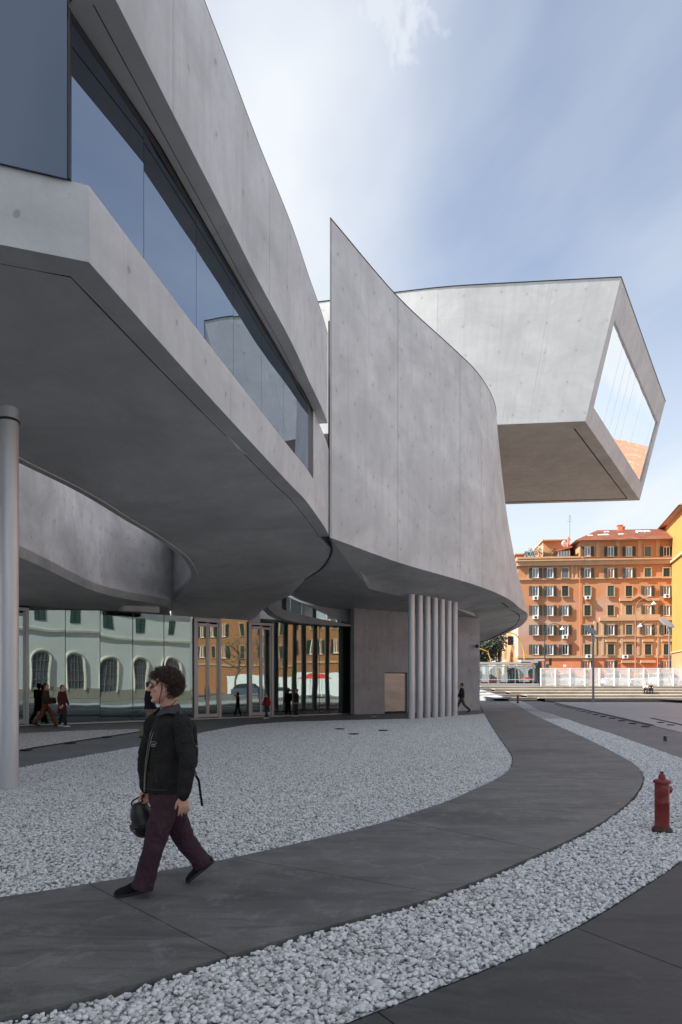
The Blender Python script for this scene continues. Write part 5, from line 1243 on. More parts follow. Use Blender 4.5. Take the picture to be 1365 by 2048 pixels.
# ================================================================ lamps
M_pole = mat('grey_pole', (0.20, 0.21, 0.22), 0.45, 0.5); M_disc = mat('disc_reflector', (0.22, 0.23, 0.245), 0.5, 0.2); M_rustp = mat('brown_pole', (0.26, 0.12, 0.08), 0.6); M_lampw = mat('lamp_white', (0.75, 0.75, 0.74), 0.4)
def disc_lamp(px, Y, zb, pyd, pyt, wpx, label):
    s = F/Y; X = (px-CX)/s; o = thing('disc_lamp', label, 'lamp post', (X, Y, zb), 0, 'disc lamps on the square')
    zt_ = H+(CY-pyt)/s-zb; zd = H+(CY-pyd)/s-zb
    lathe('pole', [(0.13, 0), (0.13, 0.02), (0.10, 0.05), (0.085, zt_-1.2), (0.085, zt_-0.6)], M_pole, o, 16)
    lathe('lamp_head', [(0.085, zt_-0.6), (0.15, zt_-0.55), (0.16, zt_-0.02), (0.12, zt_)], M_frame, o, 16)
    M = Matrix.Translation((-0.25*wpx/26, -0.1, zd)) @ Matrix.Rotation(math.radians(24), 4, 'Y') @ Matrix.Rotation(math.radians(34), 4, 'X')
    r = wpx/s/2; lathe('reflector_disc', [(0.05, 0.03), (r*0.9, 0.05), (r, 0.03), (r, -0.01), (r*0.9, -0.02), (0.05, -0.05)], M_disc, o, 36, M)
    bmx = bmesh.new(); cyl_bm(bmx, (0, 0, zt_-0.05), (-0.25*wpx/26, -0.1, zd), 0.03, n=6); link('bracket', bm_mesh('bracket', bmx), M_rustp, o)
disc_lamp(1187, 60.9, 0, 1261, 1271, 28, 'tall lamp post with tilted grey disc standing at the foot of the steps')
disc_lamp(1339, 77.4, ST, 1246, 1252, 33, 'disc lamp behind the mesh fence, beside the ochre house')
def street_lamp(px, Y, pytop, side, label, m=M_rustp):
    s = F/Y; X = (px-CX)/s; o = thing('street_lamp', label, 'street lamp', (X, Y, ST), 0, 'ornate street lamps in front of the orange house')
    zt_ = H+(CY-pytop)/s-ST; tube('pole', [(0, 0, 0), (0, 0, zt_*0.45), (0, 0, zt_)], [0.13, 0.10, 0.06], m, o, 10)
    arm = [(0, 0, zt_-0.5)]+[(side*(1.5-1.5*math.cos(a_)), 0, zt_-0.3+1.9*math.sin(a_)) for a_ in [i*math.pi/14 for i in range(12)]]
    tube('arm', arm, 0.045, m, o, 6)
    tube('scroll', [(side*(0.4+0.35*math.cos(a_)), 0, zt_+0.2+0.35*math.sin(a_)) for a_ in [i*0.5 for i in range(11)]], 0.03, m, o, 5)
    e = Vector(arm[-1]); lathe('lamp_shade', [(0.04, 0.25), (0.08, 0.12), (0.34, -0.12), (0.36, -0.2), (0.2, -0.3)], M_lampw, o, 16, Matrix.Translation(e))
street_lamp(1271.5, 100, 1218, 1, 'tall brown street lamp with curled arm in front of the pediment')
street_lamp(1316, 104, 1262, -1, 'thinner street lamp near the ochre house with its white shade turned left')
street_lamp(1090, 104, 1268, 1, 'slim dark street lamp in front of the second window column', M_capping)
# traffic signals
M_sig = mat('signal_black', (0.01, 0.01, 0.01), 0.5); M_ysig = mat('signal_yellow', (0.55, 0.33, 0.05), 0.5)
def signal(px, Y, pole_pts, head, label):
    s = F/Y; X = (px-CX)/s; o = thing('traffic_signal', label, 'traffic light', (X, Y, ST), 0, 'traffic lights in the street')
    tube('pole', pole_pts, 0.08, M_ysig, o, 8)
    bmx = bmesh.new(); box_bm(bmx, head, (0.5, 0.3, 1.3)); 
    for k in (-1, 0, 1): cyl_bm(bmx, (head[0]+0.25, head[1], head[2]+0.4*k), (head[0]+0.5, head[1], head[2]+0.4*k+0.03), 0.2, 0.22, n=8)
    link('signal_head', bm_mesh('signal_head', bmx), M_sig, o)
signal(1049, 98, [(0, 0, 0), (0, 0, 4.5), (-0.3, 0, 6.0), (-1.2, 0, 7.3), (-2.2, 0, 7.6), (-2.4, 0, 7.5)], (-2.1, 0, 6.4), 'yellow curved traffic light with a black head hanging near the building corner')
signal(982, 98, [(0, 0, 0), (0, 0, 3.6), (-0.4, 0, 4.8), (-1.4, 0, 5.2), (-2.6, 0, 5.2)], (-2.6, 0, 4.6), 'yellow curved traffic light in front of the dark trees')
def sign_post(px, Y, pyt, label, dims, m):
    s = F/Y; o = thing('road_sign', label, 'road sign', ((px-CX)/s, Y, ST), 0); zt_ = H+(CY-pyt)/s-ST
    tube('pole', [(0, 0, 0), (0, 0, zt_)], 0.04, M_pole, o, 6); bmx = bmesh.new(); box_bm(bmx, (0, -0.06, zt_-dims[1]/2), (dims[0], 0.05, dims[1])); link('plate', bm_mesh('plate', bmx), m, o)
sign_post(1079, 92, 1319, 'thin post carrying a white T shaped top left of the dark banner', (1.4, 0.14), M_lampw)
sign_post(1101, 92, 1316, 'narrow dark banner post standing in front of the orange wall', (0.35, 1.0), M_capping)
sign_post(1095, 91, 1328, 'short post with a small green box at the kerb', (0.4, 0.7), M_shut2)
sign_post(1130, 91, 1329, 'short post with a small round white plate', (0.35, 0.35), M_lampw)

# ================================================================ trees
def leaf_mat(name, a, b_):
    m = varied(name, a, b_, 1.2, 0.7, 0); return m
M_lf = leaf_mat('dark_leaves', (0.020, 0.030, 0.016), (0.045, 0.058, 0.030)); M_lf2 = leaf_mat('plane_leaves', (0.05, 0.075, 0.03), (0.09, 0.11, 0.05))
M_bark = varied('bark', (0.09, 0.075, 0.06), (0.15, 0.13, 0.11), 5, 0.9, 0.3, 0.02)
def tree(loc, h, r, label, group, m=M_lf, n=2600, seed=1, bare=False, size=0.22):
    rr = random.Random(seed); o = thing('tree', label, 'tree', loc, rr.uniform(0, 6), group)
    bm = bmesh.new(); tube_bm(bm, [(0, 0, -0.1), (0.05*h*rr.uniform(-1, 1)*0.3, 0, h*0.25), (0, 0.1, h*0.55), (0.1, 0, h*0.8)], [h*0.028, h*0.02, h*0.013, h*0.005], 8)
    tips = []
    for k in range(9):
        a = k*2.4+rr.uniform(-.3, .3); z0_ = h*(0.32+0.05*k); L_ = r*rr.uniform(0.6, 0.95)*(1-0.04*k)
        p0 = Vector((0, 0, z0_)); p1 = p0+Vector((math.cos(a)*L_*0.5, math.sin(a)*L_*0.5, L_*0.35)); p2 = p1+Vector((math.cos(a+.2)*L_*0.5, math.sin(a+.2)*L_*0.5, L_*0.45))
        tube_bm(bm, [p0, p1, p2], [h*0.010, h*0.006, h*0.002], 5); tips += [p1, p2]
        if bare:
            for q in range(7):
                s_ = p1.lerp(p2, rr.random()); tube_bm(bm, [s_, s_+Vector((rr.uniform(-1, 1), rr.uniform(-1, 1), rr.uniform(.2, 1)))*r*0.35], [0.02, 0.006], 3)
    link('trunk', bm_mesh('trunk', bm, True), M_bark, o)
    bm = bmesh.new(); tips += [Vector((0, 0, h*0.85)), Vector((0, 0, h*0.72))]
    for q in tips:
        rc = r*rr.uniform(0.25, 0.5); leafy(bm, q, rc, rc, rc*0.8, n//len(tips), size, rr)
    link('crown', bm_mesh('crown', bm), m, o)
    return o
tl = [((sx_at(948, 112), 112, ST), 9.5, 4.6, 'dark evergreen tree at the left edge of the street gap'), ((sx_at(962, 122), 122, ST), 10.5, 4.2, 'dark evergreen tree in the middle of the street gap'), ((sx_at(974, 150), 150, ST), 12, 5.0, 'dark evergreen tree in the street gap beside the cream side wall'), ((sx_at(958, 150), 150, ST), 15, 6, 'taller dark tree standing farther down the street gap')]
for k, (l_, h_, r_, lb) in enumerate(tl): tree(l_, h_, r_, lb, 'dark trees at the end of the street', seed=k+3, n=3800, size=0.28)
for k, (x_, y_) in enumerate(((38, 20), (44, 33), (36, 42), (49, 12))):
    tree((x_, y_, 0), 8.5, 3.4, ['bare plane tree nearest the white house, mirrored in the lobby doors', 'second bare plane tree along the square, mirrored in the lobby glass', 'third bare plane tree along the square, closest to the ochre house end', 'bare plane tree at the back corner by the ochre house'][k], 'bare trees mirrored in the lobby glass', m=M_lf2, n=500, seed=k+20, bare=True, size=0.12)
# low white boundary wall and cafe umbrellas that the lobby glass mirrors
M_bw = mat('white_boundary_wall', (0.66, 0.67, 0.67), 0.8)
bw = thing('boundary_wall', 'low white wall along the far side of the square, mirrored in the glass', 'wall', (0, 0, 0))
for k in range(8):
    a_ = Vector((33.2, 60, 0)).lerp(Vector((60.5, 6, 0)), k/8); b_ = Vector((33.2, 60, 0)).lerp(Vector((60.5, 6, 0)), (k+1)/8); d_ = (b_-a_); m_ = (a_+b_)/2
    box('wall_panel', (m_.x, m_.y, 1.4), (d_.length-0.04, 0.2, 2.9), M_bw, bw, math.atan2(d_.y, d_.x))
M_umb = mat('red_parasol_cloth', (0.55, 0.04, 0.03), 0.7)
for k, (x_, y_) in enumerate(((34, 27), (37, 30.5), (33, 32), (39, 25))):
    o = thing('parasol', ['red cafe parasol nearest the glass', 'red cafe parasol second along the wall', 'red cafe parasol standing closest to the steps', 'red cafe parasol nearest the white house'][k], 'parasol', (x_, y_, 0), 0, 'red cafe parasols mirrored in the glass')
    tube('pole', [(0, 0, 0), (0, 0, 2.5)], 0.03, M_white, o, 6); lathe('canopy', [(1.5, 2.0), (0.9, 2.3), (0.05, 2.6)], M_umb, o, 8, smooth=False); lathe('base', [(0.25, -0.04), (0.25, 0.05), (0.05, 0.08)], M_capping, o, 12)
for k, (x_, y_, rz, c_) in enumerate(((27, 22, 1.1, (0.7, 0.7, 0.7)), (30, 17, 1.1, (0.1, 0.12, 0.16)), (40, 38, 1.1, (0.5, 0.52, 0.55)))):
    car((x_+10, y_, 0), rz, c_, ['white car parked by the white house, mirrored in the glass', 'dark blue car parked behind the square, mirrored in the glass', 'grey car parked near the ochre house end, mirrored in the glass'][k], name='parked_car', group='cars mirrored in the lobby glass')
# ================================================================ people
M_skin = mat('skin', (0.55, 0.30, 0.22), 0.48); M_skin.node_tree.nodes['Principled BSDF'].inputs['Subsurface Weight'].default_value = 0.08
M_skin.node_tree.nodes['Principled BSDF'].inputs['Subsurface Radius'].default_value = (0.02, 0.008, 0.004)
def cloth(name, c, rough=0.9):
    m = mat(name, c, rough, 0, 0.2); t = m.node_tree; b = t.nodes['Principled BSDF']; o = N(t, 'ShaderNodeNewGeometry').outputs['Position']
    n = mnoise(t, o, 9, 5, 0.6); cc = mixcol(t, n.outputs[0], tuple(x*0.72 for x in c), tuple(min(1, x*1.3) for x in c)); t.links.new(cc, b.inputs['Base Color'])
    f1 = mnoise(t, mmap(t, o, (1.0, 1.0, 0.6)), 7.5, 3, 0.55, 1.6); r1_ = mth(t, 'ABSOLUTE', mth(t, 'SUBTRACT', f1.outputs[0], 0.5)); f2 = mnoise(t, o, 300, 2, 0.5)
    hsum = mth(t, 'ADD', mth(t, 'MULTIPLY', r1_, 1.0), mth(t, 'MULTIPLY', f2.outputs[0], 0.02)); bump(t, b, hsum, 0.9, 0.05); return m
def loft_bm(bm, st, n=18, cap=True):
    """st: list of (centre, half-axis a, half-axis b)"""
    rings = []
    for c, a, b in st:
        rings.append([bm.verts.new(Vector(c)+Vector(a)*math.cos(2*math.pi*k/n)+Vector(b)*math.sin(2*math.pi*k/n)) for k in range(n)])
    for i in range(len(rings)-1):
        for k in range(n): bm.faces.new((rings[i][k], rings[i][(k+1) % n], rings[i+1][(k+1) % n], rings[i+1][k]))
    if cap: bm.faces.new(rings[0][::-1]); bm.faces.new(rings[-1])
def ball_bm(bm, c, r, M=None, seg=14):
    r = (r, r, r) if isinstance(r, (int, float)) else r
    m = Matrix.Translation(Vector(c)) @ (M.to_4x4() if M else Matrix.Identity(4)) @ Matrix.Diagonal((*r, 1))
    bmesh.ops.create_uvsphere(bm, u_segments=seg, v_segments=max(8, seg-4), radius=1, matrix=m)
def limb_bm(bm, pts, rad, n=14, flat_=1.0, axis=None, end=True):
    """tapered tube with round ends along joints"""
    P = [Vector(p) for p in pts]; out = []; R = []
    for i in range(len(P)-1):
        k = 6
        for j in range(k): out.append(P[i].lerp(P[i+1], j/k)); R.append(rad[i]+(rad[i+1]-rad[i])*j/k)
    out.append(P[-1]); R.append(rad[-1])
    # round the bends
    Q = [out[0]]+[(out[i-1]+out[i]*2+out[i+1])/4 for i in range(1, len(out)-1)]+[out[-1]]
    st = []
    for i, p in enumerate(Q):
        t = (Q[min(i+1, len(Q)-1)]-Q[max(i-1, 0)]).normalized(); ax = Vector(axis) if axis else Vector((0.1, 1, 0.05))
        a = (ax-t*ax.dot(t)).normalized(); b = t.cross(a)
        st.append((p, a*R[i]*flat_, b*R[i]))
    loft_bm(bm, st, n)
    ball_bm(bm, Q[0], R[0]*0.98, seg=12)
    if end: ball_bm(bm, Q[-1], R[-1]*0.98, seg=12)
def fuse(name, bm, m, parent, voxel, wrinkle=0.0, wsize=0.09, smooth=4, seed=0):
    bmesh.ops.recalc_face_normals(bm, faces=bm.faces)
    o = link(name, bm_mesh(name, bm, True), m, parent)
    r = o.modifiers.new('remesh', 'REMESH'); r.mode = 'VOXEL'; r.voxel_size = voxel; r.use_smooth_shade = True
    s = o.modifiers.new('smooth', 'SMOOTH'); s.iterations = smooth; s.factor = 0.5
    if wrinkle:
        tx = bpy.data.textures.new(name+'_folds', 'CLOUDS'); tx.noise_scale = wsize; tx.noise_depth = 2
        d = o.modifiers.new('folds', 'DISPLACE'); d.texture = tx; d.strength = wrinkle; d.mid_level = 0.5; d.texture_coords = 'LOCAL'
    return o
def basis(f, up=Vector((0, 0, 1))):
    f = Vector(f).normalized(); l = up.cross(f).normalized(); u = f.cross(l); return Matrix((f, l, u)).transposed()   # columns: forward, left, up
def head_bm(bm, c, f, hh, fine=True, up=Vector((0, 0, 1))):
    """head of height hh centred at c, facing f"""
    B = basis(f, up); T = lambda x, y, z: Vector(c)+B @ Vector((x*hh, y*hh, z*hh))
    # skull and jaw as stacked sections (x forward)
    sec = [(-0.50, 0.19, 0.06, 0.055), (-0.46, 0.19, 0.12, 0.12), (-0.38, 0.145, 0.20, 0.205), (-0.26, 0.09, 0.28, 0.265), (-0.12, 0.045, 0.345, 0.295), (0.02, 0.005, 0.385, 0.312), (0.15, -0.02, 0.41, 0.325), (0.28, -0.04, 0.39, 0.315), (0.39, -0.05, 0.32, 0.265), (0.46, -0.05, 0.22, 0.185), (0.50, -0.05, 0.08, 0.07)]
    loft_bm(bm, [(T(x, 0, z), B.col[0]*a*hh, B.col[1]*b*hh) for z, x, a, b in sec], 24)
    # nose
    loft_bm(bm, [(T(0.385, 0, 0.10), B.col[0]*0.03*hh, B.col[1]*0.045*hh), (T(0.43, 0, 0.03), B.col[0]*0.05*hh, B.col[1]*0.05*hh), (T(0.475, 0, -0.05), B.col[0]*0.062*hh, B.col[1]*0.062*hh), (T(0.485, 0, -0.095), B.col[0]*0.06*hh, B.col[1]*0.075*hh), (T(0.43, 0, -0.12), B.col[0]*0.06*hh, B.col[1]*0.07*hh)], 12)
    ball_bm(bm, T(0.32, 0, 0.125), (0.09*hh, 0.23*hh, 0.04*hh), B)      # brow
    ball_bm(bm, T(0.375, 0, -0.205), (0.05*hh, 0.11*hh, 0.024*hh), B)   # upper lip
    ball_bm(bm, T(0.368, 0, -0.252), (0.048*hh, 0.095*hh, 0.026*hh), B)  # lower lip
    ball_bm(bm, T(0.325, 0, -0.405), (0.08*hh, 0.11*hh, 0.075*hh), B)  # chin
    for s in (-1, 1):
        ball_bm(bm, T(0.23, s*0.19, -0.06), (0.11*hh, 0.08*hh, 0.08*hh), B)   # cheek
        ball_bm(bm, T(-0.06, s*0.31, -0.03), (0.07*hh, 0.03*hh, 0.115*hh), B) # ear
        ball_bm(bm, T(-0.075, s*0.335, 0.02), (0.065*hh, 0.022*hh, 0.06*hh), B)
def hand_bm(bm, wrist, d, palm_n, L, curl=0.5, side=1, spread=0.16):
    """wrist point, d = pointing direction, palm_n = the way the palm faces; five fingers rooted in the palm"""
    d = Vector(d).normalized(); pn = Vector(palm_n); pn = (pn-d*pn.dot(d)).normalized(); w_ = d.cross(pn)*side   # w_: towards the thumb
    wrist = Vector(wrist)
    loft_bm(bm, [(wrist-d*L*0.12, w_*L*0.15, pn*L*0.12), (wrist+d*L*0.05, w_*L*0.17, pn*L*0.10), (wrist+d*L*0.25, w_*L*0.225, pn*L*0.085), (wrist+d*L*0.42, w_*L*0.235, pn*L*0.075), (wrist+d*L*0.50, w_*L*0.20, pn*L*0.06)], 14)
    for k, (off, ln) in enumerate(((0.17, 0.46), (0.06, 0.52), (-0.055, 0.48), (-0.165, 0.38))):
        p = wrist+d*L*0.44+w_*L*off; dd = (d+w_*spread*(0.9-0.6*k)).normalized(); pts = [p]; r = L*(0.052 if k < 3 else 0.045)
        ang = 0.0
        for j, f_ in enumerate((0.46, 0.30, 0.24)):
            ang += curl*(0.55, 0.75, 0.55)[j]*(1+0.12*k)
            v = dd*math.cos(ang)+pn*math.sin(ang); p = p+v*ln*L*f_; pts.append(p)
        limb_bm(bm, pts, [r*1.1, r, r*0.92, r*0.78], 10)
    p = wrist+d*L*0.10+w_*L*0.13; v1 = (d*0.75+w_*0.65+pn*0.25).normalized(); v2 = (d*0.95+w_*0.25+pn*0.35).normalized()
    limb_bm(bm, [p, p+v1*L*0.22, p+v1*L*0.22+v2*L*0.17, p+v1*L*0.22+v2*L*0.30], [L*0.085, L*0.065, L*0.056, L*0.044], 10)
def shoe(parent, heel, toe, up, m, msole, h=0.10, w_=0.048):
    heel = Vector(heel); toe = Vector(toe); f = (toe-heel); L = f.length; f.normalize(); l = Vector(up).cross(f).normalized(); u = f.cross(l)
    bm = bmesh.new()
    st = []
    for t, hh_, ww in ((0.0, 0.55, 0.6), (0.05, 0.85, 0.82), (0.18, 1.0, 0.88), (0.34, 0.92, 0.86), (0.5, 0.66, 0.92), (0.68, 0.50, 1.05), (0.84, 0.42, 1.02), (0.95, 0.33, 0.78), (1.0, 0.22, 0.45)):
        st.append((heel+f*L*t+u*(h*hh_/2+0.008), l*w_*ww, u*h*hh_/2))
    loft_bm(bm, st, 18); o = link('shoe', bm_mesh('shoe', bm, True), m, parent)
    bm = bmesh.new(); n = 14; ring = []
    for t, ww in ((0.0, 0.5), (0.04, 0.78), (0.2, 0.9), (0.4, 0.88), (0.65, 1.08), (0.85, 1.05), (0.96, 0.8), (1.01, 0.4)): ring.append((t, ww))
    pts = [heel+f*L*t+l*w_*ww*1.04 for t, ww in ring]+[heel+f*L*t-l*w_*ww*1.04 for t, ww in reversed(ring)]
    vs_ = [bm.verts.new(p) for p in pts]; vt = [bm.verts.new(p+u*0.024) for p in pts]; k = len(pts)
    bm.faces.new(vs_[::-1]); bm.faces.new(vt)
    for i in range(k): bm.faces.new((vs_[i], vs_[(i+1) % k], vt[(i+1) % k], vt[i]))
    link('sole', bm_mesh('sole', bm), msole, o); return o
M_black = cloth('black_cotton', (0.017, 0.017, 0.018)); M_sole = mat('black_rubber', (0.012, 0.012, 0.012), 0.7); M_whsole = mat('white_rubber', (0.6, 0.6, 0.58), 0.6)
M_hair = mat('dark_brown_hair', (0.050, 0.030, 0.020), 0.55); M_hairb = mat('black_hair', (0.015, 0.012, 0.010), 0.55)

# ---------------------------------------------------------------- the walking man
def P_(px, py, Y): return at(px, py, Y)
YM = 5.52
man = thing('person', 'curly haired man in sunglasses, black jacket and plum trousers walking on the path', 'person', gd(330, 1785))
mo = man.location.copy(); mo.z = 0; man.location = mo
class Loc:
    pass
def mp3(px, py, Y): return at(px, py, Y)-mo
fw = Vector((-0.90, -0.43, 0)).normalized(); lf = Vector((0.43, -0.90, 0)).normalized(); Z = Vector((0, 0, 1))
# trunk line
pel = mp3(331, 1580, 5.54); wst = mp3(333, 1540, 5.54); chs = mp3(336, 1478, 5.54); shc = mp3(338, 1440, 5.54); nck = mp3(338, 1414, 5.53)
hd = mp3(329, 1374, 5.50); hf = Vector((-0.955, -0.29, -0.02)).normalized()
HH = 0.262
shL = mp3(366, 1447, 5.36); elL = mp3(377, 1522, 5.30); wrL = mp3(367, 1590, 5.27)
shR = mp3(310, 1447, 5.70); elR = mp3(293, 1520, 5.78); wrR = mp3(293, 1580, 5.76)
hipL = mp3(333, 1600, 5.46); knL = mp3(309, 1692, 5.36); anL = mp3(286, 1771, 5.38)
hipR = mp3(338, 1600, 5.62); knR = mp3(369, 1680, 5.72); anR = mp3(408, 1728, 5.76)
# body: one skinned figure
bm = bmesh.new()
head_bm(bm, hd, hf, HH)
limb_bm(bm, [hd+Vector((0.035, 0.01, -0.06)), nck, shc+Z*0.02], [0.062, 0.062, 0.085], 16)
loft_bm(bm, [(shc+Z*0.03, lf*0.10, fw*0.07), (shc-Z*0.03, lf*0.15, fw*0.085), (chs, lf*0.145, fw*0.10), (wst, lf*0.13, fw*0.10), (pel, lf*0.16, fw*0.115), (pel-Z*0.08, lf*0.13, fw*0.10)], 20)
limb_bm(bm, [shL-Z*0.02, elL, wrL], [0.036, 0.034, 0.029]); limb_bm(bm, [shR-Z*0.02, elR, wrR], [0.036, 0.034, 0.029])
limb_bm(bm, [hipL, knL, anL], [0.085, 0.058, 0.042]); limb_bm(bm, [hipR, knR, anR], [0.085, 0.058, 0.042])
hand_bm(bm, wrL+Vector((0.0, 0, -0.01)), Vector((0.05, 0.02, -1)), Vector((-0.35, 0.85, 0)), 0.178, curl=0.42, side=-1)
hand_bm(bm, wrR, Vector((-0.06, 0.0, -1)), Vector((0.35, -0.75, 0)), 0.178, curl=1.25, side=1, spread=0.04)
body = fuse('body', bm, M_skin, man, 0.0055, 0, smooth=2)
# eyes sit behind the sunglasses
B = basis(hf)
hT = lambda x, y, z: hd+B @ Vector((x*HH, y*HH, z*HH))
M_lens = mat('sunglass_lens', (0.008, 0.008, 0.009), 0.12, 0, 0.9); M_gold = mat('thin_metal', (0.35, 0.28, 0.16), 0.3, 0.9)
sg = empty('sunglasses'); sg.parent = man
for s in (-1, 1):
    bm = bmesh.new(); ball_bm(bm, hT(0.398, s*0.135, 0.055), (0.022*HH, 0.13*HH, 0.085*HH), basis((B.col[0]+B.col[1]*s*0.30).normalized()), 16)
    link('lens', bm_mesh('lens', bm, True), M_lens, sg)
    tube('temple_arm', [hT(0.375, s*0.25, 0.075), hT(0.20, s*0.325, 0.07), hT(-0.05, s*0.35, 0.055)], 0.0026, M_gold, sg, 6)
tube('bridge', [hT(0.42, -0.04, 0.08), hT(0.435, 0, 0.085), hT(0.42, 0.04, 0.08)], 0.002, M_gold, sg, 6)
M_bead = mat('dark_red_beads', (0.10, 0.018, 0.012), 0.4)
bm = bmesh.new()
cord_pts = catmull([hT(0.08, 0.335, 0.06), hT(0.10, 0.325, -0.12), hT(0.15, 0.29, -0.32), hT(0.16, 0.26, -0.48), hT(0.05, 0.26, -0.62), hT(-0.18, 0.28, -0.56), hT(-0.35, 0.2, -0.40)], 7)
for p in cord_pts: ball_bm(bm, p, 0.0042, seg=8)
tube_bm(bm, cord_pts, 0.0014, 4); link('glasses_cord', bm_mesh('glasses_cord', bm, True), M_bead, sg)
bm = bmesh.new(); ball_bm(bm, hT(-0.03, 0.345, -0.045), 0.0085, seg=10); tube_bm(bm, [hT(-0.03, 0.355, -0.045), hT(0.03, 0.36, -0.10)], 0.0032, 6); link('earphone', bm_mesh('earphone', bm, True), M_white, man)
bm = bmesh.new()
for k in range(26):
    a = -2.0+4.0*k/25; ball_bm(bm, nck+fw*0.073*math.cos(a)*1.1+lf*0.073*math.sin(a)*1.05+Z*(-0.040*math.cos(a)-0.005), 0.0045, seg=6)
link('bead_necklace', bm_mesh('bead_necklace', bm, True), M_bead, man)
# hair: a cap plus loose curls
rr = random.Random(11); bm = bmesh.new()
def hair_pt(az, ele, r):
    return hT(-0.055+math.cos(ele)*math.cos(az)*r*0.435, math.cos(ele)*math.sin(az)*r*0.39, 0.16+math.sin(ele)*r*0.40)
def has_hair(az, ele):
    fwd = math.cos(az)*math.cos(ele)
    if ele < -1.15: return False
    if fwd > 0.30: return ele > 0.30+0.2*fwd     # face stays free under the fringe
    if fwd > -0.12: return ele > -0.10           # above the ear
    return True
for k in range(1500):
    az = rr.uniform(-math.pi, math.pi); ele = math.asin(rr.uniform(-0.9, 1))
    if not has_hair(az, ele): continue
    c0 = hair_pt(az, ele, rr.uniform(0.80, 1.06)); nrm_ = (c0-hT(-0.05, 0, 0.1)).normalized(); t1 = nrm_.orthogonal().normalized(); t2 = nrm_.cross(t1)
    a0 = rr.uniform(0, 6.28); drift = (t1*math.cos(a0)+t2*math.sin(a0)-Z*0.6).normalized()
    R_ = rr.uniform(0.005, 0.016); ln = rr.uniform(0.035, 0.075); turns = rr.uniform(1.2, 2.6); pts = []
    q1 = drift.orthogonal().normalized(); q2 = drift.cross(q1)
    for j in range(11):
        t = j/10; ph = a0+turns*6.28*t; pts.append(c0+drift*ln*t*0.8+nrm_*(0.026*math.sin(t*2.4)+rr.uniform(0, 0.006))+(q1*math.cos(ph)+q2*math.sin(ph))*R_)
    tube_bm(bm, pts, [0.0024]*8+[0.002, 0.0015, 0.0008], 4)
link('curls', bm_mesh('curls', bm, True), M_hair, None).parent = None
curls = bpy.data.objects['curls']
bm = bmesh.new()
ball_bm(bm, hT(-0.075, 0, 0.19), (0.43*HH, 0.365*HH, 0.345*HH), B, 20); ball_bm(bm, hT(-0.23, 0, -0.02), (0.23*HH, 0.29*HH, 0.32*HH), B, 16); ball_bm(bm, hT(0.22, 0, 0.36), (0.20*HH, 0.26*HH, 0.12*HH), B, 14)
hair = fuse('hair', bm, M_hair, man, 0.009, 0.035, 0.03, 1)
curls.parent = hair
# jacket
M_jack = cloth('black_canvas_jacket', (0.018, 0.0175, 0.017), 0.85); M_collar = cloth('dark_grey_corduroy', (0.055, 0.055, 0.062), 0.95)
bm = bmesh.new()
hem = pel+Z*0.0
loft_bm(bm, [(shc+Z*0.055, lf*0.085, fw*0.075), (shc+Z*0.03, lf*0.15, fw*0.10), (shc-Z*0.03, lf*0.205, fw*0.125), (chs+Z*0.02, lf*0.195, fw*0.138), (chs-Z*0.08, lf*0.185, fw*0.138), (wst+Z*0.06, lf*0.18, fw*0.14), (wst, lf*0.185, fw*0.145), (wst-Z*0.08, lf*0.19, fw*0.15), (hem+Z*0.01, lf*0.178, fw*0.145), (hem-Z*0.015, lf*0.18, fw*0.145)], 26)
limb_bm(bm, [shL+Vector((-0.01, 0.02, 0.0)), elL, wrL+Z*0.03], [0.080, 0.066, 0.053], 18); limb_bm(bm, [shR, elR, wrR+Z*0.03], [0.085, 0.072, 0.056], 18)
limb_bm(bm, [wrL+Z*0.035, wrL+Z*0.0], [0.055, 0.050], 14); limb_bm(bm, [wrR+Z*0.035, wrR+Z*0.01], [0.050, 0.046], 14)
jk = fuse('jacket', bm, M_jack, man, 0.010, 0.030, 0.11, 3)
# collar: two folded leaves
def leaf(name, pts, m, parent, th=0.006):
    n_ = len(pts); c = sum((Vector(p) for p in pts), Vector())/n_; nn = Vector((0, 0, 0))
    for i in range(n_): nn += (Vector(pts[i-1])-c).cross(Vector(pts[i])-c)
    nn.normalize(); vv = [Vector(p)+nn*th for p in pts]+[Vector(p)-nn*th for p in pts]
    o = link(name, mesh(name, vv, [tuple(range(n_)), tuple(range(2*n_-1, n_-1, -1))]+[(i, i+n_, (i+1) % n_+n_, (i+1) % n_) for i in range(n_)]), m, parent)
    bv = o.modifiers.new('bevel', 'BEVEL'); bv.width = 0.003; return o
bmc_ = bmesh.new()
ringo = []
for k in range(15):
    a = math.radians(40+280*k/14)      # open at the front (angle measured from forward)
    up_r = nck+fw*0.080*math.cos(a)+lf*0.080*math.sin(a)+Z*(0.018-0.012*math.cos(a)); lo_r = nck+fw*0.118*math.cos(a)+lf*0.135*math.sin(a)+Z*(-0.052+0.01*math.cos(a))
    if k in (0, 14): lo_r = nck+fw*0.150+lf*0.095*(1 if k == 0 else -1)+Z*(-0.095)
    ringo.append((up_r, lo_r))
for off_ in (0.0,):
    va = [bmc_.verts.new(a) for a, b_ in ringo]; vb = [bmc_.verts.new(b_) for a, b_ in ringo]
    for i in range(14): bmc_.faces.new((va[i], va[i+1], vb[i+1], vb[i]))
co = link('collar', bm_mesh('collar', bmc_, True), M_collar, man); sd = co.modifiers.new('solid', 'SOLIDIFY'); sd.thickness = 0.008; sd.offset = 0; ss_ = co.modifiers.new('sub', 'SUBSURF'); ss_.levels = 2; ss_.render_levels = 2
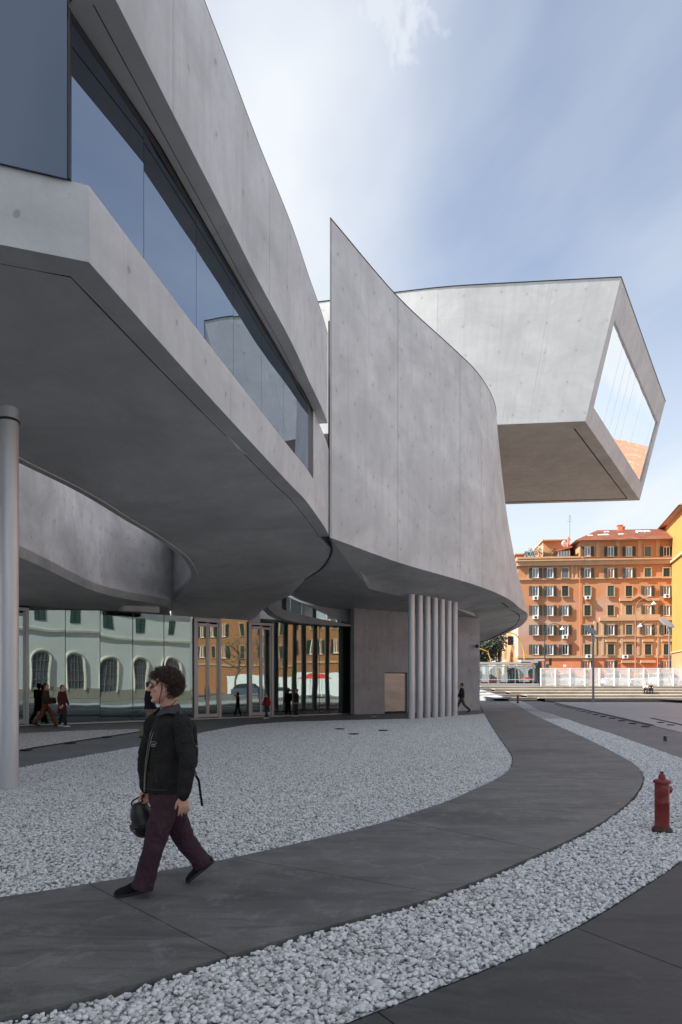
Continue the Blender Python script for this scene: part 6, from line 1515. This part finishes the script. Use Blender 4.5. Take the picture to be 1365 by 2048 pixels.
# zip, open at the throat, and the shirt inside
M_zip = mat('brass_zip', (0.22, 0.20, 0.17), 0.4, 0.7); M_shirt = cloth('dark_green_shirt', (0.016, 0.020, 0.016))
def front(h_, sidek, out=0.0):
    """point on the jacket front: h_ metres above the hem, sidek metres to his left of the middle"""
    base = hem.lerp(shc, h_/((shc-hem).length)); r = 0.16-0.02*(h_/0.5)
    k = max(-0.98, min(0.98, sidek/0.20)); return base+fw*(r*math.sqrt(1-k*k)+out)+lf*sidek
for sk in (0.035, -0.03):
    tube('zip', catmull([front(0.53, sk*1.9, -0.035), front(0.46, sk*1.5, -0.006), front(0.36, sk*1.1, 0.006), front(0.24, sk*0.8, 0.012), front(0.1, sk*0.5, 0.012), front(0.0, sk*0.6, 0.008)], 4), 0.0032, M_zip, jk, 5)
bm = bmesh.new(); loft_bm(bm, [(front(0.555, 0, -0.075), lf*0.045, fw*0.012), (front(0.48, 0, -0.025), lf*0.045, fw*0.014), (front(0.34, 0, -0.004), lf*0.030, fw*0.016), (front(0.15, 0, 0.004), lf*0.018, fw*0.010)], 10); link('shirt', bm_mesh('shirt', bm, True), M_shirt, man)
# embroidered badge on the left chest: arched lettering over and under a small eye shape
M_thread = mat('grey_thread', (0.30, 0.30, 0.31), 0.8)
bc = front(0.385, 0.118, 0.016); bn = (fw*0.80+lf*0.60+Z*0.06).normalized(); bu = (Z-bn*Z.dot(bn)).normalized(); br = bu.cross(bn)*-1
br = bn.cross(bu)*-1
bm = bmesh.new()
bq = Vector((br.x, br.y, br.z))
def bp2(u, v): return bc+bq*u+bu*v+bn*0.002
for row_, (rad_, a0_, a1_, n__, hh_) in enumerate(((0.030, 155, 25, 10, 0.010), (0.022, 205, 335, 8, 0.009))):
    for k in range(n__):
        a = math.radians(a0_+(a1_-a0_)*k/(n__-1)); cx2 = rad_*1.25*math.cos(a); cy2 = rad_*0.75*math.sin(a)
        for s_ in range(3):
            dx_ = (s_-1)*0.0022; y0_ = cy2-hh_/2+rr.uniform(0, 0.003); y1_ = cy2+hh_/2-rr.uniform(0, 0.003)
            tube_bm(bm, [bp2(cx2+dx_, y0_), bp2(cx2+dx_+rr.uniform(-.001, .001), y1_)], 0.0009, 4)
for k in range(9):
    u_ = -0.016+0.004*k; v_ = 0.006*math.sqrt(max(0, 1-(u_/0.018)**2)); tube_bm(bm, [bp2(u_, -v_), bp2(u_+0.001, v_)], 0.0014, 4)
link('embroidered_badge', bm_mesh('embroidered_badge', bm), M_thread, jk)
# pocket welt, side seam and waistband stitching on the jacket
tube('pocket_seam', [front(0.17, 0.150, 0.014), front(0.09, 0.168, 0.020)], 0.003, M_collar, jk, 5)
tube('hem_band', [hem+Z*0.03+fw*0.163*math.cos(a_)+lf*0.203*math.sin(a_) for a_ in [math.radians(-70+150*i/16) for i in range(17)]], 0.0035, M_collar, jk, 5)
# trousers
M_plum = cloth('plum_trousers', (0.046, 0.025, 0.034), 0.9)
bm = bmesh.new()
loft_bm(bm, [(pel+Z*0.05, lf*0.165, fw*0.12), (pel-Z*0.04, lf*0.175, fw*0.13), (pel-Z*0.11, lf*0.165, fw*0.125), (pel-Z*0.17, lf*0.12, fw*0.10)], 22)
thL = hipL.lerp(knL, 0.4)
limb_bm(bm, [hipL+Vector((0, 0.0, 0)), hipL.lerp(knL, 0.5), knL, knL.lerp(anL, 0.55), anL-Z*0.02], [0.110, 0.098, 0.083, 0.080, 0.088], 18, end=False)
limb_bm(bm, [hipR, hipR.lerp(knR, 0.5), knR, knR.lerp(anR, 0.55), anR+Vector((0.005, 0, -0.01))], [0.115, 0.100, 0.085, 0.080, 0.082], 18, end=False)
tr = fuse('trousers', bm, M_plum, man, 0.010, 0.028, 0.10, 2)
for mdl in (jk, tr):
    d2 = mdl.modifiers.new('creases', 'DISPLACE'); tx = bpy.data.textures.new('creases', 'CLOUDS'); tx.noise_scale = 0.035; tx.noise_depth = 1; d2.texture = tx; d2.strength = 0.007; d2.texture_coords = 'LOCAL'
# shoes
M_shoe = cloth('black_suede', (0.010, 0.010, 0.010))
g_ = mo
shoe(man, gd(303, 1779)-g_+Vector((0, 0, 0.002)), gd(231, 1795)-g_+Vector((0, 0, 0.002)), Z, M_shoe, M_sole, 0.125, 0.054)
toe = gd(376, 1767)-g_+Vector((0, 0, 0.004)); heelp = mp3(430, 1724, 5.78); 
shoe(man, heelp, toe, (Z+Vector((-0.7, 0, 0))).normalized(), M_shoe, M_sole, 0.115, 0.052)
# backpack (worn) with its loose strap
bp_c = chs-fw*0.172-Z*0.05
pack = thing('backpack', 'slim black backpack on the walking man with a loose strap hanging behind', 'backpack', mo+bp_c)
bm = bmesh.new(); loft_bm(bm, [(Z*0.20, lf*0.09, fw*0.03), (Z*0.16, lf*0.135, fw*0.055), (Z*0.0, lf*0.145, fw*0.07), (-Z*0.15, lf*0.14, fw*0.065), (-Z*0.20, lf*0.11, fw*0.04)], 16)
fuse('bag', bm, M_black, pack, 0.01, 0.015, 0.08, 2)
def pk(px, py, Y): return at(px, py, Y)-(mo+bp_c)
bm = bmesh.new(); box_bm(bm, pk(390, 1492, 5.45), (0.035, 0.02, 0.014)); box_bm(bm, pk(391, 1548, 5.45), (0.03, 0.02, 0.025)); link('buckle', bm_mesh('buckle', bm), M_frame, pack)
def flatstrap(name, pts, w_, m, parent):
    bm = bmesh.new(); pr = []
    for i, p in enumerate(pts):
        t = (pts[min(i+1, len(pts)-1)]-pts[max(i-1, 0)]).normalized(); s_ = t.cross(Vector((0.2, 1, 0))).normalized()*w_/2; nn = t.cross(s_).normalized()*0.0015
        pr.append([bm.verts.new(p+a+b_) for a, b_ in ((s_, nn), (-s_, nn), (-s_, -nn), (s_, -nn))])
    for i in range(len(pr)-1):
        for k in range(4): bm.faces.new((pr[i][k], pr[i][(k+1) % 4], pr[i+1][(k+1) % 4], pr[i+1][k]))
    bm.faces.new(pr[0]); bm.faces.new(pr[-1][::-1]); return link(name, bm_mesh(name, bm), m, parent)
flatstrap('loose_strap', catmull([pk(386, 1530, 5.48), pk(392, 1550, 5.46), pk(398, 1562, 5.46), pk(401, 1585, 5.46), pk(405, 1612, 5.46)], 4), 0.020, M_black, pack)
flatstrap('side_strap', catmull([pk(391, 1478, 5.47), pk(392, 1505, 5.46), pk(388, 1530, 5.47)], 3), 0.016, M_black, pack)
flatstrap('shoulder_strap', catmull([mp3(352, 1432, 5.40)-bp_c, mp3(357, 1425, 5.45)-bp_c, mp3(364, 1432, 5.58)-bp_c, mp3(372, 1460, 5.62)-bp_c], 4), 0.03, M_black, pack)
# helmet hanging from his right hand
hc = at(287, 1638, 5.74)
hel = thing('helmet', 'black helmet with round brim hanging from the walking man\'s far hand', 'helmet', hc)
Mh = Matrix.Rotation(math.radians(-16), 4, 'Y') @ Matrix.Rotation(math.radians(12), 4, 'X')
M_hel = mat('matt_black_shell', (0.012, 0.012, 0.013), 0.45); M_hel2 = mat('black_visor_band', (0.018, 0.018, 0.02), 0.22)
lathe('crown', [(0.012, 0.150), (0.040, 0.145), (0.072, 0.115), (0.092, 0.06), (0.100, 0.0), (0.108, -0.02)], M_hel, hel, 28, Mh)
lathe('brim_band', [(0.108, -0.01), (0.126, -0.02), (0.130, -0.045), (0.122, -0.062), (0.105, -0.062)], M_hel2, hel, 28, Mh)
lathe('lower_shell', [(0.116, -0.055), (0.112, -0.09), (0.092, -0.125), (0.06, -0.145), (0.02, -0.150)], M_hel, hel, 28, Mh)
tube('carry_strap', catmull([Mh @ Vector((-0.05, 0, 0.13)), Mh @ Vector((-0.035, 0, 0.175)), Vector((0.01, 0.0, 0.205)), Mh @ Vector((0.045, 0, 0.17)), Mh @ Vector((0.05, 0, 0.13))], 4), 0.007, M_black, hel, 6)
bm = bmesh.new(); box_bm(bm, Mh @ Vector((-0.06, -0.113, -0.04)), (0.022, 0.006, 0.010)); link('buckle', bm_mesh('buckle', bm), M_frame, hel)

# ---------------------------------------------------------------- smaller people
def person(loc, heading, h, label, top, legs, shoes_m, hair_m, stride=0.25, lead=1, arm=0.25, coat=0.0, group=None, sleeve=None, tophat=None, bun=False, vox=0.016, skirt=False, thick=1.0, cat='person', headturn=0.0):
    o = thing('person', label, cat, loc, 0, group)
    f = Vector((math.cos(heading), math.sin(heading), 0)); l = Vector((-f.y, f.x, 0))
    k = h/1.75
    pel_ = Z*0.93*k; hip = lambda s: Z*0.90*k+l*s*0.085*k
    sh = Z*1.43*k; nk = Z*1.50*k; hd_ = Z*1.62*k+f*0.015
    leg = {}
    for s in (1, -1):
        a = stride*(1 if s == lead else -1)
        kn = hip(s)+f*math.sin(a+(0.12 if s == lead else 0.05))*0.42*k-Z*math.cos(a)*0.42*k
        bend = 0.05 if s == lead else -0.35*abs(stride)/0.3
        an = kn+f*math.sin(a+bend)*0.41*k-Z*math.cos(a+bend)*0.41*k
        leg[s] = [hip(s), kn, an]
    dz = min(leg[1][2].z, leg[-1][2].z)-0.075*k; sh0 = -Z*dz
    for s in leg: leg[s] = [p+sh0 for p in leg[s]]
    pel_ = pel_+sh0; sh = sh+sh0; nk = nk+sh0; hd_ = hd_+sh0
    arms = {}
    for s in (1, -1):
        a = arm*(-1 if s == lead else 1); p0 = sh+l*s*0.19*k-Z*0.01; p1 = p0+f*math.sin(a)*0.28*k-Z*math.cos(a)*0.28*k+l*s*0.035; p2 = p1+f*math.sin(a+0.35)*0.25*k-Z*math.cos(a+0.35)*0.25*k
        arms[s] = [p0, p1, p2]
    hfd = Vector((math.cos(heading+headturn), math.sin(heading+headturn), 0))
    bm = bmesh.new(); head_bm(bm, hd_, hfd, 0.235*k, False)
    limb_bm(bm, [hd_-Z*0.06*k, nk, sh], [0.055*k, 0.055*k, 0.07*k], 10)
    loft_bm(bm, [(sh, l*0.15*k, f*0.085*k), (sh-Z*0.2*k, l*0.15*k, f*0.10*k), (pel_, l*0.15*k, f*0.10*k)], 12)
    for s in (1, -1):
        limb_bm(bm, arms[s], [0.045*k, 0.038*k, 0.028*k], 10); limb_bm(bm, leg[s], [0.08*k, 0.055*k, 0.04*k], 10)
        hand_bm(bm, arms[s][2], (arms[s][2]-arms[s][1]), -l*s, 0.17*k, 0.5, s)
    fuse('body', bm, M_skin, o, 0.009, 0, smooth=1)
    bm = bmesh.new(); hemz = pel_-Z*(0.02+coat)*k
    st = [(sh+Z*0.03*k, l*0.09*k, f*0.075*k), (sh, l*0.18*k, f*0.105*k), (sh-Z*0.2*k, l*0.19*k*thick, f*0.135*k*thick), (pel_+Z*0.12*k, l*0.17*k*thick, f*0.125*k*thick), (pel_, l*0.185*k*thick, f*0.135*k*thick)]
    if coat: st += [(pel_-Z*coat*0.5*k, l*0.20*k, f*0.16*k), (hemz, l*0.215*k, f*0.19*k)]
    else: st += [(hemz, l*0.18*k*thick, f*0.13*k*thick)]
    loft_bm(bm, st, 16)
    for s in (1, -1): limb_bm(bm, [arms[s][0]-l*s*0.02, arms[s][1], arms[s][2]+(arms[s][1]-arms[s][2])*0.08], [0.072*k*thick, 0.062*k*thick, 0.048*k], 10)
    fuse('coat' if coat else 'jacket', bm, top, o, vox*0.8, 0.02, 0.1, 2)
    bm = bmesh.new(); loft_bm(bm, [(pel_+Z*0.05, l*0.15*k, f*0.11*k), (pel_-Z*0.10*k, l*0.165*k, f*0.12*k)], 12)
    for s in (1, -1): limb_bm(bm, [leg[s][0], leg[s][1], leg[s][2]+Z*0.02], [0.098*k, 0.078*k, 0.066*k], 12)
    fuse('trousers', bm, legs, o, vox*0.8, 0.015, 0.08, 2)
    for s in (1, -1):
        an = leg[s][2]; fl = an.z > 0.11*k
        heel = an-Z*0.075*k-f*0.05*k; toe_ = heel+f*0.25*k-Z*(0.09*k if fl else 0)
        if toe_.z < 0.005: toe_.z = 0.005
        shoe(o, heel, toe_, Z, shoes_m, M_whsole if shoes_m.name.startswith('white') else M_sole, 0.09*k, 0.045*k)
    bm = bmesh.new(); ball_bm(bm, hd_+Z*0.035*k-hfd*0.02*k, (0.105*k, 0.088*k, 0.095*k), basis(hfd), 12); ball_bm(bm, hd_-hfd*0.06*k-Z*0.01, (0.055*k, 0.078*k, 0.08*k), basis(hfd), 10)
    if bun: ball_bm(bm, hd_-hfd*0.09*k+Z*0.09*k, 0.04*k, None, 10)
    fuse('hair', bm, hair_m, o, 0.012, 0.012, 0.03, 1)
    return o, f, l, k, arms, sh, hd_
M_olive = cloth('olive_jacket', (0.045, 0.040, 0.028)); M_rust2 = cloth('rust_brown_trousers', (0.13, 0.055, 0.025)); M_maroon = cloth('maroon_coat', (0.060, 0.016, 0.018)); M_dkjean = cloth('dark_jeans', (0.018, 0.022, 0.028)); M_whshoe = cloth('white_sneaker', (0.5, 0.5, 0.49)); M_blkshoe = cloth('black_sneaker', (0.012, 0.012, 0.012))
M_navy = cloth('navy_jacket', (0.012, 0.014, 0.022)); M_tan = cloth('tan_trousers', (0.20, 0.155, 0.105)); M_redj = cloth('red_jumper', (0.28, 0.022, 0.02)); M_jean = cloth('blue_jeans', (0.03, 0.045, 0.075)); M_whtop = cloth('white_shirt', (0.6, 0.6, 0.6))
p1 = person(gd(92, 1452, z=ZB), 0.10, 1.76, 'bearded man with bun in olive jacket and rust trousers walking beside the lobby glass', M_olive, M_rust2, M_blkshoe, M_hairb, 0.33, 1, 0.2, bun=True, thick=1.12, headturn=-0.35)
p2 = person(gd(125, 1453.5, z=ZB), -0.15, 1.66, 'woman in long maroon coat and white shoes walking beside the lobby glass', M_maroon, M_dkjean, M_whshoe, M_hairb, 0.16, -1, 0.12, coat=0.36, headturn=-0.4)
bagp = gd(113, 1453, z=ZB)+Vector((-0.12, -0.05, 1.02)); hb = thing('shoulder_bag', 'dark shoulder bag on a tan strap hanging behind the woman in maroon', 'bag', bagp)
bm = bmesh.new(); loft_bm(bm, [((0, 0, 0.12), (0.11, 0, 0), (0, 0.04, 0)), ((0, 0, 0), (0.15, 0, 0), (0, 0.07, 0)), ((0, 0, -0.12), (0.13, 0, 0), (0, 0.06, 0))], 12); link('pouch', bm_mesh('pouch', bm, True), M_maroon, hb)
tube('strap', [(-0.05, 0, 0.1), (0.10, -0.1, 0.3), (0.16, -0.06, 0.43)], 0.012, M_tan, hb, 5)
cupp = thing('paper_cup', 'small pale drink held in the woman\'s hand', 'cup', gd(127, 1453.5, z=ZB)+Vector((0.06, -0.26, 0.80)))
lathe('cup', [(0.026, -0.05), (0.036, 0.05)], mat('cup_paper', (0.5, 0.42, 0.30), 0.7), cupp, 10, Matrix.Rotation(0.4, 4, 'Y')); lathe('cup_lid', [(0.038, 0.05), (0.038, 0.062), (0.02, 0.068)], M_white, cupp, 10, Matrix.Rotation(0.4, 4, 'Y'))
person(gd(299, 1477, z=ZB)+Vector((0, 0, 0)), 0.5, 1.80, 'person in navy jacket and tan trousers half hidden behind the curly haired man', M_navy, M_tan, M_blkshoe, M_hairb, 0.22, 1, 0.1, thick=1.1)
person(gd(534, 1437.5, z=ZB), -2.2, 1.24, 'child in red jumper and jeans standing near the second lobby door', M_redj, M_jean, M_whshoe, M_hairb, 0.18, 1, 0.2)
person(gd(594, 1432.8, z=ZB), -2.9, 1.42, 'child dressed all in black standing close to the lobby glass', M_black, M_black, M_whshoe, M_hair, 0.05, 1, 0.05)
person(gd(924, 1425.5, z=ZB), 2.9, 1.77, 'man in dark jacket and olive trousers stepping behind the seven columns', M_black, cloth('olive_trousers', (0.10, 0.075, 0.045)), M_blkshoe, M_hairb, 0.38, -1, 0.3, thick=1.1)
def seated(loc, heading, label, top, legs, hair_m):
    o = thing('person', label, 'person', loc, 0, 'people sitting on the steps'); f = Vector((math.cos(heading), math.sin(heading), 0)); l = Vector((-f.y, f.x, 0))
    pel_ = Z*0.12; sh = Z*0.56+f*0.12; hd_ = sh+Z*0.24+f*0.05
    bm = bmesh.new(); head_bm(bm, hd_, f, 0.235); limb_bm(bm, [hd_-Z*.06, sh+Z*.05, sh], [.055, .055, .07], 10); loft_bm(bm, [(sh, l*.14, f*.08), (pel_, l*.14, f*.1)], 12)
    for s in (1, -1):
        kn = pel_+f*0.42+Z*0.24+l*s*0.12; an = kn+f*0.08-Z*0.54; limb_bm(bm, [pel_+l*s*.08, kn, an], [.08, .055, .04], 10)
        e = sh+l*s*.2-Z*.24+f*.12; w2 = kn+Z*0.08-f*.05; limb_bm(bm, [sh+l*s*.17, e, w2], [.045, .038, .028], 10); hand_bm(bm, w2, f-Z*.3, -Z, 0.17, 0.6, s)
    fuse('body', bm, M_skin, o, 0.011, 0, smooth=1)
    bm = bmesh.new(); loft_bm(bm, [(sh+Z*.04, l*.1, f*.08), (sh, l*.19, f*.11), (pel_+Z*.2, l*.18, f*.13), (pel_-Z*.08, l*.18, f*.14)], 14)
    for s in (1, -1): limb_bm(bm, [sh+l*s*.17, sh+l*s*.2-Z*.24+f*.12, pel_+f*0.36+Z*0.32+l*s*0.12], [.07, .06, .045], 10)
    fuse('jacket', bm, top, o, 0.015, 0.015, 0.1, 2)
    bm = bmesh.new()
    for s in (1, -1): kn = pel_+f*0.42+Z*0.24+l*s*0.12; limb_bm(bm, [pel_+l*s*.08, kn, kn+f*0.08-Z*0.52], [.1, .075, .06], 10)
    fuse('trousers', bm, legs, o, 0.015, 0.01, 0.1, 2)
    for s in (1, -1): kn = pel_+f*0.42+Z*0.24+l*s*0.12; a = kn+f*0.04-Z*0.61; shoe(o, a, a+f*.25, Z, M_blkshoe, M_sole, .09, .045)
    bm = bmesh.new(); ball_bm(bm, hd_+Z*.035-f*.03, (.1, .09, .09), basis(f), 12); ball_bm(bm, hd_-f*.07-Z*.04, (.06, .08, .12), basis(f), 10); fuse('hair', bm, hair_m, o, 0.012, 0.012, 0.03, 1)
def stp(px, Y, z): return Vector((sx_at(px, Y), Y, z))
seated(stp(1292, 67.6, 0.81), -2.0, 'seated person in white top on the stone steps', M_whtop, M_black, M_hair)
seated(stp(1301, 67.6, 0.81), -1.8, 'seated person in dark coat on the stone steps', M_black, M_dkjean, M_hairb)
